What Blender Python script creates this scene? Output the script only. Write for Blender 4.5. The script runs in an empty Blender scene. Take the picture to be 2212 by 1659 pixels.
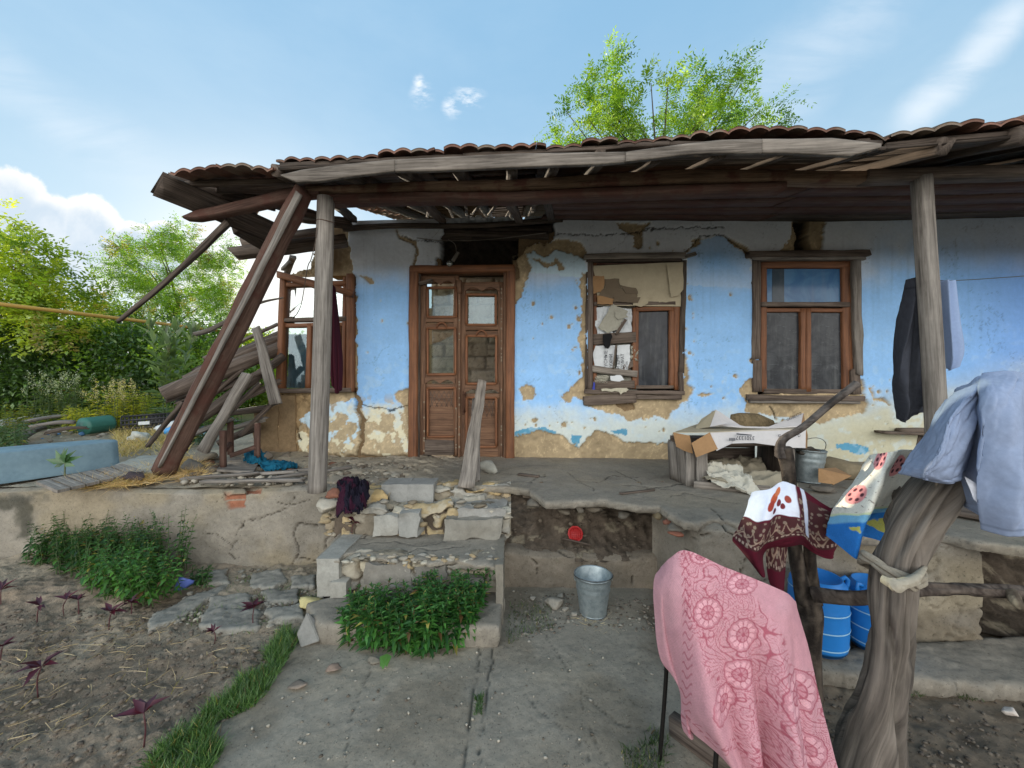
import bpy, bmesh, math, random
import numpy as np
from mathutils import Vector, Matrix

SC = bpy.context.scene
COL = SC.collection
# ------------------------------------------------------------------ camera, sky, sun, exposure
F, CX, CY, CZ = 830.0, 1106.0, 829.5, 1.5          # photo measured on a 2212 x 1659 grid
cam_d = bpy.data.cameras.new('camera'); cam = bpy.data.objects.new('camera', cam_d); COL.objects.link(cam)
cam.location = (0, 0, CZ); cam.rotation_euler = (math.radians(90), 0, 0)
cam_d.sensor_width = 36; cam_d.lens = 36*F/2212; cam_d.clip_start = .05; cam_d.clip_end = 3000
SC.camera = cam
SC.view_settings.view_transform = 'Standard'; SC.view_settings.look = 'None'
SC.view_settings.exposure = 0.42; SC.view_settings.gamma = 1.0

SUN_AZ = math.radians(-33)      # left of straight ahead
SUN_EL = math.radians(13)
sd = Vector((math.sin(SUN_AZ)*math.cos(SUN_EL), math.cos(SUN_AZ)*math.cos(SUN_EL), math.sin(SUN_EL)))
sl = bpy.data.lights.new('sun', 'SUN'); sl.energy = 5.0; sl.angle = math.radians(.6); sl.color = (1, .86, .66)
so = bpy.data.objects.new('sun', sl); COL.objects.link(so); so.location = (-8, 14, 9)
so.rotation_euler = sd.to_track_quat('Z', 'Y').to_euler()

class G:
    "tiny node helper"
    def __init__(s, t): s.t = t; s.n = t.nodes; s.l = t.links
    def node(s, k, **kw):
        n = s.n.new(k)
        for a, b in kw.items(): setattr(n, a, b)
        return n
    def put(s, sock, v):
        if hasattr(v, 'links') or hasattr(v, 'is_linked'): s.l.new(v, sock)
        elif isinstance(v, (tuple, list)) and len(v) == 3 and sock.type == 'RGBA': sock.default_value = (*v, 1)
        else: sock.default_value = v
    def m(s, op, a, b=0.0, c=None, clamp=False):
        n = s.node('ShaderNodeMath', operation=op); n.use_clamp = clamp
        s.put(n.inputs[0], a); s.put(n.inputs[1], b)
        if c is not None: s.put(n.inputs[2], c)
        return n.outputs[0]
    def ss(s, v, a, b):
        n = s.node('ShaderNodeMapRange', interpolation_type='SMOOTHSTEP'); s.put(n.inputs[0], v)
        n.inputs[1].default_value = a; n.inputs[2].default_value = b
        return n.outputs[0]
    def mix(s, f, a, b, mode='MIX'):
        n = s.node('ShaderNodeMix', data_type='RGBA', blend_type=mode)
        s.put(n.inputs[0], f); s.put(n.inputs[6], a); s.put(n.inputs[7], b); return n.outputs[2]
    def noise(s, vec, scale, detail=4, rough=.55, dist=0, out='Fac'):
        n = s.node('ShaderNodeTexNoise'); n.inputs['Scale'].default_value = scale
        n.inputs['Detail'].default_value = detail; n.inputs['Roughness'].default_value = rough
        n.inputs['Distortion'].default_value = dist
        if vec is not None: s.put(n.inputs['Vector'], vec)
        return n.outputs[out]
    def mapv(s, vec, sc=(1, 1, 1), loc=(0, 0, 0), rot=(0, 0, 0)):
        n = s.node('ShaderNodeMapping'); s.put(n.inputs[0], vec)
        n.inputs['Scale'].default_value = sc; n.inputs['Location'].default_value = loc; n.inputs['Rotation'].default_value = rot
        return n.outputs[0]
    def ramp(s, v, stops):
        n = s.node('ShaderNodeValToRGB'); s.put(n.inputs[0], v); e = n.color_ramp.elements
        while len(e) < len(stops): e.new(.5)
        for i, (p, c) in enumerate(stops): e[i].position = p; e[i].color = (*c, 1) if len(c) == 3 else c
        return n.outputs[0]

W = bpy.data.worlds.new('World'); SC.world = W; W.use_nodes = True
wt = W.node_tree; wt.nodes.clear(); g = G(wt)
tc = g.node('ShaderNodeTexCoord').outputs['Generated']
sky = g.node('ShaderNodeTexSky'); sky.sky_type = 'NISHITA'; sky.sun_disc = False
sky.sun_elevation = SUN_EL; sky.sun_rotation = SUN_AZ; sky.altitude = 100; sky.air_density = 1.0; sky.dust_density = .6; sky.ozone_density = 2.0
sxyz = g.node('ShaderNodeSeparateXYZ'); g.put(sxyz.inputs[0], tc)
X_, Y_, Z_ = sxyz.outputs
yp = g.m('MAXIMUM', Y_, .02)
U = g.m('DIVIDE', X_, yp); V = g.m('DIVIDE', Z_, yp)
front = g.ss(Y_, .05, .25)
cuv = g.node('ShaderNodeCombineXYZ'); g.put(cuv.inputs[0], U); g.put(cuv.inputs[1], V)
uv = cuv.outputs[0]
nz = g.noise(uv, 3.2, 9, .62)
nz2 = g.noise(uv, 9, 8, .6)
def blobd(cx, cy, rx, ry, amp=.55):
    a = g.m('DIVIDE', g.m('SUBTRACT', U, cx), rx); b = g.m('DIVIDE', g.m('SUBTRACT', V, cy), ry)
    d = g.m('SQRT', g.m('ADD', g.m('MULTIPLY', a, a), g.m('MULTIPLY', b, b)))
    d = g.m('ADD', d, g.m('MULTIPLY', g.m('SUBTRACT', nz, .5), amp*2.2))
    return g.m('ADD', d, g.m('MULTIPLY', g.m('SUBTRACT', nz2, .5), amp*.9))
def blob(cx, cy, rx, ry, amp=.55, soft=.30): return g.m('SUBTRACT', 1, g.ss(blobd(cx, cy, rx, ry, amp), 1-soft, 1.0))
def px(x, y): return (x-CX)/F, (CY-y)/F
cd = None
for (x, y, rx, ry) in [(-10, 480, 130, 125), (90, 500, 95, 85), (190, 520, 100, 100), (285, 530, 85, 60), (345, 505, 42, 34), (60, 600, 240, 75), (-150, 470, 160, 160), (330, 590, 120, 50)]:
    b = blobd(*px(x, y), rx/F, ry/F, .42); cd = b if cd is None else g.m('MINIMUM', cd, b)
cl = g.m('MULTIPLY', g.m('SUBTRACT', 1, g.ss(cd, .86, 1.0)), front)
cl = g.m('MULTIPLY', cl, g.ss(g.m('ADD', V, g.m('MULTIPLY', nz, .2)), .25, .42))
edge = g.m('MULTIPLY', g.ss(cd, .45, .92), g.ss(g.m('ADD', U, V), -1.15, -.55))
ccol = g.mix(edge, (.52, .61, .70), (.92, .89, .84))
ccol = g.mix(g.m('MULTIPLY', g.ss(nz2, .45, .7), .5), ccol, (.70, .74, .78))
# thin high streaks and veils
wv = g.mapv(uv, sc=(2.0, 9.0, 1), rot=(0, 0, math.radians(-52)))
st = g.noise(wv, 1.1, 6, .6, .4)
def lineband(x0, y0, x1, y1, w):
    u0, v0 = px(x0, y0); u1, v1 = px(x1, y1); dx, dy = u1-u0, v1-v0; L = math.hypot(dx, dy)
    d = g.m('ADD', g.m('MULTIPLY', g.m('SUBTRACT', U, u0), dy/L), g.m('MULTIPLY', g.m('SUBTRACT', V, v0), -dx/L))
    d = g.m('ABSOLUTE', g.m('ADD', d, g.m('MULTIPLY', g.m('SUBTRACT', nz, .5), w*1.2)))
    t = g.m('ADD', g.m('MULTIPLY', g.m('SUBTRACT', U, u0), dx/L/L), g.m('MULTIPLY', g.m('SUBTRACT', V, v0), dy/L/L))
    e = g.m('MULTIPLY', g.ss(t, -.15, .15), g.m('SUBTRACT', 1, g.ss(t, .8, 1.2)))
    return g.m('MULTIPLY', g.m('SUBTRACT', 1, g.ss(d, 0, w)), e)
s1 = g.m('MULTIPLY', lineband(1950, 280, 2230, -10, .075), .6)
s2 = g.m('MULTIPLY', lineband(1600, 260, 1960, -80, .16), .32)
s3 = g.m('MULTIPLY', lineband(-60, 140, 330, 370, .12), .32)
wsp = None
for (x, y, rx, ry) in [(1012, 210, 34, 22), (975, 232, 18, 22), (910, 205, 24, 26), (905, 178, 12, 18)]:
    b = g.m('MULTIPLY', g.m('MULTIPLY', blob(*px(x, y), rx*1.5/F, ry*1.5/F, .5, .95), g.ss(g.noise(g.mapv(uv, rot=(0, 0, .6), sc=(1, 2.2, 1)), 14, 7, .65), .42, .62)), .95); wsp = b if wsp is None else g.m('MAXIMUM', wsp, b)
thin = g.m('MAXIMUM', g.m('MAXIMUM', s1, s2), g.m('MAXIMUM', s3, wsp))
thin = g.m('MULTIPLY', g.m('MULTIPLY', thin, g.ss(st, .2, .65)), front)
veil = g.m('MULTIPLY', g.ss(g.noise(g.mapv(tc, sc=(1, 1, 2.5)), 1.6, 6, .6), .35, .8), .22)
# clear blue dome (Nishita) lifted by thin high haze; white towards the low sun
skyc = g.mix(1.0, sky.outputs[0], (.105, .105, .105), 'MULTIPLY')
sunv = g.node('ShaderNodeVectorMath', operation='DOT_PRODUCT'); g.put(sunv.inputs[0], tc); sunv.inputs[1].default_value = sd
elev = g.ss(Z_, -.02, .75)
haze = g.mix(elev, (.51, .66, .735), (.25, .455, .66))
base = g.mix(.86, skyc, haze)
glow = g.m('MULTIPLY', g.m('POWER', g.m('MAXIMUM', sunv.outputs['Value'], 0.0), 70.0), .8)
base = g.mix(glow, base, (1.05, 1.0, .92))
base = g.mix(veil, base, (.62, .74, .82))
base = g.mix(thin, base, (.74, .79, .84))
base = g.mix(cl, base, ccol)
# added fill: unseen bright cloud bank behind the camera lights the shaded facade
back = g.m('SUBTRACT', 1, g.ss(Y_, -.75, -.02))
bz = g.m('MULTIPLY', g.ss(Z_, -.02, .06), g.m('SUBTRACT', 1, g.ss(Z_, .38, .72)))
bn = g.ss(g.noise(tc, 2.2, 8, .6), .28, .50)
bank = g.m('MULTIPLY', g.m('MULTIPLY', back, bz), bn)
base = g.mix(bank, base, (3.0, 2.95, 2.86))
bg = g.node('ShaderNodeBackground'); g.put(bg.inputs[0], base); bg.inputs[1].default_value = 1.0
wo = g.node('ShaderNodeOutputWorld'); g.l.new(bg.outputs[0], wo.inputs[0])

# ------------------------------------------------------------------ maths helpers
RNG = random.Random(7)
def P(x, y, Y): return Vector(((x-CX)/F*Y, Y, CZ+(CY-y)/F*Y))
def gz(x, y, z): return P(x, y, F*(CZ-z)/(y-CY))
WE = Vector((1, -.06, 0)).normalized(); WN = Vector((-.06, -1, 0)).normalized(); WO = Vector((0, 4.4, 0))
def wpt(x, y, off=0):
    k = (x-CX)/F; o = WO + WN*off       # plane through o with normal WN
    d = Vector((k, 1, (CY-y)/F)); c = Vector((0, 0, CZ))
    t = (o-c).dot(WN)/d.dot(WN); return c + d*t
def ws(s, z, off=0): return WO + WE*s + WN*off + Vector((0, 0, z))
def lin(r, g_, b):
    f = lambda c: (c/255/12.92) if c/255 <= .04045 else ((c/255+.055)/1.055)**2.4
    return (f(r), f(g_), f(b))
def _h(ix, iy, iz, s):
    n = (ix.astype(np.int64)*374761393 + iy.astype(np.int64)*668265263 + iz.astype(np.int64)*2147483647 + s*974711) & 0x7fffffff
    n = ((n ^ (n >> 13))*1274126177) & 0x7fffffff
    return ((n ^ (n >> 16)) & 0xffff)/65535.0
def vn(x, y, z=None, s=0):
    x = np.asarray(x, float); y = np.asarray(y, float); z = np.zeros_like(x) if z is None else np.asarray(z, float)+np.zeros_like(x)
    xi, yi, zi = np.floor(x), np.floor(y), np.floor(z); fx, fy, fz = x-xi, y-yi, z-zi
    fx, fy, fz = [t*t*(3-2*t) for t in (fx, fy, fz)]; r = 0
    for a in (0, 1):
        for b in (0, 1):
            for c in (0, 1):
                r = r + _h(xi+a, yi+b, zi+c, s)*(fx if a else 1-fx)*(fy if b else 1-fy)*(fz if c else 1-fz)
    return r
def fbm(x, y, z=None, o=4, s=0, k=.5):
    r = 0; a = 1; t = 0
    for i in range(o):
        f = 2**i; r = r + a*vn(np.asarray(x)*f, np.asarray(y)*f, None if z is None else np.asarray(z)*f, s+i*17); t += a; a *= k
    return r/t*2-1
def sstep(v, a, b):
    t = np.clip((v-a)/(b-a), 0, 1); return t*t*(3-2*t)
def sdf_poly(x, y, poly):
    d = np.full(x.shape, 1e9); ins = np.zeros(x.shape, bool); n = len(poly)
    for i in range(n):
        ax, ay = poly[i]; bx, by = poly[(i+1) % n]; ex, ey = bx-ax, by-ay
        t = np.clip(((x-ax)*ex+(y-ay)*ey)/(ex*ex+ey*ey+1e-9), 0, 1)
        d = np.minimum(d, np.hypot(x-ax-t*ex, y-ay-t*ey))
        if by != ay:
            ins ^= ((ay > y) != (by > y)) & (x < ex*(y-ay)/(by-ay)+ax)
    return np.where(ins, -d, d)
def sdf_line(x, y, pts):
    d = np.full(x.shape, 1e9)
    for (ax, ay), (bx, by) in zip(pts[:-1], pts[1:]):
        ex, ey = bx-ax, by-ay
        t = np.clip(((x-ax)*ex+(y-ay)*ey)/(ex*ex+ey*ey+1e-9), 0, 1)
        d = np.minimum(d, np.hypot(x-ax-t*ex, y-ay-t*ey))
    return d
def voro(x, y, s=0):
    "returns F1, F2-F1, cell id"
    xi, yi = np.floor(x), np.floor(y); d1 = np.full(x.shape, 9.); d2 = np.full(x.shape, 9.); cid = np.zeros(x.shape)
    z0 = np.zeros_like(xi)
    for a in (-1, 0, 1):
        for b in (-1, 0, 1):
            px_ = xi+a+_h(xi+a, yi+b, z0, s); py_ = yi+b+_h(xi+a, yi+b, z0, s+5); i_ = _h(xi+a, yi+b, z0, s+9)
            d = np.hypot(x-px_, y-py_); c = d < d1
            d2 = np.where(c, d1, np.minimum(d2, d)); cid = np.where(c, i_, cid); d1 = np.where(c, d, d1)
    return d1, d2-d1, cid

# ------------------------------------------------------------------ object helpers
def tag(o, label=None, cat=None, group=None, kind=None):
    if label: o['label'] = label
    if cat: o['category'] = cat
    if group: o['group'] = group
    if kind: o['kind'] = kind
    return o
def thing(name, label, cat, loc=(0, 0, 0), group=None):
    o = bpy.data.objects.new(name, None); COL.objects.link(o); o.location = loc; o.empty_display_size = .1
    return tag(o, label, cat, group)
def wloc(o):
    v = Vector((0, 0, 0))
    while o: v += o.location; o = o.parent
    return v
def link(name, me, mat=None, parent=None, smooth=False, origin=None):
    o = bpy.data.objects.new(name, me)
    n = len(me.vertices); co = np.empty(n*3); me.vertices.foreach_get('co', co); co = co.reshape(-1, 3)
    if origin is None:
        origin = Vector((float((co[:, 0].min()+co[:, 0].max())/2), float((co[:, 1].min()+co[:, 1].max())/2), float(co[:, 2].min())))
    origin = Vector(origin)
    co -= np.array(origin); me.vertices.foreach_set('co', co.ravel())
    if parent: o.parent = parent; o.location = origin-wloc(parent)
    else: o.location = origin
    if mat: me.materials.append(mat)
    if smooth: me.polygons.foreach_set('use_smooth', np.ones(len(me.polygons), bool))
    me.update(); COL.objects.link(o); return o
def npmesh(name, V_, quads, mat=None, parent=None, smooth=False, col=None, uv=None, tri=False, origin=None):
    V_ = np.asarray(V_, float); q = np.asarray(quads, np.int64); k = q.shape[1]
    me = bpy.data.meshes.new(name); me.vertices.add(len(V_)); me.vertices.foreach_set('co', V_.ravel())
    me.loops.add(q.size); me.loops.foreach_set('vertex_index', q.ravel().astype(np.int32))
    me.polygons.add(len(q)); me.polygons.foreach_set('loop_start', (np.arange(len(q))*k).astype(np.int32))
    me.polygons.foreach_set('loop_total', np.full(len(q), k, np.int32)); me.update(calc_edges=True)
    if col is not None:
        c = np.ones((len(V_), 4)); c[:, :3] = np.asarray(col)[:, :3] if np.ndim(col) == 2 else np.asarray(col)
        a = me.color_attributes.new('Col', 'FLOAT_COLOR', 'POINT'); a.data.foreach_set('color', c.ravel())
    if uv is not None:
        u = me.uv_layers.new(name='UVMap'); u.data.foreach_set('uv', np.asarray(uv)[q.ravel()].ravel())
    return link(name, me, mat, parent, smooth, origin)
def gridfaces(nx, ny, keep=None):
    i = np.arange(nx*ny).reshape(ny, nx)
    q = np.stack([i[:-1, :-1], i[:-1, 1:], i[1:, 1:], i[1:, :-1]], -1)
    if keep is not None: return q[keep]
    return q.reshape(-1, 4)
def compact(V_, q, *arrs):
    u, inv = np.unique(q.ravel(), return_inverse=True)
    return [V_[u], inv.reshape(q.shape)] + [a[u] for a in arrs]

# ------------------------------------------------------------------ materials
MATS = {}
def newmat(name):
    m = bpy.data.materials.new(name); m.use_nodes = True; t = m.node_tree
    b = t.nodes['Principled BSDF']; return m, G(t), b
def bump(g, b, h, strength=.4, dist=.01, prev=None):
    n = g.node('ShaderNodeBump'); n.inputs['Strength'].default_value = strength; n.inputs['Distance'].default_value = dist
    g.put(n.inputs['Height'], h)
    if prev is not None: g.put(n.inputs['Normal'], prev)
    g.put(b.inputs['Normal'], n.outputs[0]); return n.outputs[0]
def m_attr(name, rough=.92, sc=38, amt=.35, bstr=.5, bdist=.006, spec=.2, speck=0):
    "base colour stored per vertex, fine tone and grain added procedurally"
    m, g, b = newmat(name); ob = g.node('ShaderNodeTexCoord').outputs['Object']
    a = g.node('ShaderNodeAttribute', attribute_name='Col').outputs['Color']
    n1 = g.noise(ob, sc, 8, .65); n2 = g.noise(ob, sc/9, 5, .6)
    f = g.m('ADD', g.m('MULTIPLY', g.m('SUBTRACT', n1, .5), amt*2), 1.0)
    f = g.m('ADD', f, g.m('MULTIPLY', g.m('SUBTRACT', n2, .5), amt*1.3))
    n4 = g.noise(ob, sc*3.5, 4, .7)
    f = g.m('ADD', f, g.m('MULTIPLY', g.m('SUBTRACT', n4, .5), amt*1.1))
    if speck:
        s = g.noise(ob, sc*2.3, 3, .7); f = g.m('SUBTRACT', f, g.m('MULTIPLY', g.ss(s, .58, .68), speck*1.6))
        s = g.noise(g.mapv(ob, loc=(3, 5, 1)), sc*2.9, 3, .7); f = g.m('ADD', f, g.m('MULTIPLY', g.ss(s, .62, .72), speck*1.4))
        s = g.noise(g.mapv(ob, loc=(7, 1, 2)), 2.1, 6, .65); f = g.m('SUBTRACT', f, g.m('MULTIPLY', g.ss(s, .5, .7), speck*.8))
    v = g.node('ShaderNodeVectorMath', operation='SCALE'); g.put(v.inputs[0], a); g.put(v.inputs['Scale'], f)
    g.put(b.inputs['Base Color'], v.outputs[0]); b.inputs['Roughness'].default_value = rough
    b.inputs['Specular IOR Level'].default_value = spec
    bump(g, b, g.m('ADD', g.m('ADD', n1, g.m('MULTIPLY', n4, .35)), g.m('MULTIPLY', n2, .8)), bstr, bdist); return m
def m_wood(name, c0, c1, c2, rough=.85, paint=None, pamt=.5, gs=1.0, bstr=.6, spec=.2):
    "weathered timber, grain along U; c0 crack, c1 dark grain, c2 light grain, optional worn paint"
    m, g, b = newmat(name); u = g.node('ShaderNodeUVMap').outputs[0]
    ob = g.node('ShaderNodeTexCoord').outputs['Object']
    g1 = g.noise(g.mapv(u, sc=(3*gs, 70*gs, 1)), 1.0, 7, .65, .6)
    g2 = g.noise(g.mapv(u, sc=(1.1*gs, 16*gs, 1)), 1.0, 5, .6, .8)
    n3 = g.noise(ob, 6, 5, .6)
    t = g.m('ADD', g.m('MULTIPLY', g1, .55), g.m('MULTIPLY', g2, .45))
    c = g.ramp(t, [(.30, c0), (.42, c1), (.62, c2), (.8, tuple(min(1, x*1.25) for x in c2))])
    if paint:
        pm = g.ss(g.m('ADD', g.m('MULTIPLY', n3, .75), g.m('MULTIPLY', g1, .35)), .62-pamt*.35, .72-pamt*.3)
        pc = g.mix(g.ss(g2, .3, .7), tuple(x*.75 for x in paint), paint); c = g.mix(pm, pc, c) if pamt < 0 else g.mix(pm, c, pc)
    dn = g.m('ADD', g.m('MULTIPLY', g.m('SUBTRACT', n3, .5), .7), 1.0)
    v = g.node('ShaderNodeVectorMath', operation='SCALE'); g.put(v.inputs[0], c); g.put(v.inputs['Scale'], dn)
    g.put(b.inputs['Base Color'], v.outputs[0]); b.inputs['Roughness'].default_value = rough
    b.inputs['Specular IOR Level'].default_value = spec
    bump(g, b, g.m('ADD', g1, g.m('MULTIPLY', g2, .7)), bstr, .004); return m
def m_plain(name, c, rough=.6, metal=0, amt=.2, sc=12, bstr=.15, spec=.4, c2=None, bdist=.004):
    m, g, b = newmat(name); ob = g.node('ShaderNodeTexCoord').outputs['Object']
    n1 = g.noise(ob, sc, 7, .6); n2 = g.noise(ob, sc*6, 4, .6)
    t = g.m('ADD', g.m('MULTIPLY', n1, .65), g.m('MULTIPLY', n2, .35))
    cc = g.ramp(t, [(.32, c2 if c2 else tuple(x*(1-amt) for x in c)), (.62, c)])
    g.put(b.inputs['Base Color'], cc); b.inputs['Roughness'].default_value = rough; b.inputs['Metallic'].default_value = metal
    b.inputs['Specular IOR Level'].default_value = spec
    bump(g, b, t, bstr, bdist); return m
def m_leaf(name, trans=.5, amt=.3):
    m = bpy.data.materials.new(name); m.use_nodes = True; t = m.node_tree; t.nodes.clear(); g = G(t)
    a = g.node('ShaderNodeAttribute', attribute_name='Col').outputs['Color']
    d = g.node('ShaderNodeBsdfDiffuse'); g.put(d.inputs[0], a)
    tr = g.node('ShaderNodeBsdfTranslucent'); g.put(tr.inputs[0], g.mix(1, a, (2.1, 1.95, .7), 'MULTIPLY'))
    gl = g.node('ShaderNodeBsdfGlossy'); gl.inputs['Roughness'].default_value = .45; gl.inputs[0].default_value = (1, 1, 1, 1)
    m1 = g.node('ShaderNodeMixShader'); m1.inputs[0].default_value = trans; g.l.new(d.outputs[0], m1.inputs[1]); g.l.new(tr.outputs[0], m1.inputs[2])
    m2 = g.node('ShaderNodeMixShader'); m2.inputs[0].default_value = .045; g.l.new(m1.outputs[0], m2.inputs[1]); g.l.new(gl.outputs[0], m2.inputs[2])
    o = g.node('ShaderNodeOutputMaterial'); g.l.new(m2.outputs[0], o.inputs[0]); return m

M = {}
M['wall'] = m_attr('plaster_wall', .93, 30, .16, .35, .005)
M['adobe'] = m_attr('adobe', .97, 22, .45, .9, .012)
M['concrete'] = m_attr('old_concrete', .93, 34, .30, .6, .006, speck=.25)
M['soil'] = m_attr('soil', .98, 28, .45, 1.0, .012, speck=.25)
M['stone'] = m_attr('stone', .93, 20, .35, .7, .008)
M['bark'] = m_attr('bark', .95, 26, .5, 1.0, .01)
M['cloth'] = m_attr('cloth', .95, 60, .14, .3, .002)
M['terry'] = m_attr('terry_cloth', .97, 220, .30, 1.0, .004)
M['leaf'] = m_leaf('leaf')
M['leafdark'] = m_leaf('leaf_dense', .25)
M['straw'] = m_leaf('straw', .15)
M['wood_grey'] = m_wood('weathered_wood', (.03, .027, .024), (.125, .11, .095), (.29, .262, .23))
M['wood_pale'] = m_wood('pale_weathered_wood', (.035, .03, .026), (.15, .13, .11), (.34, .30, .255))
M['wood_fascia'] = m_wood('fascia_wood', (.02, .016, .013), (.10, .084, .07), (.26, .225, .19))
M['wood_trunk'] = m_wood('dead_tree_wood', (.006, .005, .004), (.05, .042, .035), (.185, .157, .13), gs=.6, bstr=1.0)
M['wood_dark'] = m_wood('dark_old_wood', (.008, .007, .006), (.045, .035, .028), (.135, .105, .085))
M['wood_brown'] = m_wood('grey_brown_wood', (.015, .012, .01), (.075, .056, .045), (.19, .15, .12))
M['wood_red'] = m_wood('red_brown_painted_wood', (.02, .012, .01), (.075, .042, .032), (.17, .105, .08), paint=(.105, .05, .038), pamt=.3)
M['wood_beam'] = m_wood('beam_wood', (.02, .013, .01), (.11, .07, .045), (.27, .18, .115), paint=(.12, .055, .04), pamt=.2)
M['wood_orange'] = m_wood('orange_brown_varnished_wood', (.03, .014, .008), (.13, .052, .024), (.25, .105, .045), rough=.6, spec=.35, bstr=.35)
M['wood_door'] = m_wood('door_wood', (.02, .012, .008), (.10, .052, .03), (.235, .13, .075), rough=.7, spec=.3)
M['black'] = m_plain('soot', (.006, .0055, .005), .9, amt=.5)
M['tile'] = m_attr('clay_tile', .9, 24, .4, .6, .005)
# ------------------------------------------------------------------ shape builders
def cr(pts, n):
    "catmull-rom resample of points (k,d) to n samples"
    p = np.asarray(pts, float); k = len(p)
    if k == 2: t = np.linspace(0, 1, n)[:, None]; return p[0]*(1-t)+p[1]*t
    q = np.vstack([2*p[0]-p[1], p, 2*p[-1]-p[-2]]); t = np.linspace(0, k-1-1e-9, n); i = t.astype(int); f = (t-i)[:, None]
    a, b, c, d = q[i], q[i+1], q[i+2], q[i+3]
    return .5*((2*b)+(-a+c)*f+(2*a-5*b+4*c-d)*f*f+(-a+3*b-3*c+d)*f**3)
def timber(name, p0, p1, w, h, mat, parent=None, up=(0, 0, 1), bend=(0, 0, 0), taper=(1, 1), seed=0, rough=.003, jag=0, n=None, twist=0, ch=.12):
    "sawn timber: w across, h along 'up', slight warp, chamfers and broken ends"
    p0, p1 = np.array(p0, float), np.array(p1, float); L = np.linalg.norm(p1-p0); d = (p1-p0)/L
    up = np.array(up, float); up = up-d*up.dot(d)
    if np.linalg.norm(up) < .05: up = np.array((0, -1., 0)); up = up-d*up.dot(d)
    up /= np.linalg.norm(up)+1e-9; sd_ = np.cross(d, up)
    n = n or max(4, min(40, int(L/.07)+2)); c = ch*min(w, h)
    sec = [(-w/2+c, -h/2), (w/2-c, -h/2), (w/2, -h/2+c), (w/2, h/2-c), (w/2-c, h/2), (-w/2+c, h/2), (-w/2, h/2-c), (-w/2, -h/2+c), (-w/2+c, -h/2)]
    per = np.cumsum([0]+[math.dist(sec[i], sec[i+1]) for i in range(8)]); rs = np.random.RandomState(seed+11)
    V_ = []; UV = []; off = rs.rand()*40
    cent = []
    for i in range(n):
        t = i/(n-1); b = 4*t*(1-t); o = p0+(p1-p0)*t+np.array(bend)*b
        k = taper[0]*(1-t)+taper[1]*t; a = twist*t
        for j, (x, y) in enumerate(sec):
            jj = j % 8; dn = min(rough, .18*min(w, h))*(vn(np.array([t*L*7+off]), np.array([jj*.9]), s=seed)[0]-.5)*2
            dx_ = min(rough, .1*w)*(vn(np.array([t*L*5+off+50]), np.array([x > 0]), s=seed)[0]-.5)*2
            x = x*(1+dx_/(w/2)); y = y*(1+dn/(h/2)); s = math.sin(a); c_ = math.cos(a); x, y = (x*c_-y*s)*k, (x*s+y*c_)*k
            e = 0
            if jag and i in (0, n-1): e = jag*(vn(np.array([jj*1.9+off]), np.array([i*3.1]), s=seed+3)[0]-.5)*2
            V_.append(o+(sd_*x+up*y)+d*e); UV.append((t*L+off, per[j]+off*.37))
    q = []
    for i in range(n-1):
        for j in range(8): a = i*9+j; q.append((a, a+1, a+10, a+9))
    for b0, fl in ((0, 1), ((n-1)*9, 0)):
        for f in ((0, 1, 2, 3), (0, 3, 4, 7), (4, 5, 6, 7)):
            f = [b0+x for x in f]; q.append(tuple(f[::-1]) if fl else tuple(f))
    return npmesh(name, V_, q, mat, parent, uv=UV)
def tube(name, pts, rad, mat, parent=None, ns=12, n=None, seed=0, lump=.0, lscale=3., col=None, cap=True, smooth=True, flat=(1, 1), groove=0):
    p = np.asarray([tuple(x) for x in pts], float); L = np.linalg.norm(np.diff(p, axis=0), axis=1).sum()
    n = n or max(4, min(90, int(L/.035)+2)); C = cr(p, n); r = cr(np.asarray(rad, float).reshape(-1, 1) if np.ndim(rad) else np.full((2, 1), rad), n)[:, 0]
    T = np.gradient(C, axis=0); T /= np.linalg.norm(T, axis=1)[:, None]+1e-12
    u = np.cross(T[0], [0.13, .31, .94]); u /= np.linalg.norm(u); V_ = []; UV = []
    ln = np.concatenate([[0], np.cumsum(np.linalg.norm(np.diff(C, axis=0), axis=1))]); off = (seed*7.31) % 20
    for i in range(n):
        u = u-T[i]*u.dot(T[i]); u /= np.linalg.norm(u); w = np.cross(T[i], u)
        a = np.linspace(0, 2*np.pi, ns+1); a[-1] = 0
        rr = r[i]*(1+lump*fbm(np.cos(a)*1.3*lscale/3+off, np.sin(a)*1.3*lscale/3, np.full(ns+1, ln[i]*lscale), 3, seed))
        if groove: rr = rr*(1-groove*np.clip(np.abs(fbm(a/6.283*9+off, np.full(ns+1, ln[i]*1.2), None, 2, seed+3))*-8+1.0, 0, 1))
        V_.append(C[i]+(np.outer(np.cos(a)*rr*flat[0], u)+np.outer(np.sin(a)*rr*flat[1], w)))
        UV += [(ln[i]+off, x*max(r[i], .01)/6.283*6.283+off) for x in np.linspace(0, 6.283, ns+1)]
    if cap:
        for e, i in ((0, 0), (1, n-1)):
            c = C[i]+T[i]*(0.12*r[i]*(1 if e else -1))
            ring = c+(V_[i] - C[i])*.02
            if e: V_.append(ring); UV += UV[-(ns+1):]
            else: V_.insert(0, ring); UV = UV[:ns+1]+UV
        n += 2
    V_ = np.vstack(V_); q = []
    for i in range(n-1):
        b = i*(ns+1); j = np.arange(ns); q.append(np.stack([b+j, b+j+1, b+ns+2+j, b+ns+1+j], -1))
    q = np.vstack(q)
    if col is not None and callable(col): col = col(V_, np.asarray(UV))
    return npmesh(name, V_, q, mat, parent, smooth=smooth, uv=UV, col=col)
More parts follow.
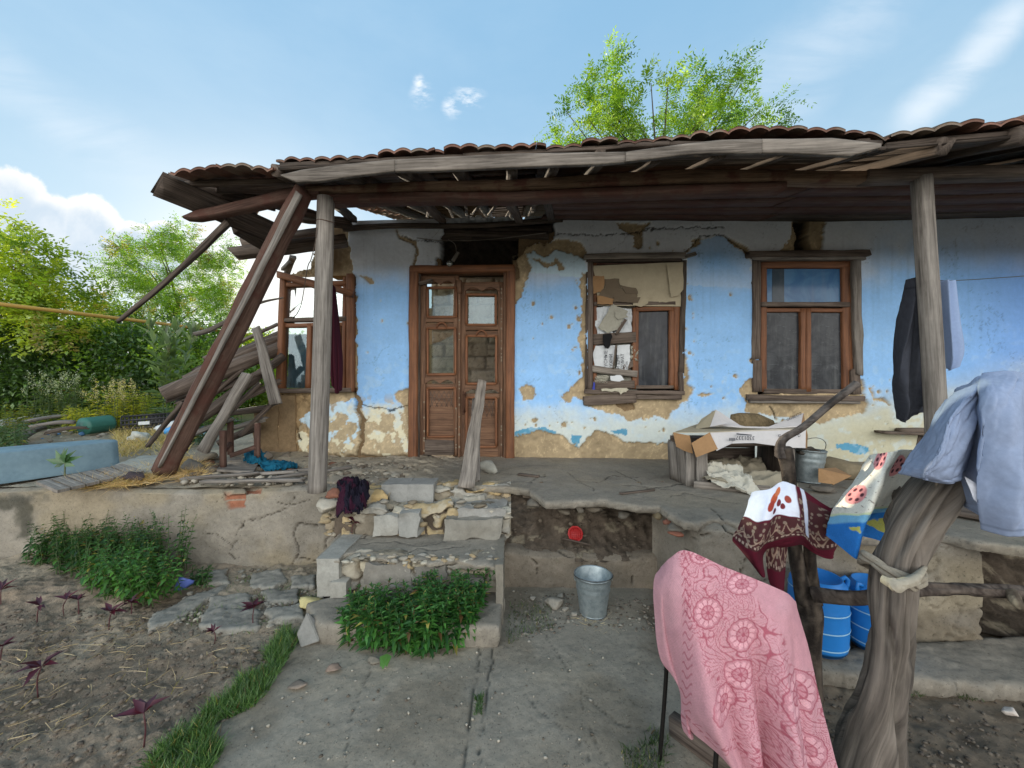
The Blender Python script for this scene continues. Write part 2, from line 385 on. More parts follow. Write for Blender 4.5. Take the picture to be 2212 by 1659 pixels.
def bar(name, A, B, wpx, o0, o1, mat, parent, **k):
    "timber lying in the house-wall plane, A and B in photo pixels, o0..o1 its depth"
    om = (o0+o1)/2; a = wpt(*A, om); b = wpt(*B, om); w = wpx/F*((a.y+b.y)/2)
    return timber(name, a, b, w, abs(o1-o0), mat, parent, up=WN, **k)
def prism(name, poly3, nrm, th, mat, parent=None, col=None, uvs=None):
    "flat polygon (3-D points) given thickness th along nrm; closed"
    bm = bmesh.new(); nrm = Vector(nrm).normalized()
    a = [bm.verts.new(Vector(p)) for p in poly3]; b = [bm.verts.new(Vector(p)-nrm*th) for p in poly3]; k = len(a)
    bm.faces.new(a); bm.faces.new(b[::-1])
    for i in range(k): bm.faces.new((a[i], b[i], b[(i+1) % k], a[(i+1) % k]))
    bmesh.ops.recalc_face_normals(bm, faces=bm.faces)
    me = bpy.data.meshes.new(name); bm.to_mesh(me); bm.free()
    p0 = Vector(poly3[0]); ex = (Vector(poly3[1])-p0).normalized(); ey = nrm.cross(ex)
    u = me.uv_layers.new(name='UVMap')
    for lp in me.loops:
        d = me.vertices[lp.vertex_index].co-p0; u.data[lp.index].uv = (d.dot(ex)+p0.x, d.dot(ey))
    if col is not None:
        c = me.color_attributes.new('Col', 'FLOAT_COLOR', 'POINT')
        for d in c.data: d.color = (*col, 1)
    return link(name, me, mat, parent)
def lathe(name, prof, c, mat, parent=None, ns=40, rot=None, smooth=True, col=None):
    a = np.linspace(0, 2*np.pi, ns, endpoint=False); V_ = []
    for r, z in prof: V_.append(np.stack([np.cos(a)*r, np.sin(a)*r, np.full(ns, z)], -1))
    V_ = np.vstack(V_)
    if rot is not None: V_ = V_ @ np.array(rot.to_3x3()).T
    V_ = V_+np.array(c); q = []; j = np.arange(ns); k = (j+1) % ns
    for i in range(len(prof)-1): q.append(np.stack([i*ns+j, i*ns+k, (i+1)*ns+k, (i+1)*ns+j], -1))
    return npmesh(name, V_, np.vstack(q), mat, parent, smooth=smooth, col=col)
def cloth(name, ctrl, nu, nv, mat, parent=None, colf=None, folds=None, th=.004):
    "ctrl rows of (px,py,Y); smooth sheet with thickness"
    C = np.array([[tuple(P(*c)) for c in r] for r in ctrl]); R = C.shape[0]
    A = np.stack([cr(C[i], nu) for i in range(R)]); B = np.stack([cr(A[:, j], nv) for j in range(nu)], 1)
    u, v = np.meshgrid(np.linspace(0, 1, nu), np.linspace(0, 1, nv))
    if folds is not None: B = B+folds(u, v)
    col = colf(u, v).reshape(-1, 3) if colf else None
    o = npmesh(name, B.reshape(-1, 3), gridfaces(nu, nv), mat, parent, smooth=True, col=col, uv=np.stack([u.ravel(), v.ravel()], -1))
    s = o.modifiers.new('thickness', 'SOLIDIFY'); s.thickness = th; s.offset = -1
    return o
def rock(name, c, size, seed, mat, col, parent=None, faces=8, sub=3, rotz=0, flatz=0, rough=.05):
    "angular stone: sphere cut by random planes"
    rs = np.random.RandomState(seed); bm = bmesh.new(); bmesh.ops.create_icosphere(bm, subdivisions=sub, radius=1)
    co = np.array([v.co[:] for v in bm.verts]); fs = np.array([[v.index for v in f.verts] for f in bm.faces]); bm.free()
    i_ = np.arange(faces)+.5; ph = np.arccos(1-2*i_/faces); th_ = i_*2.39996+seed       # spread cutting planes evenly, then jitter
    nn = np.stack([np.cos(th_)*np.sin(ph), np.sin(th_)*np.sin(ph), np.cos(ph)], -1)+rs.randn(faces, 3)*.5; nn /= np.linalg.norm(nn, axis=1)[:, None]; dd = .42+rs.rand(faces)*.22
    rr_ = np.min(np.where(co@nn.T > .05, dd/np.maximum(co@nn.T, .05), 9), 1); co = co*np.minimum(rr_, 1.3)[:, None]
    co += co*(fbm(co[:, 0]*3.5+seed, co[:, 1]*3.5, co[:, 2]*3.5, 3, seed)[:, None])*rough*1.6
    co /= np.abs(co).max(0); co *= np.array(size)/2
    co[:, 2] = np.maximum(co[:, 2], -size[2]*.42)
    ca, sa = math.cos(rotz), math.sin(rotz); co = co@np.array([[ca, sa, 0], [-sa, ca, 0], [0, 0, 1]])
    co += np.array(c)+np.array([0, 0, size[2]*.42])
    return npmesh(name, co, fs, mat, parent, col=col)
def vary(c, n, amt=.1, seed=0):
    rs = np.random.RandomState(seed); k = 1+(rs.rand(n, 1)-.5)*2*amt; return np.clip(np.array(c)*k, 0, 1)
def rbox(name, lo, hi, res, amp, mat, col, parent=None, seed=0, basis=None):
    "rough lump of adobe or stone block: subdivided box displaced by noise; basis maps (s,off,z)"
    lo = np.array(lo, float); hi = np.array(hi, float); n = np.maximum(2, ((hi-lo)/res).astype(int)+1)
    VV = []; QQ = []; base = 0
    for ax in range(3):
        a, b = [i for i in range(3) if i != ax]
        for side in (0, 1):
            A, B = np.meshgrid(np.linspace(lo[a], hi[a], n[a]), np.linspace(lo[b], hi[b], n[b]))
            p = np.zeros((A.size, 3)); p[:, a] = A.ravel(); p[:, b] = B.ravel(); p[:, ax] = hi[ax] if side else lo[ax]
            f = gridfaces(n[a], n[b])
            if (side == 0) ^ (ax == 1): f = f[:, ::-1]
            VV.append(p); QQ.append(f+base); base += len(p)
    p = np.vstack(VV); q = np.vstack(QQ); k = 1/max(.03, (hi-lo).min()*.8)
    d = np.stack([fbm(p[:, 0]*k+i*9+seed, p[:, 1]*k, p[:, 2]*k, 4, seed+i) for i in range(3)], -1)*amp
    p = p+d
    if basis == 'wall': p = np.array([tuple(WO)])+np.outer(p[:, 0], WE)+np.outer(p[:, 1], WN)+np.outer(p[:, 2], (0, 0, 1))
    c = np.array(col)*(1+.25*fbm(p[:, 0]*3, p[:, 1]*3, p[:, 2]*3, 4, seed)[:, None])
    return npmesh(name, p, q, mat, parent, col=np.clip(c, 0, 1))

# ------------------------------------------------------------------ palette (albedo)
C_BLUE = np.array(lin(146, 192, 238)); C_GREYW = np.array(lin(214, 220, 226)); C_CLAY = np.array(lin(166, 148, 118)); C_CLAYD = np.array(lin(128, 108, 82))
C_CREAM = np.array(lin(214, 208, 180)); C_PALE = np.array(lin(192, 214, 226)); C_TEAL = np.array(lin(90, 150, 180)); C_SOOT = np.array(lin(52, 46, 40))
C_CONC = np.array(lin(136, 129, 117)); C_SOIL = np.array(lin(134, 120, 103)); C_DUST = np.array(lin(154, 143, 124)); C_EARTH = np.array(lin(92, 82, 71))

# ================================================================== HOUSE
house = thing('house', 'long low blue plastered farmhouse with crumbling clay walls and collapsed left roof corner', 'house', tuple(ws(1.5, .66)))
CLAY = [
 [(1110, 551), (1128, 540), (1147, 525), (1202, 521), (1252, 523), (1265, 548), (1261, 563), (1240, 556), (1223, 551), (1202, 541), (1176, 556), (1156, 542), (1140, 545), (1144, 580), (1135, 610), (1125, 639), (1108, 680)],
 [(1152, 558), (1170, 566), (1189, 571), (1200, 563), (1210, 574), (1216, 586), (1205, 590), (1200, 578), (1186, 580), (1168, 575)],
 [(1262, 815), (1248, 827), (1231, 840), (1211, 857), (1221, 870), (1235, 867), (1241, 854), (1258, 862), (1268, 876), (1298, 887), (1331, 894), (1355, 907), (1391, 907), (1411, 900), (1438, 904), (1451, 887), (1485, 867), (1501, 840), (1478, 825)],
 [(1257, 590), (1268, 590), (1268, 830), (1255, 830), (1252, 700)], [(1478, 760), (1487, 770), (1484, 830), (1474, 830)],
 [(1620, 812), (1607, 825), (1595, 847), (1611, 867), (1605, 887), (1625, 897), (1665, 899), (1718, 906), (1765, 914), (1798, 907), (1840, 897), (1870, 890), (1875, 872), (1862, 850), (1870, 835), (1858, 815)],
 [(1884, 838), (1877, 835), (1880, 850), (1890, 868), (1905, 872), (1925, 876), (1905, 862), (1888, 858)],
 [(1331, 482), (1406, 482), (1386, 505), (1385, 534), (1374, 545), (1366, 537), (1368, 510), (1348, 499)],
 [(1479, 548), (1491, 528), (1514, 516), (1511, 525), (1490, 540)],
 [(1561, 510), (1584, 519), (1619, 545), (1626, 560), (1613, 560), (1599, 540), (1573, 525)],
 [(1710, 470), (1707, 510), (1695, 537), (1672, 549), (1774, 549), (1777, 493), (1788, 470)],
 [(1090, 940), (1116, 941), (1156, 931), (1213, 938), (1236, 956), (1249, 965), (1266, 946), (1286, 927), (1319, 938), (1356, 956), (1406, 958), (1456, 958), (1476, 973), (1520, 960), (1560, 990), (1560, 1100), (1090, 1100)],
 [(890, 838), (860, 847), (856, 862), (873, 876), (880, 900), (884, 960), (895, 960)],
 [(776, 594), (790, 596), (810, 602), (811, 609), (800, 611), (786, 600)],
 [(1120, 843), (1140, 831), (1155, 839), (1150, 863), (1130, 863)],
 [(853, 497), (868, 510), (897, 521), (906, 545), (900, 562), (891, 582), (889, 572), (896, 552), (893, 530), (865, 517)],
 [(1508, 849), (1524, 848), (1540, 851), (1518, 857)], [(1232, 955), (1244, 955), (1240, 968)],
 [(1640, 880), (1665, 878), (1690, 885), (1670, 893)],
 [(745, 500), (757, 496), (752, 520), (757, 545), (762, 585), (745, 590)],
]
LEFTCLAY = [(500, 470), (748, 470), (748, 520), (757, 545), (762, 588), (770, 600), (770, 852), (765, 862), (740, 868), (700, 868), (690, 880), (655, 905), (640, 940), (650, 990), (670, 1030), (500, 1030)]
HOLES = [
 [(958, 505), (953, 520), (952, 545), (945, 572), (940, 600), (1122, 600), (1118, 560), (1134, 548), (1138, 530), (1192, 522), (1198, 505), (1194, 470), (1150, 470), (958, 480)],
 [(1713, 470), (1721, 510), (1716, 528), (1724, 549), (1755, 549), (1745, 516), (1748, 470)],
 [(1330, 872), (1366, 872), (1372, 886), (1350, 888)],
]
SOOTY = [(648, 480), (752, 480), (750, 560), (740, 590), (700, 600), (690, 560), (676, 545)]
CRACKS = [([(764, 842), (776, 868), (774, 885), (786, 908), (780, 930), (784, 952), (772, 978), (778, 1000)], 5.0, .10),
 ([(607, 852), (628, 880), (634, 915), (650, 950)], 2.0, .03), ([(1665, 880), (1673, 895), (1672, 905)], 1.5, .01),
 ([(870, 512), (905, 520), (950, 524)], 1.2, .006), ([(1200, 506), (1300, 510), (1420, 495), (1560, 492)], 1.0, .006),
 ([(770, 867), (810, 882), (850, 884), (885, 875)], 1.0, .005), ([(1480, 546), (1512, 512), (1560, 508), (1620, 548)], 1.2, .008)]
OPEN = [[(902, 588), (1104, 588), (1104, 1010), (898, 1010)], [(1274, 562), (1472, 562), (1472, 846), (1274, 846)],
        [(1636, 560), (1848, 560), (1848, 852), (1636, 852)], [(612, 600), (762, 596), (758, 846), (604, 848)]]
KEEP = [(553, 1040), (560, 930), (566, 880), (601, 852), (606, 600), (640, 590), (668, 577), (676, 545), (688, 520), (692, 482), (900, 440), (2800, 380), (2800, 1200), (553, 1200)]
step = .0115
s_ = np.arange(-2.85, 6.6, step); z_ = np.arange(.5, 3.42, step)
S, Z = np.meshgrid(s_, z_); nx, ny = len(s_), len(z_)
Xw = S*WE.x; Yw = 4.4+S*WE.y; PX = CX+F*Xw/Yw; PY = CY-F*(Z-CZ)/Yw
nA = fbm(S*5, Z*5, None, 5, 1); nB = fbm(S*16, Z*16, None, 4, 2); nC = fbm(S*45, Z*45, None, 3, 3)
wx = PX+nA*7+nB*5+nC*2; wy = PY+fbm(S*5, Z*5, None, 5, 8)*7+fbm(S*16, Z*16, None, 4, 9)*5+nC*2
clay = np.full(S.shape, 99.)
for p in CLAY: clay = np.minimum(clay, sdf_poly(wx, wy, p))
clay = np.minimum(clay, sdf_poly(wx, wy, LEFTCLAY))
# small chips and nail holes
rs = np.random.RandomState(3); chips = []
for x, y0, y1, n in ((1248, 600, 830, 14), (1488, 600, 830, 12), (1618, 590, 830, 8), (1180, 640, 860, 5), (1150, 870, 925, 4), (1210, 880, 925, 7), (1290, 895, 930, 5), (1420, 905, 940, 5), (1560, 820, 900, 4), (840, 650, 830, 4), (1900, 800, 880, 7), (1700, 905, 925, 5), (1420, 520, 545, 4)):
    for i in range(n): chips.append((x+rs.randn()*(8 if n > 9 and y1-y0 > 100 else 30), y0+rs.rand()*(y1-y0), 1.0+rs.rand()**3*4.0))
for cx_, cy_, r in chips:
    d = np.hypot((PX-cx_+nB*2)*(1+.4*math.sin(cx_)), (PY-cy_+nC*2)*.8)-r; clay = np.minimum(clay, d)
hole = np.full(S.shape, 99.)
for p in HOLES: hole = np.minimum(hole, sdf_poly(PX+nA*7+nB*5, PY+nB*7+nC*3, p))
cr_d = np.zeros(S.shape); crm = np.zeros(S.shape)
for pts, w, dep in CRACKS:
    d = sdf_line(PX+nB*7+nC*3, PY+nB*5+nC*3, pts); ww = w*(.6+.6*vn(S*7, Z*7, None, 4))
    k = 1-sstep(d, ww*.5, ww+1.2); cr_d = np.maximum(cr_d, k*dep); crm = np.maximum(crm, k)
# fine hairline network in the clay
f1, f21, cid = voro(S*3.2+nA*.5, Z*3.2+nB*.3, 4)
# colour zones
zb = PY + nA*14
upper = 1-sstep(zb, 560, 640); ub = sstep(PX+nA*50, 1800, 1990); upper = upper*(1-ub)+ub*.75*(1-sstep(zb, 495, 610))
arc = sdf_poly(wx, wy, [(1485, 620), (1482, 552), (1500, 530), (1530, 514), (1565, 514), (1600, 545), (1620, 565), (1625, 620)])
upper = np.where(arc < 0, sstep(arc, -60, 0)*.35, upper)
base = C_BLUE[None, None]*(1+.05*nA[..., None])
deep = sstep(PX, 1900, 2350)[..., None]; stk = fbm(S*22, Z*1.6, None, 4, 51)[..., None]; bch = fbm(S*2.5, Z*9, None, 4, 52)[..., None]; base = base*(1+.045*stk+.05*bch); base = base*(1-deep)+np.array(lin(112, 154, 218))*deep
base = base*(1-upper[..., None])+C_GREYW*upper[..., None]
# lower weathered band: pale on the right of the door, cream with flakes on the left
pale = sstep(PY+nA*22+nB*10, 858, 925)[..., None]
base = base*(1-pale)+(C_PALE*.55+C_CREAM*.45)*pale
beige = (sstep(PX+nA*60, 1640, 1800)*sstep(PY+nA*25-(PX-1800)*-.22, 830, 960))[..., None]*.85
base = base*(1-beige)+np.array(lin(186, 180, 150))*beige
cream = (sstep(PY+nA*30+nB*18, 868, 905)*(1-sstep(PX, 880, 900)))[..., None]
flk = (fbm(S*9, Z*9, None, 5, 21)+sstep(PY, 860, 980)*.38-.16)
flk = np.where(PX < 893, flk, -1); flm = sstep(flk, -.01, .02)*sstep(PY, 840, 885)
base = base*(1-cream)+(C_CREAM*1.02)*cream
sc_ = sdf_poly(wx, wy, [(1140, 543), (1202, 541), (1262, 562), (1266, 600), (1215, 600), (1140, 590)])
base = np.where(((sc_ < 0) & (clay > 0))[..., None], C_PALE*1.05, base)
for p in ([(1112, 932), (1150, 922), (1200, 930), (1200, 938), (1112, 945)], [(1230, 938), (1256, 940), (1246, 965)], [(1308, 928), (1352, 930), (1352, 944)], [(1803, 960), (1830, 957), (1876, 963), (1866, 980), (1832, 975), (1806, 970)]):
    d = sdf_poly(wx, wy, p); base = np.where((d < 0)[..., None], C_TEAL*1.05, base)
rub = sstep(fbm(S*14, Z*14, None, 4, 31), .22, .4)*sstep(PY, 640, 940)*.35   # scuffed whitewash
base = base*(1-rub[..., None])+C_PALE*rub[..., None]
cm = (clay < 0)
flm = flm*(~cm)
# whitewash left in flecks on the clay under the left window
fl2 = (sstep(fbm(S*9, Z*9, None, 5, 33), .02, .06)*(sdf_poly(wx, wy, [(650, 905), (700, 866), (765, 866), (775, 960), (700, 950)]) < 0))
straw_ = sstep(fbm(S*60+nB*3, Z*26+nA*4, None, 3, 61), .28, .42)[..., None]*.35; clayc = (C_CLAY*(1+.25*nA[..., None]+.22*nB[..., None]+.12*nC[..., None]))*(1+straw_)
dark2 = sstep(f21, .0, .035)*.35+.65; dark2 = np.where(PX < 700, dark2, 1)
clayc = clayc*dark2[..., None]
browner = ((PX < 700) & (PY > 840))[..., None]; clayc = np.where(browner, clayc*np.array([.86, .78, .68]), clayc)
so_ = sstep(-sdf_poly(wx, wy, SOOTY), -12, 14)[..., None]; clayc = clayc*(1-so_)+C_CLAYD*.8*so_
_, hf21, _h3 = voro(S*1.5+nA*.55+nB*.12, Z*1.1+nA*.4+nB*.12, 77); hair = (1-sstep(hf21, .0, .010+.008*vn(S*3, Z*3, None, 6)))*(vn(S*2.2, Z*2.2, None, 12) > .45)
drip = sstep(fbm(S*30, Z*1.1, None, 3, 81), .25, .5)*sstep(PY, 480, 560)*(1-sstep(PY+nA*40, 640, 800))*.08
base = base*(1-.30*hair[..., None])*(1-drip[..., None])
colr = np.where(cm[..., None], clayc, base)
colr = colr*(1-flm[..., None]*.9)+clayc*1.08*flm[..., None]*.9
colr = colr*(1-fl2[..., None])+C_PALE*fl2[..., None]
blk = (sdf_poly(wx, wy, [(705, 872), (765, 876), (762, 900), (700, 890)]) < 0) & ~(clay < -3)
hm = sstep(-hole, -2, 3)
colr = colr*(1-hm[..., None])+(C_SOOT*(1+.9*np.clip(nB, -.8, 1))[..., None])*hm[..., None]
colr = colr*(1-.85*crm[..., None])  # shade inside the cracks darkened into the colour
rim = np.exp(-(np.clip(clay, 0, 9)/2.2)**2)*(~cm)*.25   # fresh broken plaster edge is white
colr = colr*(1-rim[..., None])+C_CREAM*rim[..., None]
hgt = np.where(cm, -.008+nB*.009+nC*.006+.012*sstep(-clay, 0, 6)*nA, .017+nA*.007+nB*.0015) - flm*.003 + fl2*.004
hgt = hgt*sstep(np.abs(clay)+0, -1, 1.0)+(1-sstep(np.abs(clay), -1, 1))*0
hgt = np.where(PX < 700, hgt+.018*(sstep(f21, 0, .08)-1)+.02*nA, hgt)
hgt = hgt -.0025*hair - hm*(.14+.06*nB+.05*nA) - cr_d
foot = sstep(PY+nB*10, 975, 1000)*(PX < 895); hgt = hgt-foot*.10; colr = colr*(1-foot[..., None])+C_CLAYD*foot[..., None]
V_ = np.stack([Xw+WN.x*hgt, Yw+WN.y*hgt, Z], -1).reshape(-1, 3)
pc = PX[:-1, :-1]+nB[:-1, :-1]*6; pyc = PY[:-1, :-1]+nB[:-1, :-1]*8
kp = sdf_poly(pc, pyc, KEEP) < 0
for o in OPEN: kp &= ~(sdf_poly(PX[:-1, :-1], PY[:-1, :-1], o) < 0)
q = gridfaces(nx, ny, kp)
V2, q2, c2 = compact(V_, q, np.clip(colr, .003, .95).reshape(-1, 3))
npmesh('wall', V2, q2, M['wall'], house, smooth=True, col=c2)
# adobe core behind the skin (gives the openings their depth)
def sz(x, y):
    p = wpt(x, y); return (p-WO).dot(WE), p.z
def core(x0, y0, x1, y1, seed, off0=-.38, off1=-.03, col=None):
    a, zt = sz(x0, y0); b, zb_ = sz(x1, y1)
    return rbox('adobe_core', (a, off0, zb_), (b, off1, zt), .06, .012, M['adobe'], C_CLAYD if col is None else col, house, seed, 'wall')
core(768, 500, 897, 1015, 1); core(1108, 560, 1270, 1020, 2); core(1476, 500, 1632, 1030, 3); core(1852, 490, 2900, 1150, 4)
core(1268, 850, 1478, 1030, 5); core(1630, 856, 1854, 1040, 6); core(1270, 488, 1476, 556, 7); core(1632, 486, 1700, 552, 8); core(1776, 486, 1852, 552, 9)
core(575, 856, 768, 1010, 10, -.34); core(700, 500, 760, 590, 11, -.3)
core(890, 494, 950, 580, 12)
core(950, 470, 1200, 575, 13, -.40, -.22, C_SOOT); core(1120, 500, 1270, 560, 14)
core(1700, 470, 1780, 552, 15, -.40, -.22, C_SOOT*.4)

def hull(name, pts, mat, col, parent=None, bev=.004):
    "convex block from corner points"
    bm = bmesh.new(); [bm.verts.new(Vector(p)) for p in pts]; r = bmesh.ops.convex_hull(bm, input=bm.verts); bmesh.ops.dissolve_limit(bm, angle_limit=.05, verts=bm.verts, edges=bm.edges)
    bmesh.ops.bevel(bm, geom=bm.edges[:], offset=bev, segments=2, affect='EDGES', clamp_overlap=True)
    me = bpy.data.meshes.new(name); bm.to_mesh(me); bm.free(); c = me.color_attributes.new('Col', 'FLOAT_COLOR', 'POINT')
    for d in c.data: d.color = (*col, 1)
    return link(name, me, mat, parent)
# ------------------------------------------------------------------ glass and films
def m_glass(name, tint, rough, trans, dirt):
    m = bpy.data.materials.new(name); m.use_nodes = True; t = m.node_tree; t.nodes.clear(); g = G(t)
    ob = g.node('ShaderNodeTexCoord').outputs['Object']
    gl = g.node('ShaderNodeBsdfGlossy'); gl.inputs[0].default_value = (*tint, 1); gl.inputs['Roughness'].default_value = rough
    tr = g.node('ShaderNodeBsdfTransparent'); tr.inputs[0].default_value = (.8, .86, .84, 1)
    df = g.node('ShaderNodeBsdfDiffuse'); df.inputs[0].default_value = (.32, .34, .32, 1)
    n = g.node('ShaderNodeBump'); n.inputs['Strength'].default_value = .06; n.inputs['Distance'].default_value = .01
    g.put(n.inputs['Height'], g.noise(ob, 4, 3)); g.l.new(n.outputs[0], gl.inputs['Normal'])
    a = g.node('ShaderNodeMixShader'); a.inputs[0].default_value = trans; g.l.new(gl.outputs[0], a.inputs[1]); g.l.new(tr.outputs[0], a.inputs[2])
    b = g.node('ShaderNodeMixShader'); st = g.noise(g.mapv(ob, sc=(9, 9, 1.2)), 1, 6, .6); g.put(b.inputs[0], g.m('MULTIPLY', g.ss(st, .35, .75), dirt))
    g.l.new(a.outputs[0], b.inputs[1]); g.l.new(df.outputs[0], b.inputs[2])
    o = g.node('ShaderNodeOutputMaterial'); g.l.new(b.outputs[0], o.inputs[0]); return m
M['glass'] = m_glass('old_window_glass', (1, 1, 1), .02, .984, .035)
M['glassblue'] = m_glass('dusty_window_glass', (.8, .92, 1), .05, .945, .07)
M['film'] = m_plain('crinkled_plastic_film', lin(38, 42, 46), .5, 0, .5, 9, .9, .25, bdist=.03)
M['card'] = m_plain('faded_cardboard', lin(178, 166, 140), .9, 0, .18, 8, .4)
M['cardbrown'] = m_plain('brown_cardboard', lin(160, 124, 86), .9, 0, .25, 8, .3)
M['carddark'] = m_plain('grey_brown_cardboard', lin(112, 98, 80), .9, 0, .3, 9, .4)
M['paper'] = m_plain('white_paper', lin(208, 212, 214), .8, 0, .12, 10, .5)
M['papergrey'] = m_plain('old_newspaper', lin(165, 162, 148), .9, 0, .25, 30, .5)
M['ink'] = m_plain('ink', lin(48, 50, 60), .8, amt=.2)
M['sock'] = m_plain('black_knit', (.008, .008, .009), .98, amt=.3)
M['foam'] = m_plain('flaking_white_putty', lin(186, 180, 160), .95, 0, .3, 40, .8)
M['putty'] = m_plain('aged_paint', lin(138, 126, 108), .95, 0, .3, 40, .8)
M['blueribbon'] = m_plain('blue_ribbon', lin(50, 60, 150), .7)

def m_pane(name, c1, c2, dust, rough=.12, crk=.0):
    m, g, b = newmat(name); ob = g.node('ShaderNodeTexCoord').outputs['Object']
    n = g.noise(ob, 5, 6, .6, .8); st = g.noise(g.mapv(ob, sc=(14, 14, 2)), 1, 6, .6); n3 = g.noise(g.mapv(ob, sc=(1, 1, 2.2)), 7, 7, .65, 1.5)
    c = g.mix(g.ss(n, .35, .65), c1, c2); c = g.mix(g.m('MULTIPLY', g.ss(st, .45, .75), dust), c, (.30, .31, .30)); c = g.mix(g.m('MULTIPLY', g.ss(n3, .56, .66), crk), c, (.12, .13, .14))
    g.put(b.inputs['Base Color'], c); b.inputs['Roughness'].default_value = rough; b.inputs['Specular IOR Level'].default_value = .16
    bump(g, b, g.m('ADD', g.noise(ob, 2.5, 2), g.m('MULTIPLY', n3, crk*.5)), .10+crk*.3, .02); return m
M['darkpane'] = m_pane('grimy_dark_pane', (.012, .014, .018), (.03, .034, .042), .25)
M['filmpane'] = m_pane('pane_over_plastic_film', (.022, .025, .03), (.055, .06, .066), .2, .22, .6)
M['bluepane'] = m_pane('sky_reflection_pane', (.06, .15, .30), (.10, .22, .38), .12)  # reflected sky blue painted into the upper pane's base colour
M['greypane'] = m_pane('grey_strip_pane', (.05, .07, .09), (.07, .09, .11), .12)
def quadp(name, pts, o1, th, mat, parent, **k): return prism(name, [wpt(x, y, o1) for x, y in pts], WN, th, mat, parent, **k)
def rect(x0, y0, x1, y1): return [(x0, y0), (x1, y0), (x1, y1), (x0, y1)]
def ragged(pts, amp, n, seed):
    out = []; rs = random.Random(seed)
    for i in range(len(pts)):
        a, b = pts[i], pts[(i+1) % len(pts)]
        for j in range(n):
            t = j/n; k = 0 if j == 0 else amp
            out.append((a[0]*(1-t)+b[0]*t+rs.uniform(-k, k), a[1]*(1-t)+b[1]*t+rs.uniform(-k, k)))
    return out
def crinkle(name, pts, o, amp, mat, parent, n=26, seed=0, th=.003, sc=9):
    "sheet filling a 4-corner region of the wall plane, crumpled"
    (a, b, c, d) = [np.array(tuple(wpt(x, y, o))) for x, y in pts]
    u, v = np.meshgrid(np.linspace(0, 1, n), np.linspace(0, 1, n)); U_ = u[..., None]; V__ = v[..., None]
    p = (a*(1-U_)+b*U_)*(1-V__)+(d*(1-U_)+c*U_)*V__
    f = np.abs(fbm(u*sc*.6+seed, v*sc*.6, None, 4, seed))*2-.5
    e = fbm(u*3+seed, v*3, None, 3, seed+5); edge = np.minimum(np.minimum(u, 1-u), np.minimum(v, 1-v)) < .01
    p = p+np.array(tuple(WN))*(f*amp)[..., None]+(np.array(tuple(WE))*(e*.02*edge)[..., None])
    return npmesh(name, p.reshape(-1, 3), gridfaces(n, n)[:, ::-1], mat, parent, smooth=False)

# ------------------------------------------------------------------ right window (three lights, whole)
def part_empty(name, loc, parent, label=None):
    o = bpy.data.objects.new(name, None); COL.objects.link(o); o.parent = parent; o.location = Vector(loc)-wloc(parent); o.empty_display_size = .1
    if label: o['label'] = label
    return o
w3 = part_empty('window', wpt(1740, 852), house, 'red brown framed window with blue top pane and plastic film behind lower panes')
bar('lintel_board', (1614, 551), (1872, 549), 12, -.02, .085, M['wood_brown'], w3, seed=1, jag=.02, rough=.006)
bar('lintel_board', (1622, 560), (1862, 559), 7, -.02, .055, M['wood_grey'], w3, seed=2, jag=.02)
bar('casing', (1632, 562), (1631, 776), 18, -.03, .035, M['wood_brown'], w3, seed=3, rough=.005)
bar('casing', (1633, 778), (1634, 846), 19, -.03, .028, M['wood_brown'], w3, seed=4, rough=.005)
bar('casing', (1847, 559), (1853, 808), 17, -.03, .04, M['wood_grey'], w3, seed=5, rough=.008, jag=.03)
bar('casing', (1845, 800), (1847, 850), 20, -.03, .03, M['wood_brown'], w3, seed=6, rough=.012, jag=.03)
bar('frame', (1646, 566), (1645, 846), 13, -.10, -.012, M['wood_orange'], w3, seed=7)
bar('frame', (1826, 566), (1829, 846), 26, -.10, -.010, M['wood_orange'], w3, seed=8)
bar('frame', (1640, 574), (1834, 574), 14, -.10, -.008, M['wood_orange'], w3, seed=9)
bar('transom', (1641, 659), (1829, 659), 10, -.08, .02, M['wood_brown'], w3, seed=10)
bar('frame', (1646, 671), (1826, 671), 8, -.08, -.013, M['wood_orange'], w3, seed=11)
bar('mullion', (1731, 668), (1730, 846), 11, -.08, -.004, M['wood_orange'], w3, seed=12)
bar('mullion', (1742, 668), (1742, 846), 11, -.08, -.001, M['wood_orange'], w3, seed=13)
bar('frame', (1646, 845), (1826, 846), 10, -.09, -.002, M['wood_brown'], w3, seed=14)
bar('sill', (1614, 858), (1860, 861), 12, -.03, .075, M['wood_brown'], w3, seed=15, rough=.005, jag=.01)
bar('sill', (1618, 867), (1852, 869), 6, -.03, .055, M['wood_grey'], w3, seed=16, rough=.005)
quadp('upper_pane', rect(1651, 581, 1815, 656), -.045, .006, M['bluepane'], w3); quadp('upper_pane', rect(1668, 581, 1694, 656), -.042, .006, M['greypane'], w3)
quadp('lower_pane', rect(1651, 674, 1727, 843), -.045, .006, M['filmpane'], w3); quadp('lower_pane', rect(1746, 674, 1817, 843), -.045, .006, M['filmpane'], w3)
M['greyc'] = m_plain('dark_curtain', lin(30, 34, 40), .95, spec=.1)
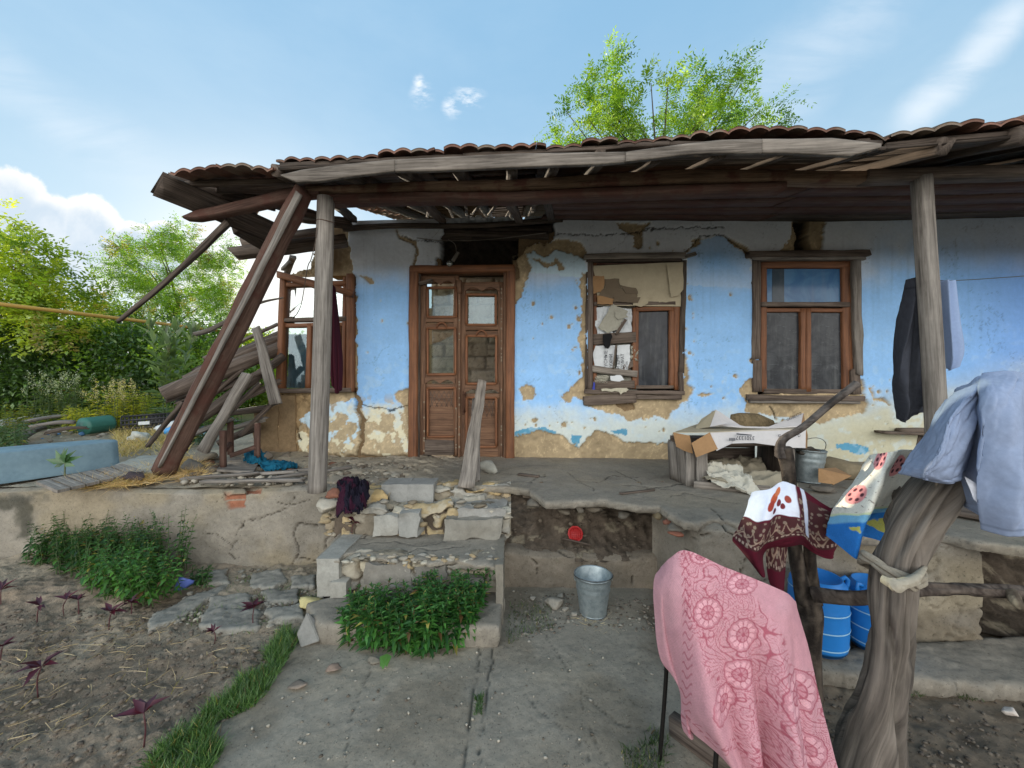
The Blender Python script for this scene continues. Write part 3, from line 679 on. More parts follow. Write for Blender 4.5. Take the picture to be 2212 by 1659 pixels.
# ------------------------------------------------------------------ middle window (patched with card, boards and paper)
w2 = part_empty('window', wpt(1372, 850), house, 'window patched with cardboard, papers and boards, one dark pane left')
bar('lintel_board', (1262, 556), (1478, 553), 11, -.02, .07, M['wood_pale'], w2, seed=21, rough=.006, jag=.015)
bar('lintel_board', (1478, 556), (1502, 549), 8, -.02, .05, M['wood_grey'], w2, seed=22, jag=.02)
bar('lintel_board', (1266, 564), (1470, 562), 5, -.02, .045, M['wood_dark'], w2, seed=23)
bar('casing', (1275, 566), (1274, 842), 11, -.04, .03, M['wood_brown'], w2, seed=24, rough=.004)
bar('casing', (1269, 566), (1266, 842), 6, -.04, .015, M['wood_dark'], w2, seed=25)
bar('casing', (1477, 564), (1470, 806), 11, -.05, .02, M['wood_dark'], w2, seed=26)
bar('casing', (1469, 803), (1472, 851), 8, -.02, .05, M['wood_brown'], w2, seed=27)
bar('frame', (1284, 566), (1284, 842), 8, -.10, -.01, M['wood_orange'], w2, seed=28)
bar('frame', (1460, 640), (1461, 842), 15, -.10, -.004, M['wood_orange'], w2, seed=29)
bar('frame', (1280, 569), (1470, 567), 9, -.10, -.02, M['wood_red'], w2, seed=30)
bar('transom', (1282, 658), (1456, 656), 8, -.08, .012, M['wood_brown'], w2, seed=31)
bar('sash', (1372, 666), (1371, 840), 13, -.08, -.002, M['wood_orange'], w2, seed=32)
bar('sash', (1449, 666), (1449, 838), 11, -.08, .001, M['wood_orange'], w2, seed=33)
bar('sash', (1372, 669), (1452, 668), 9, -.08, .003, M['wood_orange'], w2, seed=34)
bar('sash', (1372, 836), (1452, 836), 8, -.08, .004, M['wood_brown'], w2, seed=35)
quadp('pane', rect(1377, 673, 1445, 834), -.04, .006, M['darkpane'], w2)
bar('sill', (1262, 845), (1476, 849), 9, -.03, .06, M['wood_brown'], w2, seed=36, rough=.005)
bar('sill', (1370, 858), (1470, 858), 10, -.03, .045, M['wood_brown'], w2, seed=37, rough=.006)
bar('loose_board', (1261, 865), (1374, 860), 20, .01, .055, M['wood_brown'], w2, seed=38, rough=.006, jag=.01)
bar('board', (1280, 733), (1373, 728), 23, -.03, .01, M['wood_brown'], w2, seed=39, rough=.005)
bar('board', (1278, 797), (1376, 808), 15, -.02, .025, M['wood_pale'], w2, seed=40, rough=.006)
bar('board', (1330, 804), (1378, 779), 12, -.03, -.005, M['wood_brown'], w2, seed=41, rough=.006)
bar('board', (1280, 832), (1370, 830), 17, -.02, .018, M['wood_brown'], w2, seed=42, rough=.006)
def bent(name, pts, o, mat, parent, n=3, amp=1.2, seed=0, th=.005): return quadp(name, ragged(pts, amp, n, seed), o, th, mat, parent)
crinkle('cardboard_sheet', [(1282, 574), (1476, 566), (1470, 662), (1290, 660)], .012, .008, M['card'], w2, 24, 2, sc=4)
bent('cardboard_flap', [(1441, 572), (1476, 566), (1476, 625), (1466, 638), (1450, 642), (1444, 600)], .038, M['card'], w2, seed=1)
bent('cardboard_sheet', [(1365, 640), (1402, 638), (1400, 655), (1385, 663), (1368, 660)], .036, M['card'], w2, seed=12)
bent('brown_cardboard', [(1281, 597), (1305, 596), (1306, 612), (1300, 630), (1282, 635)], .034, M['cardbrown'], w2, seed=2)
bent('cardboard_patch', [(1306, 603), (1338, 602), (1338, 622), (1308, 626)], .034, M['carddark'], w2, seed=3)
bent('cardboard_patch', [(1302, 624), (1340, 622), (1378, 632), (1376, 642), (1320, 645), (1292, 638)], .038, M['carddark'], w2, seed=4)
bent('cardboard_patch', [(1338, 615), (1374, 622), (1378, 634), (1352, 634)], .045, M['carddark'], w2, seed=5)
bent('cardboard_patch', [(1325, 640), (1384, 642), (1378, 654), (1326, 651)], .05, M['carddark'], w2, seed=6)
bent('cardboard_patch', [(1289, 638), (1326, 646), (1324, 658), (1290, 656)], .046, M['cardbrown'], w2, seed=7)
crinkle('backing_sheet', rect(1280, 655, 1376, 845), -.07, .02, M['papergrey'], w2, 30, 4)
crinkle('paper', [(1285, 665), (1320, 660), (1322, 722), (1290, 722)], -.01, .03, M['paper'], w2, 16, 6)
crinkle('paper', [(1335, 664), (1366, 668), (1365, 716), (1325, 722)], -.02, .03, M['paper'], w2, 16, 7)
bent('newspaper', [(1323, 656), (1357, 672), (1334, 712), (1313, 720), (1292, 707), (1305, 686)], .03, M['papergrey'], w2, seed=8)
bent('newspaper', [(1330, 674), (1342, 670), (1358, 685), (1336, 691), (1328, 682)], .045, M['papergrey'], w2, seed=9)
bar('twig', (1332, 722), (1352, 690), 6, .03, .05, M['wood_brown'], w2, seed=44, rough=.01)
crinkle('paper', [(1284, 747), (1330, 746), (1329, 794), (1282, 794)], -.005, .012, M['paper'], w2, 14, 9)
crinkle('paper', [(1334, 746), (1359, 744), (1358, 798), (1331, 800)], .0, .012, M['paper'], w2, 14, 10)
bar('twig', (1331, 745), (1324, 797), 3, .02, .04, M['wood_brown'], w2, seed=45, rough=.01)
crinkle('crumpled_paper', [(1286, 812), (1315, 810), (1312, 828), (1284, 826)], .0, .06, M['papergrey'], w2, 14, 11)
bent('paper', [(1318, 812), (1340, 810), (1348, 820), (1340, 824), (1320, 822)], .02, M['paper'], w2, seed=13)
crinkle('crumpled_paper', [(1362, 748), (1378, 744), (1378, 780), (1360, 776)], -.01, .06, M['papergrey'], w2, 12, 12)
bent('flaking_putty', [(1298, 840), (1352, 838), (1358, 842), (1342, 852), (1336, 846), (1300, 845)], .075, M['foam'], w2, n=5, seed=10)
bent('ribbon', [(1282, 826), (1285, 826), (1286, 842), (1280, 848)], .05, M['blueribbon'], w2, seed=11)
sk = quadp('sock', [(1303, 722), (1320, 720), (1323, 727), (1319, 737), (1318, 748), (1314, 753), (1307, 750), (1303, 738)], .05, .025, M['sock'], None)
tag(sk, 'black sock hung over the upper board of the patched window', 'sock')
def text(name, s, size, org, ex, ey, mat, parent, ext=.0006):
    "lettering lying on a surface; ex reading direction, ey up of letters"
    cu = bpy.data.curves.new(name, 'FONT'); cu.body = s; cu.size = size; cu.extrude = ext; cu.resolution_u = 2
    o = bpy.data.objects.new(name, cu); COL.objects.link(o); bpy.context.view_layer.update()
    me = bpy.data.meshes.new_from_object(o); bpy.data.objects.remove(o)
    ex = Vector(ex).normalized(); ey = Vector(ey).normalized(); nz_ = ex.cross(ey)
    for v in me.vertices: v.co = Vector(org)+ex*v.co.x+ey*v.co.y+nz_*v.co.z
    me.materials.clear(); return link(name, me, mat, parent)
for s, x in (('УСНЫЕ', 1312), ('УХНИ', 1323)): text('lettering', s, .052, wpt(x, 792, .016), (0, 0, 1), -WE, M['ink'], w2)
for s, x in (('И ДНИ', 1338), ('ОМРАТ', 1348), ('80-230', 1356)): text('lettering', s, .048 if x < 1355 else .03, wpt(x, 797, .02), (0, 0, 1), -WE, M['ink'], w2)

# ------------------------------------------------------------------ left window (broken, seen through)
w1 = part_empty('window', wpt(686, 848), house, 'broken leaning window beside the left porch post with sky showing through')
bar('frame', (617, 602), (607, 846), 13, -.06, .06, M['wood_orange'], w1, seed=51)
bar('frame', (760, 594), (759, 846), 15, -.05, .07, M['wood_orange'], w1, seed=52)
bar('frame', (748, 600), (744, 846), 8, -.05, .03, M['wood_orange'], w1, seed=53)
bar('frame', (617, 617), (754, 612), 10, -.04, .05, M['wood_orange'], w1, seed=54)
bar('cornice', (603, 594), (692, 618), 16, .03, .14, M['wood_orange'], w1, seed=55, jag=.03, taper=(.9, 1))
bar('cornice', (700, 616), (762, 636), 13, .06, .13, M['wood_orange'], w1, seed=56, jag=.02)
bar('transom', (611, 693), (750, 689), 9, -.04, .05, M['wood_brown'], w1, seed=57)
bar('sash', (612, 704), (748, 701), 9, -.04, .03, M['wood_orange'], w1, seed=58)
bar('sash', (614, 703), (609, 840), 9, -.04, .035, M['wood_orange'], w1, seed=59)
bar('sash', (671, 700), (667, 840), 10, -.04, .035, M['wood_orange'], w1, seed=60)
bar('sash', (733, 700), (732, 840), 9, -.04, .035, M['wood_orange'], w1, seed=61)
bar('sill', (604, 844), (764, 842), 10, -.05, .08, M['wood_brown'], w1, seed=62)
M['glasspale'] = m_glass('broken_pale_glass', (1, 1, 1), .06, .8, .25)
quadp('broken_glass', [(624, 684), (624, 628), (636, 626), (640, 650), (652, 655), (668, 648), (660, 668), (641, 670), (640, 684)], .0, .004, M['glasspale'], w1)
quadp('broken_glass', [(640, 686), (643, 664), (655, 650), (668, 655), (672, 640), (684, 628), (690, 628), (690, 686)], .002, .004, M['glasspale'], w1)
quadp('broken_glass', [(716, 640), (726, 632), (741, 640), (742, 668), (730, 684), (716, 684)], .002, .004, M['glasspale'], w1)
quadp('pane', rect(618, 708, 667, 838), .0, .004, M['glassblue'], w1)
quadp('pane', rect(728, 708, 742, 838), .0, .004, M['glasspale'], w1)
bar('post_stub', (630, 615), (626, 700), 12, -.36, -.25, M['wood_grey'], w1, seed=63)
ct = cloth('curtain', [[(716, 618, 4.30), (719, 616, 4.26), (724, 622, 4.3)], [(713, 700, 4.30), (721, 702, 4.22), (732, 705, 4.32)], [(712, 780, 4.30), (723, 785, 4.22), (738, 780, 4.32)], [(716, 826, 4.30), (727, 850, 4.24), (737, 842, 4.3)]],
     24, 60, M['cloth'], None, lambda u, v: np.array(lin(62, 22, 34))*(1+.2*np.sin(u*14)[..., None]*0+0*v[..., None]),
     lambda u, v: np.stack([0*u, .025*np.sin(u*19+v*2), 0*u], -1), .004)
tag(ct, 'dark maroon curtain hanging down from the broken left window', 'curtain')

M['reflblue'] = m_plain('blue_reflection_sheet', lin(74, 104, 128), .5, 0, .5, 5, .5)
crinkle('reflection_sheet', rect(622, 722, 664, 838), -.12, .03, M['reflblue'], w1, 18, 5)  # added sheet, coloured to imitate the bluish reflection in the lower pane
# ------------------------------------------------------------------ double door
dr = part_empty('door', wpt(1000, 1000), house, 'worn brown panelled double door with small panes')
bar('door_frame', (897, 580), (895, 996), 19, -.10, .06, M['wood_orange'], dr, seed=70, rough=.004)
bar('door_frame', (1104, 580), (1102, 1008), 19, -.10, .06, M['wood_orange'], dr, seed=71, rough=.004)
bar('door_frame', (890, 585), (1112, 583), 15, -.10, .064, M['wood_orange'], dr, seed=72, rough=.004)
bar('door_frame', (909, 590), (907, 990), 6, -.14, .02, M['wood_dark'], dr, seed=73)
bar('door_frame', (1092, 590), (1091, 1000), 6, -.14, .02, M['wood_door'], dr, seed=74)
bar('threshold', (900, 992), (1096, 1003), 12, -.2, .03, M['wood_brown'], dr, seed=75)
def leaf_door(x0, x1, y0, y1, gl, gh, rail2, pan, bot, seed, skew=0):
    L = part_empty('door_leaf', wpt((x0+x1)/2, y1), dr)
    B = lambda n, a, b, w, o0, o1, m='wood_door', **k: bar(n, a, b, w, o0, o1, M[m], L, **k)
    sx0, sx1 = x0+8, x1-7
    B('stile', (x0+5, y0), (x0+4, y1), 14, -.07, -.01, seed=seed); B('stile', (x1-4, y0), (x1-4, y1), 12, -.07, -.012, seed=seed+1)
    B('rail', (x0, y0+8), (x1, y0+7), 16, -.07, -.014, seed=seed+2)
    B('rail', (x0, gl[1]+8), (x1, gl[1]+8), 14, -.07, -.013, seed=seed+3); B('rail', (x0, gh[0]-7), (x1, gh[0]-7), 12, -.07, -.016, seed=seed+31)
    B('rail', (x0, gh[1]+8), (x1, gh[1]+8), 16, -.07, -.013, seed=seed+4)
    B('rail', (x0, pan[0]-6), (x1, pan[0]-6), 12, -.07, -.015, seed=seed+5); B('rail', (x0, pan[1]+12), (x1, pan[1]+13), 26, -.07, -.016, seed=seed+6)
    # raised mouldings round panes and panel
    for (ax, ay, bx, by) in ((gl[2], gl[0], gl[3], gl[1]), (gh[2], gh[0], gh[3], gh[1]), (gh[2], pan[0], gh[3], pan[1])):
        for a, b in (((ax-3, ay-3), (bx+3, ay-3)), ((ax-3, by+3), (bx+3, by+3)), ((ax-3, ay-3), (ax-3, by+3)), ((bx+3, ay-3), (bx+3, by+3))):
            B('moulding', a, b, 5, -.03, .004, 'wood_orange', seed=seed+7)
    # little arch over the lower pane
    mx = (gh[2]+gh[3])/2; arch = [wpt(mx+math.cos(t)*11, gh[0]-3-math.sin(t)*12, 0) for t in np.linspace(0, math.pi, 9)]
    tube('arch_moulding', arch, .012, M['wood_orange'], L, 8)
    # carved wavy drips
    def drip(y, yw, o):
        xs = np.linspace(sx0, sx1, 23); t = (xs-sx0)/(sx1-sx0)
        wv_ = -np.abs(np.sin(t*math.pi*2.0))*5+np.cos(t*math.pi*4)*1.5
        pts = [(x, y-yw) for x in xs]+[(x, y+yw+w_) for x, w_ in zip(xs[::-1], wv_[::-1])]
        quadp('carved_rail', pts, o, .03, M['wood_door'], L)
    drip(y0+10, 6, .012); drip(gh[1]+16, 5, .014)
    quadp('panel', rect(gh[2]-2, pan[0], gh[3]+2, pan[1]), -.03, .02, M['wood_door'], L)
    rs = random.Random(seed)   # shallow diamond carving
    for i in range(-3, 8):
        for sg in (1, -1):
            xa = gh[2]+(gh[3]-gh[2])*i/5; a = (xa, pan[0]+4); ln_ = 34
            pts = [(a[0]+sg*t*.55, a[1]+t) for t in (0, ln_)]
            pts = [(min(max(x, gh[2]+2), gh[3]-2), y) for x, y in pts]
            if abs(pts[0][0]-pts[1][0]) > 3: B('carving', pts[0], pts[1], .9, -.03, -.028, 'wood_brown', seed=i+9)
    if bot: B('kick_board', (x0+4, bot), (x1-9, bot+1), 32, -.03, .018, 'wood_brown', seed=seed+8, rough=.006)
    return L
la = leaf_door(910, 990, 597, 985, (625, 682, 927, 983), (712, 806, 927, 981), 0, (841, 940), 966, 80)
lb = leaf_door(995, 1086, 611, 1003, (640, 699, 1011, 1068), (729, 826, 1011, 1069), 0, (862, 962), 0, 100)
quadp('pane', rect(927, 625, 983, 682), -.035, .003, M['glassblue'], la); quadp('pane', rect(1011, 640, 1068, 699), -.035, .003, M['glassblue'], lb)
quadp('pane', [(927, 745), (950, 738), (981, 722), (981, 806), (927, 806)], -.035, .003, M['glass'], la)
rsx = random.Random(4)
for nm, xx, ya, yb, par in (('astragal', 992, 612, 1000, lb), ('hinge_strip', 1083, 615, 1004, lb), ('hinge_strip', 916, 830, 980, la), ('hinge_strip', 985, 880, 984, la)):
    bar(nm, (xx+1, ya), (xx, yb), 5, -.02, .022, M['wood_door'], par, seed=xx)
    for i in range(int((yb-ya)/7)):     # flaked white paint left on the bead
        if rsx.random() < .3:
            y = ya+i*7+rsx.uniform(0, 3); quadp('paint_flake', rect(xx-1.5, y, xx+1.7, y+rsx.uniform(2, 5)), .0245, .002, M['putty'], par)
bar('astragal_cap', (993, 606), (993, 634), 8, -.02, .05, M['wood_door'], lb, seed=130)
bar('latch_board', (905, 613), (934, 606), 8, .015, .05, M['wood_brown'], dr, seed=131)
M['rust'] = m_plain('rusty_iron', lin(96, 66, 50), .75, .4, .5, 30, .6)
tube('handle', [wpt(1003, 852, .0), wpt(1003, 856, .05), wpt(1004, 870, .055), wpt(1003, 884, .05), wpt(1003, 890, .0)], .008, M['rust'], lb, 8)
quadp('handle_plate', rect(999, 845, 1007, 896), .0, .012, M['rust'], lb)
# cracked adobe brick partition seen through the door, floor and ceiling of the rooms
a_ = np.arange(-1.25, 5.5, .02); b_ = np.arange(.6, 3.3, .02); A_, B_ = np.meshgrid(a_, b_)
row = np.floor(B_/.19); bx = (A_+row*.19)/.42; by = B_/.19; fx = np.abs(bx-np.round(bx))*.42; fy = np.abs(by-np.round(by))*.19
jn = np.minimum(fx, fy)+.012*fbm(A_*7, B_*7, None, 3, 3); j = 1-sstep(jn, .006, .018)
_, f2_, _c = voro(A_*7+row, B_*11, 3); ck = 1-sstep(f2_, .02, .09)
hh = -.03*j-.012*ck+.008*fbm(A_*20, B_*20, None, 3, 4); pc_ = np.array(lin(176, 172, 160))*(1-.5*np.maximum(j, ck*.7)[..., None])
pv = np.array(tuple(WO))+A_[..., None]*np.array(tuple(WE))+(-1.15+hh)[..., None]*np.array(tuple(WN))+B_[..., None]*np.array((0, 0, 1.))
npmesh('inner_partition', pv.reshape(-1, 3), gridfaces(len(a_), len(b_)), M['adobe'], house, col=pc_.reshape(-1, 3))
def wbox(name, s0, s1, o0, o1, z0, z1, mat, parent, col=None):
    return prism(name, [ws(s0, z0, o1), ws(s1, z0, o1), ws(s1, z1, o1), ws(s0, z1, o1)], WN, o1-o0, mat, parent, col=col)
wbox('ceiling', .3, 6.6, -1.14, -.4, 3.22, 3.27, M['wood_dark'], house)
wbox('gable_boards', .2, 6.6, -2.4, -2.36, 3.1, 4.3, M['wood_dark'], house)
wbox('rear_wall', -2.3, 6.6, -3.9, -3.6, .6, 3.1, M['adobe'], house, tuple(C_CLAYD))
wbox('right_end_wall', 6.3, 6.6, -3.6, -.4, .6, 3.1, M['adobe'], house, tuple(C_CLAYD))
wbox('partition', 1.0, 1.12, -1.14, -.4, .6, 3.2, M['adobe'], house, tuple(C_CLAYD))
# ------------------------------------------------------------------ roof
def eaveY(x): return float(np.interp(x, [300, 560, 1900, 2212, 2700, 3800], [2.86, 2.78, 2.42, 2.28, 2.19, 2.01]))
EY = [(372, 388), (400, 381), (450, 372), (520, 366), (590, 374), (592, 352), (620, 345), (700, 350), (800, 341), (900, 334), (1000, 330), (1106, 326), (1250, 316), (1400, 306), (1500, 298), (1650, 290), (1780, 288), (1880, 288), (1925, 304), (1960, 298), (2050, 286), (2130, 276), (2212, 262), (2500, 225), (3800, 131)]
SL = math.tan(math.radians(19))
def roof_sheet(name, x0, x1, depth, seed, drop=0):
    "interlocking clay tiles: wavy across, stepped per course, thick edge at the eave"
    pxs = np.arange(x0, x1, 1.5); ys = np.interp(pxs, [p[0] for p in EY], [p[1] for p in EY])
    Ye = np.array([eaveY(x) for x in pxs]); Xe = (pxs-CX)/F*Ye; Ze = CZ+(CY-ys)/F*Ye+.012
    k = np.ones(7)/7; Ze = np.convolve(np.pad(Ze, 3, 'edge'), k, 'valid')
    n = len(pxs); ds = []
    c = 0
    while c*.30 < depth: ds += [c*.30, c*.30+.02, c*.30+.1, c*.30+.2, c*.30+.298]; c += 1
    ds = np.array(ds); m = len(ds); D, XX = np.meshgrid(ds, Xe, indexing='ij'); ZZ = np.tile(Ze, (m, 1)); YY = np.tile(Ye, (m, 1))
    course = np.floor(D/.2999); fr = D-course*.30
    w = (XX+course*.113)/.118; wave = .022*np.abs(np.sin(w*np.pi))**.8
    tid = np.floor(w/2); jit = (_h(tid, course, np.zeros_like(tid), seed)-.5); jit2 = _h(tid, course, np.zeros_like(tid), seed+3)
    wave = wave*(.75+.5*jit2); Z1 = ZZ+D*SL+wave+jit*.022-fr*.05*1.0+.012
    Y1 = YY+D-(.05*jit)*(fr < .05)
    top = np.stack([XX, Y1, Z1], -1); bot = np.stack([XX, Y1, Z1-.018-.004*jit], -1)
    cc = np.array(lin(124, 92, 78))[None, None]*(.5+.7*jit2[..., None])
    li = sstep(fbm(XX*6, YY*6+D*6, None, 4, seed), .0, .35)[..., None]*.7; cc = cc*(1-li)+np.array(lin(122, 112, 98))*li
    Y1 = Y1; V_ = np.concatenate([top.reshape(-1, 3), bot.reshape(-1, 3)]); q1 = gridfaces(n, m); N = n*m
    i = np.arange(n-1); ed = np.stack([N+i, N+i+1, i+1, i], -1)
    j = np.arange(m-1)*n; e2 = np.stack([j, N+j, N+j+n, j+n], -1); e3 = np.stack([j+n-1, j+2*n-1, N+j+2*n-1, N+j+n-1], -1)
    return npmesh(name, V_, np.vstack([q1[:, ::-1], q1+N, ed, e2, e3]), M['tile'], roof, smooth=False, col=np.concatenate([cc.reshape(-1, 3)]*2))
roof = part_empty('roof', (1.5, 4.5, 3.1), house)
roof_sheet('tile_covering', 592, 940, 5.2, 1)
roof_sheet('tile_covering', 940, 1160, 3.0, 2)
roof_sheet('tile_covering', 1160, 1926, 5.2, 3)
roof_sheet('tile_covering', 1922, 3760, 5.2, 4)
roof_sheet('tile_covering', 372, 470, .95, 5)
roof_sheet('tile_covering', 470, 590, 4.9, 6)
def eave_pt(x, dz=0, dy=0):
    Y = eaveY(x); y = np.interp(x, [p[0] for p in EY], [p[1] for p in EY]); p = P(x, y, Y); p.z += dz; p.y += dy; p.z += dy*SL; return p
# fascia boards, three weathered lengths (photo outline gives top and bottom edge)
def strip(name, top, botm, mat, parent, th=.025, dY=0, seed=0, n=60):
    "board following the eave, ragged lower edge"
    xs = np.linspace(max(top[0][0], botm[0][0])-0, min(top[-1][0], botm[-1][0]), n); V_ = []; UV = []; L = 0; q = []
    rows = (0, .06, .25, .5, .75, .94, 1)
    for i, x in enumerate(xs):
        yt = np.interp(x, *zip(*top)); yb = np.interp(x, *zip(*botm))+1.0*(vn(np.array([x*.12]), np.array([seed+.5]), s=5)[0]-.5)
        Y = eaveY(x)+dY
        for r in rows:
            y = yt*(1-r)+yb*r; p = P(x, y, Y); V_.append((p.x, p.y+(.004 if r in (0, 1) else 0), p.z)); UV.append((p.x+seed*3.3, p.z*1.0+seed))
    m = len(rows); N = len(V_); V_ = V_+[(a, b+th, c) for a, b, c in V_]; UV = UV*2
    for i in range(n-1):
        for j in range(m-1): a = i*m+j; q += [(a, a+1, a+m+1, a+m), (N+a, N+a+m, N+a+m+1, N+a+1)]
        a = i*m; q += [(a, a+m, N+a+m, N+a), (a+m-1, N+a+m-1, N+a+2*m-1, a+2*m-1)]
    for j in range(m-1): q += [(j, N+j, N+j+1, j+1), ((n-1)*m+j, (n-1)*m+j+1, N+(n-1)*m+j+1, N+(n-1)*m+j)]
    return npmesh(name, V_, q, mat, parent, uv=UV)
strip('fascia_board', [(606, 377), (650, 366), (760, 352), (853, 343)], [(606, 379), (640, 393), (690, 391), (760, 380), (853, 369)], M['wood_fascia'], roof, dY=-.02, seed=1)
strip('fascia_board', [(853, 344), (1106, 331), (1352, 327)], [(853, 369), (900, 370), (1106, 361), (1290, 354), (1352, 349)], M['wood_fascia'], roof, dY=-.025, seed=2)
strip('fascia_board', [(1352, 327), (1485, 309), (1560, 301), (1646, 299)], [(1352, 349), (1420, 341), (1485, 333), (1560, 330), (1646, 330)], M['wood_fascia'], roof, dY=-.03, seed=3)
strip('fascia_board', [(1646, 299), (1713, 299), (1800, 297), (1904, 309)], [(1646, 330), (1713, 330), (1800, 334), (1840, 336), (1904, 318)], M['wood_fascia'], roof, dY=-.022, seed=4)
# wavy dark batten between tiles and fascia
for x0, x1, sd_ in ((600, 1000, 1), (1000, 1450, 2), (1450, 1915, 3), (1926, 3700, 4)):
    timber('batten', eave_pt(x0, -.022, .05), eave_pt(x1, -.022, .05), .05, .03, M['wood_dark'], roof, seed=sd_, rough=.006)
# rafters
def rafter(xp, seed, off=0, depth=4.6, name='rafter', mat='wood_brown', w=.085, h=.10, x2=None):
    a = eave_pt(xp, -.075+off, .05); b = a+Vector((0, depth, depth*SL)) if x2 is None else Vector(x2)
    return timber(name, a, b, w, h, M[mat], roof, seed=seed, rough=.006, jag=.02)
for i, xp in enumerate((640, 745, 862, 985, 1106, 1200, 1300, 1425, 1565, 1720, 1880, 2060, 2240, 2440, 2700, 3000, 3350)):
    rafter(xp, i, mat='wood_dark')
for k in range(1, 16):       # battens carrying the tiles
    for x0, x1 in ((600, 1180), (1180, 1920), (1925, 3700)):
        timber('batten', eave_pt(x0, -.018, .30*k), eave_pt(x1, -.018, .30*k), .05, .03, M['wood_dark'], roof, seed=k*3+x0, rough=.006, n=12)
for x0, x1, dep in ((1170, 1922, 4.6), (1924, 3740, 4.6), (600, 900, 1.0)):      # roof boarding under the battens
    nb = int(dep/.19)
    for k in range(nb):
        timber('roof_board', eave_pt(x0, -.045, .10+.19*k), eave_pt(x1, -.045, .10+.19*k), .18, .02, M['wood_dark'], roof, up=(0, -SL, 1), seed=k+int(x0), n=10, rough=.004)
# beam along the porch
beamc = [(393, 467), (460, 455), (560, 432), (650, 411), (688, 407), (800, 405), (900, 407), (1106, 399), (1300, 394), (1500, 389), (1700, 380), (1900, 370), (2212, 362), (2500, 350)]
def beamY(x): return float(np.interp(x, [390, 690, 2000, 2500, 3589], [3.12, 3.02, 2.74, 2.6, 2.34]))
def poly_beam(name, pts, hpx, depth, mat, parent, yoff=0, seed=0, rnd=0):
    xs = np.linspace(pts[0][0], pts[-1][0], 60); V_ = []; UV = []; q = []; L = 0; prev = None
    for i, x in enumerate(xs):
        y = np.interp(x, *zip(*pts)); Y = beamY(x)+yoff; h = (hpx if np.isscalar(hpx) else np.interp(x, *zip(*hpx)))/F*Y; c = P(x, y, Y)
        if prev is not None: L += (c-prev).length
        prev = c; wob = .006*(vn(np.array([x*.03]), np.array([seed*1.]), s=3)[0]-.5)
        sec = [(-depth/2, -h/2+.012), (-depth/2+.012, -h/2), (depth/2-.012, -h/2), (depth/2, -h/2+.012), (depth/2, h/2-.012), (depth/2-.012, h/2), (-depth/2+.012, h/2), (-depth/2, h/2-.012), (-depth/2, -h/2+.012)]
        pr = 0
        for j, (a, b) in enumerate(sec):
            if j: pr += math.dist(sec[j-1], sec[j])
            V_.append((c.x, c.y+a+wob+depth/2, c.z+b+wob)); UV.append((L+seed, pr+seed*.7))
    for i in range(len(xs)-1):
        for j in range(8): a = i*9+j; q.append((a, a+9, a+10, a+1))
    for b0 in (0, (len(xs)-1)*9):
        for f in ((0, 1, 2, 3), (0, 3, 4, 7), (4, 5, 6, 7)): q.append([b0+t for t in f])
    return npmesh(name, V_, q, mat, parent, uv=UV)
poly_beam('beam', beamc[:5], [(393, 6), (420, 20), (600, 26), (688, 26)], .09, M['wood_red'], house, seed=1)
lo = [(690, 427), (900, 421), (1106, 421), (1300, 411), (1500, 405), (1700, 398)]
up = [(660, 408), (800, 404), (900, 399), (1106, 397), (1300, 385), (1500, 377), (1700, 376), (1800, 379), (1905, 377)]
poly_beam('beam', lo, 17, .13, M['wood_red'], house, yoff=.015, seed=2)
poly_beam('beam', up, [(660, 16), (1000, 20), (1300, 24), (1500, 28), (1700, 22), (1905, 22)], .12, M['wood_beam'], house, yoff=-.003, seed=3)
poly_beam('beam', [(1880, 375), (2212, 364), (2560, 349), (3589, 297)], 24, .12, M['wood_brown'], house, yoff=-.025, seed=4)
# soffit boards from the beam up to the wall
def soffit(x0, x1, f0, f1, mat, seed):
    def pt(x, f):
        yb = np.interp(x, [700, 1190, 1500, 2212, 2600, 3589], [436, 426, 412, 392, 382, 336]); a = P(x, yb, beamY(x)+.13)
        X = a.x; Yw_ = 4.4+X*WE.y/WE.x; zb = CZ+Yw_*(CY-np.interp(CX+F*X/Yw_, [750, 1200, 1800, 2212, 2600], [486, 476, 480, 470, 462]))/F
        return Vector((X, a.y*(1-f)+(Yw_-.0)*f, a.z*(1-f)+zb*f))
    xs = np.linspace(x0, x1, 30); V_ = []; UV = []; q = []
    for x in xs:
        for (f, dz) in ((f0, 0), (f1, 0), (f1, .022), (f0, .022)):
            p = pt(x, f); sag = .012*(vn(np.array([x*.01]), np.array([seed*2.3+f]), s=8)[0]-.5); V_.append((p.x, p.y, p.z+dz+sag)); UV.append((p.x+seed*2.1, p.y))
    for i in range(29):
        for j in range(4): a = i*4+j; b = i*4+(j+1) % 4; q.append((a, b, b+4, a+4))
    q += [(0, 1, 2, 3), (116, 119, 118, 117)]
    return npmesh('soffit_board', V_, q, mat, house, uv=UV)
soffit(1192, 1760, 0.01, .235, M['wood_red'], 1); soffit(1200, 1790, .25, .49, M['wood_red'], 2)
soffit(1215, 1850, .505, .735, M['wood_red'], 3); soffit(1196, 1880, .75, .985, M['wood_red'], 4)
soffit(1764, 3589, 0.01, .24, M['wood_red'], 5); soffit(1794, 3589, .25, .495, M['wood_red'], 6); soffit(1853, 3589, .507, .74, M['wood_red'], 7); soffit(1884, 3589, .75, .985, M['wood_dark'], 8)
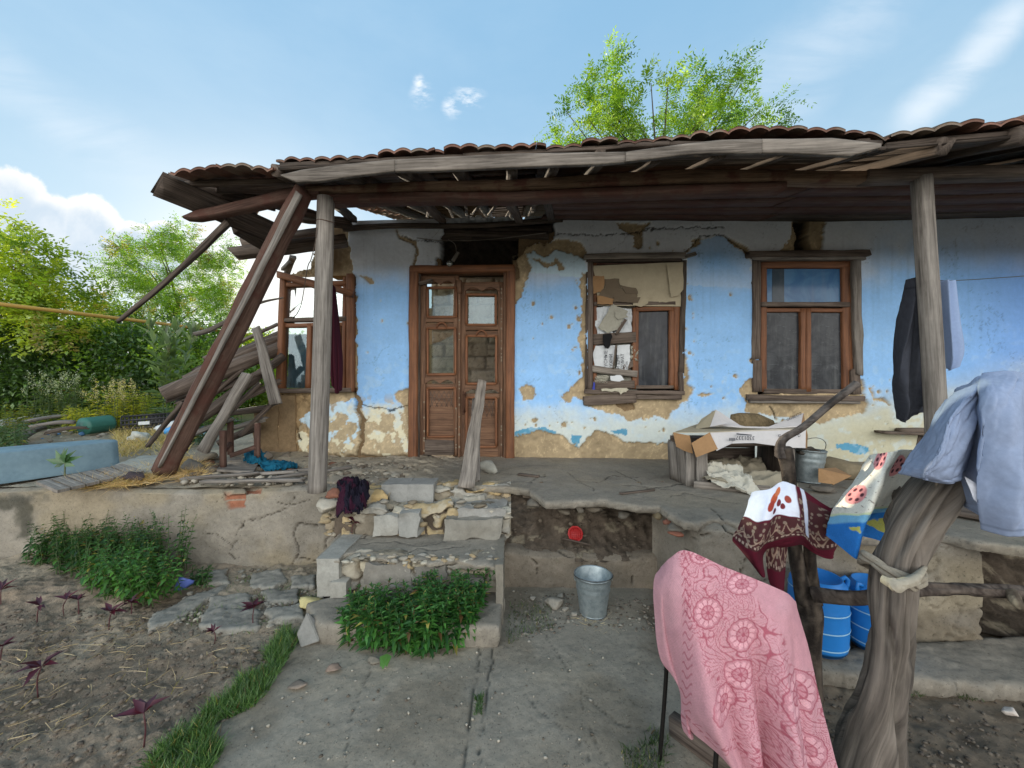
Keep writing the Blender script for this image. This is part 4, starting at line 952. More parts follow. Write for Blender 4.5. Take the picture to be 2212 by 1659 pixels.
# wall plate, sagging, and stumps at the missing soffit
def w2m(x, y, off): return wpt(x, y, off)
tube('wall_plate', [w2m(742, 494, .06), w2m(850, 488, .07), w2m(990, 488, .08), w2m(1100, 483, .08), w2m(1215, 473, .06)], [.035, .032, .03, .03, .035], M['wood_dark'], house, 10, lump=.1, seed=3)
timber('wall_plate', w2m(1185, 512, -.06), w2m(760, 500, -.08), .12, .09, M['wood_dark'], house, seed=5, rough=.01)
timber('lintel_log', w2m(950, 512, -.1), w2m(1192, 500, -.1), .14, .10, M['wood_dark'], house, seed=6, rough=.012)
tube('cable', [w2m(900, 514, .03), w2m(960, 520, .03), w2m(1060, 517, .03), w2m(1180, 503, .03)], .004, M['wood_pale'], house, 6)
for i, (a, b) in enumerate((((905, 425), (957, 482)), ((1095, 424), (1122, 482)), ((1180, 425), (1192, 478)), ((722, 440), (765, 478)))):
    pa = P(*a, beamY(a[0])+.15); pb = wpt(*b, .05); timber('ceiling_joist', pa, pb+Vector((0, 0, .02)), .075, .06, M['wood_brown' if i < 2 else 'wood_dark'], house, seed=40+i, rough=.006)
for i in range(7):     # remains of ceiling battens and laths hanging in the gap
    x = 930+i*37; timber('lath', P(x, 440-4*(i % 3), beamY(x)+.35), wpt(x+RNG.uniform(-25, 30), 470-RNG.uniform(0, 14), -.25), .03, .012, M['wood_brown'], house, seed=60+i)
crn = thing('plastic_scrap', 'crumpled white plastic lodged above the door on the wall plate', 'plastic scrap', tuple(w2m(1020, 478, .1)))
for i, (x, y, r) in enumerate(((1000, 477, .035), (1020, 474, .045), (1033, 471, .04), (1046, 474, .03))):
    rock('crumple', w2m(x, y+3, .06), (r*2, r, r*1.3), 70+i, M['stone'], lin(205, 210, 215), crn, 14, 2, rough=.2)
# porch posts
def post(name, a, b, r, mat, seed, lab=None):
    o = tube(name, [a, (Vector(a)+Vector(b))/2+Vector((.004, 0, 0)), b], [r*1.03, r, r*.97], mat, house, 16, 40, seed, .025, 1.5, cap=True)
    if lab: o['label'] = lab
    return o
post('porch_post', P(685, 1062, 3.0), P(704, 428, 3.04), .066, M['wood_grey'], 1, 'grey weathered porch post left of the door')
post('porch_post', P(2032, 1085, 2.75), P(1990, 384, 2.76), .060, M['wood_grey'], 2, 'grey round porch post at the right')
tube('wire_loop', [P(704, 482, 3.04)+Vector((math.cos(t)*.071, math.sin(t)*.071, .006*math.sin(2*t))) for t in np.linspace(0, 6.28, 17)], .0025, M['rust'], house, 5)
tube('hanging_cord', [P(684, 490, 2.97), P(682, 520, 2.99), P(672, 560, 3.05), P(664, 580, 3.1), P(650, 660, 3.3), P(632, 690, 3.5)], .0035, M['wood_brown'], house, 5)
# ---- broken left overhang
def tim(lab, cat, name, a, b, w, h, mat, seed, up=(0, 0, 1), group=None, parent=None, **k):
    o = timber(name, a, b, w, h, M[mat], parent, up=up, seed=seed, rough=.007, **k)
    if lab: tag(o, lab, cat, group)
    return o
R_ = dict(parent=roof)
tim(None, None, 'broken_board', P(354, 402, 2.9), P(600, 508, 3.7), .20, .03, 'wood_dark', 1, up=(.3, -.7, -.6), jag=.05, **R_)
tim(None, None, 'broken_board', P(356, 396, 2.95), P(560, 450, 3.9), .18, .03, 'wood_brown', 2, up=(.3, -.7, -.6), jag=.05, **R_)
tim(None, None, 'broken_board', P(520, 494, 3.55), P(600, 545, 4.3), .16, .06, 'wood_dark', 3, up=(.3, -.7, -.6), jag=.03, **R_)
tim(None, None, 'batten', P(392, 398, 3.0), P(640, 392, 3.1), .05, .04, 'wood_brown', 4, **R_)
tim(None, None, 'batten', P(470, 412, 3.3), P(648, 396, 3.3), .06, .04, 'wood_brown', 5, **R_)
tim(None, None, 'batten', P(500, 428, 3.6), P(655, 405, 3.6), .06, .04, 'wood_dark', 6, **R_)
tim(None, None, 'rafter', P(600, 368, 2.82), P(670, 412, 3.6), .09, .08, 'wood_brown', 7, jag=.03, **R_)
tim(None, None, 'broken_board', P(470, 392, 3.1), P(640, 402, 3.5), .16, .025, 'wood_brown', 21, up=(.3, -.7, -.6), jag=.03, **R_)
tim(None, None, 'broken_board', P(420, 400, 3.2), P(600, 440, 3.9), .16, .025, 'wood_dark', 22, up=(.3, -.7, -.6), jag=.03, **R_)
tim(None, None, 'broken_rafter', P(480, 462, 3.3), P(600, 508, 4.1), .12, .10, 'wood_dark', 8, jag=.03, **R_)
tim(None, None, 'broken_rafter', P(560, 430, 3.4), P(700, 470, 4.3), .07, .08, 'wood_dark', 9, jag=.03, **R_)
tim(None, None, 'wall_plate_stump', P(524, 528, 4.25), P(700, 503, 4.3), .12, .10, 'wood_brown', 10, jag=.06, parent=house)
tim(None, None, 'wall_plate_stump', P(512, 548, 4.05), P(745, 520, 4.2), .14, .11, 'wood_brown', 11, jag=.06, parent=house)
tim(None, None, 'wall_plate_stump', P(650, 468, 4.3), P(760, 484, 4.3), .12, .10, 'wood_dark', 12, jag=.04, parent=house)
tim(None, None, 'broken_strut', P(616, 600, 4.9), P(633, 555, 4.6), .07, .05, 'wood_grey', 13, parent=house)
tim(None, None, 'broken_strut', P(612, 582, 4.8), P(628, 566, 4.6), .05, .04, 'wood_grey', 14, parent=house)
# light bulb above the door
lb_ = thing('light_bulb', 'dusty bulb hanging in a grey socket from a cable over the door frame', 'light bulb', tuple(wpt(1003, 573, .07)))
tube('cord', [wpt(968, 517, .04), wpt(983, 528, .06), wpt(986, 548, .07)], .004, M['wood_pale'], lb_, 6)
tube('socket', [wpt(990, 545, .07), wpt(978, 564, .08)], [.018, .022], M['wood_grey'], lb_, 10)
M['bulb'] = m_glass('bulb_glass', (.7, .7, .68), .08, .5, .6)
bm = bmesh.new(); bmesh.ops.create_uvsphere(bm, u_segments=18, v_segments=12, radius=.035)
for v in bm.verts: v.co += wpt(971, 570, .085)
me = bpy.data.meshes.new('bulb'); bm.to_mesh(me); bm.free(); link('bulb', me, M['bulb'], lb_, True)
# ================================================================== GROUND AND TERRACE
H0 = .66
def struct(o): o['kind'] = 'structure'; return o
def pxy(X, Y, Z): return CX+F*X/Y, CY-F*(Z-CZ)/Y
C_PATH = np.array(lin(144, 136, 122))
# ---- concrete path, garden soil, dirt at the right (near, detailed)
xs = np.arange(-4.6, 4.6, .011); ys = np.arange(.75, 3.32, .011); X, Y = np.meshgrid(xs, ys)
px_, py_ = pxy(X, Y, 0)
n1 = fbm(X*4, Y*4, None, 5, 1); n2 = fbm(X*14, Y*14, None, 5, 2); n3 = fbm(X*40, Y*40, None, 3, 3)
edge = sdf_poly(px_+n1*26+n2*16, py_+n1*20+n2*10, [(690, 1310), (655, 1380), (600, 1440), (520, 1530), (440, 1610), (330, 1760), (150, 2000), (-4000, 2000), (-4000, 900), (760, 900), (760, 1290)])
soilm = edge < 0
rightd = sdf_poly(px_+n1*40+n2*20, py_+n1*30+n2*10, [(1400, 1400), (1540, 1500), (1640, 1700), (1640, 2200), (4500, 2200), (4500, 1200), (1400, 1200)])
dirt = sstep(-rightd, -30, 30)
jn = np.minimum(sdf_line(px_+n2*5, py_, [(1036, 1400), (1004, 1659), (970, 1950)]), sdf_line(px_+n2*6, py_, [(1064, 1400), (1034, 1659), (1005, 1950)])); jm = 1-sstep(jn, .8, 3.2)
cr_ = np.minimum.reduce([sdf_line(px_+n2*12+n3*3, py_+n2*9, p) for p in ([(1120, 1480), (1160, 1530), (1250, 1600), (1300, 1700), (1330, 1900)], [(1180, 1370), (1260, 1500), (1330, 1560), (1400, 1580)], [(800, 1440), (760, 1560), (740, 1680), (745, 1900)], [(1250, 1500), (1300, 1640), (1400, 1760)], [(900, 1640), (860, 1760), (700, 1800)])])
cm_ = 1-sstep(cr_, .4, 1.6)*1.0; cm_ *= .8
dust = sstep(n1, -.15, .35)[..., None]; pc = C_PATH*(1-.35*dust)+C_DUST*.35*dust
pc = pc*(1+.12*n2[..., None]); d2 = sstep(fbm(X*2.3, Y*2.3, None, 4, 9), 0, .3)[..., None]; pc = pc*(1-.4*d2)+np.array(lin(112, 100, 82))*.4*d2; wet = (sstep(fbm(X*1.1, Y*1.1, None, 4, 19), .05, .3)*.3)[..., None]; pc = pc*(1-wet)+C_PATH*1.18*wet
pc = pc*(1-jm[..., None]*.55)*(1-cm_[..., None]*.5)
pc = pc*(1-dirt[..., None])+(C_SOIL*.62*(1+.25*n2[..., None]))*dirt[..., None]
pz = .002*n1+.0035*n2+.0025*n3-.012*jm-.006*cm_+dirt*(.012*n2+.01*n1-.012)
edgedust = sstep(-edge, -60, 0)*.012; pz = pz+edgedust*(.6+n2)
kp = ~(edge[:-1, :-1] < -14)
V_, q, c = compact(np.stack([X, Y, pz], -1).reshape(-1, 3), gridfaces(len(xs), len(ys), kp), np.clip(pc, 0, 1).reshape(-1, 3))
struct(npmesh('concrete_path', V_, q, M['concrete'], None, True, c))
clod = np.abs(fbm(X*7, Y*7, None, 5, 11, .6)); f1, f21, cid = voro(X*16+n2, Y*16, 7)
sz_ = -.02+.05*n1+.035*(.3-clod)+.016*(.5-f1)*(cid > .45)+.006*n3+.02*sstep(Y, 2.2, 3.1)+.07*sstep(-X, 2.4, 4)*sstep(Y, 2, 3)
sc2 = C_SOIL*(1+.22*n1[..., None]+.25*n2[..., None]); dry = sstep(fbm(X*3, Y*3, None, 4, 14)+sstep(Y, 2, 3)*.4, .05, .5)[..., None]*.6
sc2 = sc2*(1-dry)+C_DUST*dry
kp = edge[:-1, :-1] < 8
V_, q, c = compact(np.stack([X, Y, sz_-.01*sstep(edge, -8, 8)], -1).reshape(-1, 3), gridfaces(len(xs), len(ys), kp), np.clip(sc2, 0, 1).reshape(-1, 3))
struct(npmesh('garden_soil', V_, q, M['soil'], None, False, c))
# coarse ground under and around everything, reaching the horizon
gx = np.concatenate([np.linspace(-900, -14, 20), np.linspace(-12, 12, 25), np.linspace(14, 900, 20)]); gy = np.concatenate([np.linspace(-600, -4, 14), np.linspace(-3, 3, 7)])
X0, Y0 = np.meshgrid(gx, gy)
struct(npmesh('ground', np.stack([X0, Y0, np.full(X0.shape, -.07)], -1).reshape(-1, 3), gridfaces(len(gx), len(gy)), M['soil'], None, col=np.tile(C_SOIL*.9, (X0.size, 1))))
# ---- upper terrace ground
xs = np.arange(-11, 0.2, .028); ys = np.arange(3.22, 12, .028); X, Y = np.meshgrid(xs, ys); px_, py_ = pxy(X, Y, H0)
n1 = fbm(X*1.3, Y*1.3, None, 5, 21); n2 = fbm(X*6, Y*6, None, 5, 22); f1, f21, cid = voro(X*8+n2, Y*8, 23)
zz = H0-.035+.03*n1+.022*n2+.022*(.5-f1)*(cid > .55)
heap = sstep(px_, 440, 600)*sstep(-px_, -800, -640); zz = zz+.07*heap*(sstep(Y, 3.6, 4.3))
zz = zz+.10*sstep(Y, 6.6, 8.2)*(.6+n1)
tcol = C_DUST*(1+.18*n1[..., None]+.22*n2[..., None]); gm = sstep(Y+n1*1.5, 6.2, 8.0)[..., None]; tcol = tcol*(1-gm)+np.array(lin(96, 92, 60))*gm
kp = ~((X[:-1, :-1] > -2.45) & (Y[:-1, :-1] > 4.75))
V_, q, c = compact(np.stack([X, Y, zz], -1).reshape(-1, 3), gridfaces(len(xs), len(ys), kp), np.clip(tcol, 0, 1).reshape(-1, 3))
struct(npmesh('terrace_ground', V_, q, M['soil'], None, False, c))
gx = np.concatenate([np.linspace(-900, -12, 24), np.linspace(-10.9, 12, 24), np.linspace(14, 900, 20)]); gy = np.array([3.24, 4.2, 5, 8, 12, 20, 40, 90, 200, 500, 1200]); X0, Y0 = np.meshgrid(gx, gy)
Z0 = np.full(X0.shape, H0-.13)
struct(npmesh('field', np.stack([X0, Y0, Z0], -1).reshape(-1, 3), gridfaces(len(gx), len(gy)), M['soil'], None, col=np.tile(np.array(lin(96, 98, 60)), (X0.size, 1))))

# ---- retaining wall at the left of the steps
def face(name, x0, x1, zb, zt, Yf, lab, cat, cracks=(), colf=None, hf=None, back=.3, mat='concrete', parent=None, st=.0115, topf=None, smooth=True):
    "wall face towards the photographer, rolling over into its top"
    xs = np.arange(x0, x1, st); hs = np.arange(0, (zt-zb)+back, st); A, T = np.meshgrid(xs, hs); H = zt-zb
    Yb = Yf(A) if callable(Yf) else np.full(A.shape, Yf)
    tn = (topf(A) if topf else 0)
    z = zb+np.minimum(T, H)*(1+tn/H); y = Yb+np.maximum(T-H, 0)
    px_, py_ = CX+F*A/y, CY-F*(z-CZ)/y
    n1 = fbm(A*3, T*3, None, 5, 31); n2 = fbm(A*11, T*11, None, 5, 32); n3 = fbm(A*38, T*38, None, 3, 33)
    out = .012*n1+.007*n2+.003*n3; cm = np.zeros(A.shape)
    for pts, w, dep in cracks:
        k = 1-sstep(sdf_line(px_+n2*6+n3*2, py_+n2*5+n3*2, pts), w*.25*(.3+1.4*vn(A*9, T*9, None, 4)), w*.45+.7); cm = np.maximum(cm, k); out = np.minimum(out, out-k*dep)
    col = C_CONC*(1+.22*n1[..., None]+.2*n2[..., None]+.1*n3[..., None])
    tan_ = sstep(fbm(A*1.7, T*2.2, None, 4, 35), .0, .35)[..., None]*.5; col = col*(1-tan_)+np.array(lin(150, 136, 108))*tan_
    if colf: col, out = colf(A, T, px_, py_, n1, n2, n3, col, out)
    col = col*(1-.75*cm[..., None]); top = sstep(T-H, -.03, .02)
    y = y-out*(1-top); z = z+out*top-.02*(np.exp(-((T-H)/.03)**2))
    o = npmesh(name, np.stack([A, y, z], -1).reshape(-1, 3), gridfaces(len(xs), len(hs))[:, ::-1] if False else gridfaces(len(xs), len(hs)), M[mat], parent, smooth, np.clip(col, .002, 1).reshape(-1, 3))
    if lab: tag(o, lab, cat)
    return o
CR1 = [([(633, 1073), (623, 1096), (567, 1116), (530, 1129), (517, 1149), (500, 1176), (493, 1193), (510, 1209)], 1.8, .02), ([(667, 1080), (627, 1093), (600, 1085)], 1.2, .012),
  ([(640, 1129), (635, 1156), (647, 1196), (633, 1223)], 2.6, .03), ([(640, 1129), (673, 1134), (703, 1133), (710, 1156), (703, 1183)], 2.4, .03), ([(730, 1106), (720, 1126), (703, 1133)], 2, .02), ([(647, 1206), (680, 1213)], 1.5, .02),
  ([(430, 1150), (470, 1155), (500, 1176)], .8, .006), ([(463, 1085), (488, 1075)], .8, .006)]
def rwcol(A, T, px_, py_, n1, n2, n3, col, out):
    d = sdf_poly(px_+n2*16, py_+n2*10, [(-60, 1060), (70, 1075), (70, 1165), (40, 1170), (30, 1100), (-60, 1110)])
    k = sstep(-d, -4, 10)[..., None]*.72; col = col*(1-k)+np.array(lin(58, 58, 48))*k
    d = sdf_poly(px_+n2*20, py_+n2*8, [(-400, 1058), (170, 1060), (160, 1085), (-400, 1100)]); k = (sstep(-d, -4, 8)*sstep(n2, -.1, .25))[..., None]*.5; col = col*(1-k)+np.array(lin(84, 82, 74))*k
    for b in ([(486, 1060), (531, 1060), (531, 1098), (490, 1099)], [(531, 1051), (566, 1052), (560, 1068), (533, 1068)]):
        d = sdf_poly(px_+n2*5, py_+n2*4, b); k = sstep(-d, -1, 2); out = out-.035*k
        bk = np.array(lin(146, 98, 76))*(1+.3*n2[..., None]); jn = (np.abs(((py_-1082) % 16)-0) < 2)[..., None]; bk = np.where(jn, np.array(lin(150, 140, 124)), bk)
        col = col*(1-k[..., None])+bk*k[..., None]
    return col, out
face('retaining_wall', -5.2, -1.20, -.06, H0-.01, 3.16, 'cracked grey concrete retaining wall with exposed bricks, left of the stone steps', 'wall', CR1, rwcol, topf=lambda A: -.02+.015*np.sin(A*3)+.03*sstep(A, -1.6, -1.3)*0)
# ---- blocks with front face given in photo pixels
def blk(name, x0, y0, x1, y1, Yf, depth, seed, col, parent, amp=.012, lab=None, res=.025, tilt=0):
    a = P(x0, y1, Yf); b = P(x1, y0, Yf)
    o = rbox(name, (a.x, Yf, a.z), (b.x, Yf+depth, b.z), res, amp, M['stone'], col, parent, seed)
    if lab: o['label'] = lab
    return o
def hf(name, poly, z, th, mat, parent=None, col=C_CONC, seed=0, st=.011, soft=.012, rough=1.0, warp=5, cracks=(), below=None, grad=None, colf=None):
    "slab as a height field: outline in photo pixels on the plane z, rounded broken edges, thickness th"
    pts = [gz(x, y, z) for x, y in poly]; x0, x1 = min(p.x for p in pts)-.04, max(p.x for p in pts)+.04; y0, y1 = min(p.y for p in pts)-.04, max(p.y for p in pts)+.04
    xs = np.arange(x0, x1, st); ys = np.arange(y0, y1, st); X, Y = np.meshgrid(xs, ys)
    n1 = fbm(X*3+seed, Y*3, None, 5, 41); n2 = fbm(X*12+seed, Y*12, None, 5, 42); n3 = fbm(X*40, Y*40, None, 3, 43)
    w = warp*.002; d = sdf_poly(X+n2*w+n1*w, Y+fbm(X*12, Y*12, None, 4, 44)*w+n1*w, [(p.x, p.y) for p in pts])
    k = sstep(-d, 0, soft*1.6); zz = z+rough*(.006*n1+.004*n2+.002*n3)
    if grad: zz = zz+grad(X, Y)
    c = np.array(col)*(1+.12*n1[..., None]+.14*n2[..., None]); px_, py_ = pxy(X, Y, z)
    for pp, wd, dep in cracks:
        kk = 1-sstep(sdf_line(px_+n2*7+n3*2, py_+n2*4, pp), wd*.1, wd*.6+.5); zz = zz-kk*dep; c = c*(1-.7*kk[..., None])
    if colf: c, zz = colf(X, Y, px_, py_, n1, n2, c, zz)
    zz = zz-.008*(1-k)
    dm = (d[:-1, :-1]+d[1:, :-1]+d[:-1, 1:]+d[1:, 1:])/4; kp = dm < 0
    gy_, gx_ = np.gradient(d, st); gl = np.maximum(np.hypot(gx_, gy_), .4)
    nearb = np.abs(d) < st*1.6; cnt = np.zeros(d.shape); 
    for dy in (0, 1):
        for dx in (0, 1): cnt[dy:dy+kp.shape[0], dx:dx+kp.shape[1]] += kp
    bd = (cnt > 0) & (cnt < 4)
    X = np.where(bd, X-d*gx_/gl**2, X); Y = np.where(bd, Y-d*gy_/gl**2, Y)
    V_, q, cc, NN = compact(np.stack([X, Y, zz], -1).reshape(-1, 3), gridfaces(len(xs), len(ys), kp), np.clip(c, .002, 1).reshape(-1, 3), np.stack([gx_/gl, gy_/gl], -1).reshape(-1, 2))
    # skirt: broken edge going down
    e = np.concatenate([q[:, [0, 1]], q[:, [1, 2]], q[:, [2, 3]], q[:, [3, 0]]]); key = np.sort(e, 1); key = key[:, 0]*10**7+key[:, 1]
    u, idx, ct_ = np.unique(key, return_index=True, return_counts=True); be = e[idx[ct_ == 1]]
    bv, inv = np.unique(be.ravel(), return_inverse=True); be2 = inv.reshape(-1, 2); P0 = V_[bv]; C0 = cc[bv]; N0 = NN[bv]; VV = [V_]; CCs = [cc]; QQ = [q]; prev = bv; base = len(V_)
    for i, f in enumerate((.15, .4, .7, 1.0)):
        r = (fbm(P0[:, 0]*22+i*3.1, P0[:, 1]*22+P0[:, 2]*9, None, 3, seed+i)*.012+(.004 if i < 3 else -.01)-.004*f)*min(1, th/.03)
        Q0 = P0.copy(); Q0[:, :2] += N0*r[:, None]; Q0[:, 2] -= th*f*(1+.0*r)
        VV.append(Q0); CCs.append(C0*(.86+.3*_h(np.floor(P0[:, 0]*30), np.floor(P0[:, 1]*30), np.full(len(P0), float(i)), 5)[:, None]))
        cur = base+np.arange(len(bv)); QQ.append(np.stack([prev[be2[:, 1]], prev[be2[:, 0]], cur[be2[:, 0]], cur[be2[:, 1]]], -1)); prev = cur; base += len(bv)
    return npmesh(name, np.vstack(VV), np.vstack(QQ), mat, parent, True, np.vstack(CCs))
# ---- porch floor
PF = thing('porch_floor', 'cracked grey cement porch floor with broken overhanging edge in front of the blue wall', 'porch floor', (1.0, 3.2, .6))
PCR = [([(1330, 1016), (1380, 1040), (1400, 1058), (1500, 1040), (1700, 1060)], 1.2, .006), ([(1230, 1022), (1245, 1036), (1290, 1040), (1330, 1028), (1380, 1030)], 1.2, .006), ([(1288, 1070), (1283, 1055), (1250, 1040)], 1.2, .006), ([(1440, 1085), (1450, 1068), (1480, 1065), (1600, 1090)], 1.4, .008),
  ([(1340, 1046), (1440, 1058), (1470, 1062)], .8, .004), ([(1540, 1100), (1560, 1120), (1556, 1150)], 1.6, .012), ([(925, 1012), (945, 1018), (930, 1040)], 1.2, .008), ([(870, 1030), (905, 1010), (930, 1008)], 1.2, .008), ([(1180, 1025), (1140, 1042), (1110, 1040)], 1, .004)]
def porchcol(X, Y, px_, py_, n1, n2, c, zz):
    d = sstep(fbm(X*2.2, Y*2.2, None, 4, 51)+(X < -.1)*.3, .0, .4)[..., None]*.5; c = c*(1-d)+C_DUST*.92*d
    r = sstep(-X+n1*.3, .35, .9)       # rubble strewn on the left half
    _, f21, cid = voro(X*7+n2*.6, Y*7, 52); zz = zz+r*(.028*(cid-.5)+.012*n2)-r*.02*(1-sstep(f21, 0, .1))
    c = c*(1-.4*r[..., None])+C_DUST*(.7+.5*cid[..., None])*.4*r[..., None]
    return c, zz
edgeR = [(1509, 1130), (1540, 1118), (1640, 1136), (1760, 1150), (1900, 1160), (2030, 1152), (2110, 1168), (2240, 1186), (2600, 1230)]
hf('slab', [(700, 1040), (790, 1046), (830, 1046), (940, 1047), (1095, 1052), (1139, 1056), (1158, 1070), (1176, 1083), (1239, 1081), (1306, 1079), (1373, 1091), (1423, 1092), (1440, 1104), (1473, 1124)]+edgeR+[(2900, 1015), (1700, 985), (700, 985)],
   H0, .05, M['concrete'], PF, C_CONC*.98, 3, .0125, .01, 1.2, 7, PCR, colf=porchcol)
# underside and layers below the overhang
def layer(name, poly, z0, z1, seed, col, amp=.012, parent=PF):
    pts = [gz(x, y, z1) for x, y in poly]; xs = [p.x for p in pts]
    rs = np.random.RandomState(seed); out = []
    n = len(pts); 
    return pts
lowp = [(1095, 1053), (1139, 1058), (1176, 1084), (1239, 1083), (1306, 1081), (1373, 1093), (1423, 1094), (1473, 1126)]
for i, (a, b) in enumerate(zip(lowp[:-1], lowp[1:])):      # rubble lumps stuck beneath the edge
    A_, B_ = gz(*a, H0), gz(*b, H0); L = (B_-A_).length; k = max(1, int(L/.09))
    for j in range(k):
        if RNG.random() < .45: continue
        p = A_.lerp(B_, (j+.5)/k); s = RNG.uniform(.07, .13)
        rock('rubble_lump', p+Vector((0, .06+RNG.uniform(0, .05), -.105-RNG.uniform(0, .03))), (s*1.3, s, .05+RNG.uniform(0, .03)), i*20+j, M['stone'], lin(*RNG.choice([(112, 106, 96), (100, 92, 80), (118, 106, 84), (104, 98, 88)])), PF, 6, 2, rotz=RNG.random()*3)
rbox('underlayer', (gz(1130, 1060, H0).x, 3.12, .575), (1.05, 4.3, .615), .05, .015, M['adobe'], tuple(C_EARTH), PF, 5)
rock('brick_piece', gz(1475, 1140, .6)+Vector((-.03, 0, -.06)), (.12, .09, .05), 991, M['stone'], lin(140, 92, 74), PF, 6, 2); rock('brick_piece', gz(1446, 1118, .62)+Vector((0, .02, -.05)), (.08, .06, .04), 992, M['stone'], lin(126, 86, 72), PF, 8, 2)
# earth bank beneath
def bank(name, x0, x1, prof, seed, st=.014, col=C_EARTH, amp=.04):
    xs = np.arange(x0, x1, st); pr = cr(np.array(prof), 70); A, T = np.meshgrid(xs, np.arange(70)); y = pr[T, 0]; z = pr[T, 1]
    n1 = fbm(A*3+seed, z*5, None, 5, 61); n2 = fbm(A*12, z*14, None, 5, 62); n3 = fbm(A*36, z*40+y*30, None, 4, 63)
    f1b, f2b, cidb = voro(A*13+n2*1.5, z*16+y*9+n1, 66); y = y+amp*2*n1-amp*1.1*n2-.035*(.5-f1b)*(cidb > .35); z = z+amp*.5*n2+.010*n3+amp*.5*n1; y = y-.012*n3
    c = col*(1+.3*n1[..., None]+.35*n2[..., None]+.25*n3[..., None]); st_ = (cidb > .86)[..., None]; c = np.where(st_, np.array(lin(136, 126, 108))*(.8+.3*n2[..., None]), c)
    return struct(npmesh(name, np.stack([A, y, z], -1).reshape(-1, 3), gridfaces(len(xs), 70), M['soil'], None, True, np.clip(c, .01, 1).reshape(-1, 3)))
bank('earth_bank', -.12, 1.32, [(2.86, .20), (3.0, .30), (3.12, .44), (3.22, .55), (3.3, .65)], 1)
bank('earth_bank', 2.2, 4.6, [(2.3, .02), (2.6, .1), (2.95, .35), (3.05, .5), (3.1, .66)], 2, col=C_EARTH*.8)
# low plinth in front of the bank
def plcol(A, T, px_, py_, n1, n2, n3, col, out):
    k = sstep(T, .22, .28)[..., None]; return col*(np.array(lin(128, 118, 104))/C_CONC*.95), out
face('plinth', -.07, 1.25, -.05, .235, 2.83, 'low grey brown plinth wall behind the front zinc bucket', 'wall', [([(1160, 1240), (1163, 1222), (1150, 1205)], 1.6, .02), ([(1255, 1215), (1265, 1235), (1258, 1260)], 2, .02), ([(1365, 1225), (1364, 1260)], 1.5, .02), ([(1200, 1190), (1240, 1200), (1290, 1222)], 1.2, .012)], plcol,
     back=.16, topf=lambda A: .03*fbm(A*4, A*0, None, 4, 5)+.045*np.exp(-((A+.02)/.12)**2))
CR3 = [([(1605, 1175), (1615, 1190), (1606, 1225), (1600, 1240), (1570, 1235)], 2.4, .03), ([(1540, 1120), (1575, 1145), (1605, 1175)], 2.0, .02), ([(1600, 1240), (1598, 1262)], 2, .02), ([(1560, 1262), (1600, 1262), (1680, 1250), (1760, 1258)], 1.4, .012), ([(1480, 1205), (1500, 1165), (1530, 1150)], 2, .03)]
def sw(A, T, px_, py_, n1, n2, n3, col, out):
    f1, f21, cid = voro(A*5+n1, T*6+n2*.5, 71); k = 1-sstep(f21, .01, .05); act = sstep(px_+n1*50, 1640, 1740)
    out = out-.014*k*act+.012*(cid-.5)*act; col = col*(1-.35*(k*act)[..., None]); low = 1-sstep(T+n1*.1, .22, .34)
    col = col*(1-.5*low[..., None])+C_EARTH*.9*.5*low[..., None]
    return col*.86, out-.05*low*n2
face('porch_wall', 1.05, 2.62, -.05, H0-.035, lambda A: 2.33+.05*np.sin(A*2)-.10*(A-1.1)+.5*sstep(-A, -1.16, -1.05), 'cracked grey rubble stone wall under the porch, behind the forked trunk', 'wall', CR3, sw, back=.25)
YEL = [(168, 150, 116), (150, 146, 136), (164, 158, 144), (132, 124, 108), (176, 168, 148), (146, 138, 122), (120, 112, 98)]
def stoneface(name, pxr, z0, z1, Yf, back, seed, scx=5.5, scz=8, relief=.035, cols=YEL, topcol=None):
    "rough coursed rubble riser with its tread: stones of uneven size with deep ragged joints"
    cl = np.array([lin(*c) for c in cols])
    def cf(A, T, px_, py_, n1, n2, n3, col, out):
        w1 = fbm(A*6+seed, T*6, None, 3, seed)*.6; f1, f21, cid = voro(A*scx+w1+seed, T*scz+fbm(A*5, T*5+seed, None, 3, 9)*.6, seed); j = 1-sstep(f21+n3*.05, .03, .15)
        c2 = cl[(cid*997).astype(int) % len(cl)]*(1+.25*n2[..., None]+.18*n3[..., None]+.15*n1[..., None]); mort = np.array(lin(132, 122, 104))*(1+.3*n2[..., None])
        c2 = c2*(1-j[..., None])+mort*j[..., None]; chip = sstep(n2+n3*.5, .15, .3); o2 = relief*(.6*cid-.2)-relief*1.1*j+.010*n2+.006*n3-.010*chip
        white = sstep(fbm(A*7, T*7+seed, None, 4, seed+4), .18, .3)[..., None]*.5; c2 = c2*(1-white)+np.array(lin(176, 170, 154))*white; return c2, o2
    return face(name, (pxr[0]-CX)/F*Yf, (pxr[1]-CX)/F*Yf, z0, z1, lambda A: Yf+.02*np.sin(A*7+seed), None, None, (), cf, back=back, mat='stone', parent=ST, topf=lambda A: .012*np.sin(A*9+seed)+.01*np.sin(A*23), st=.009)
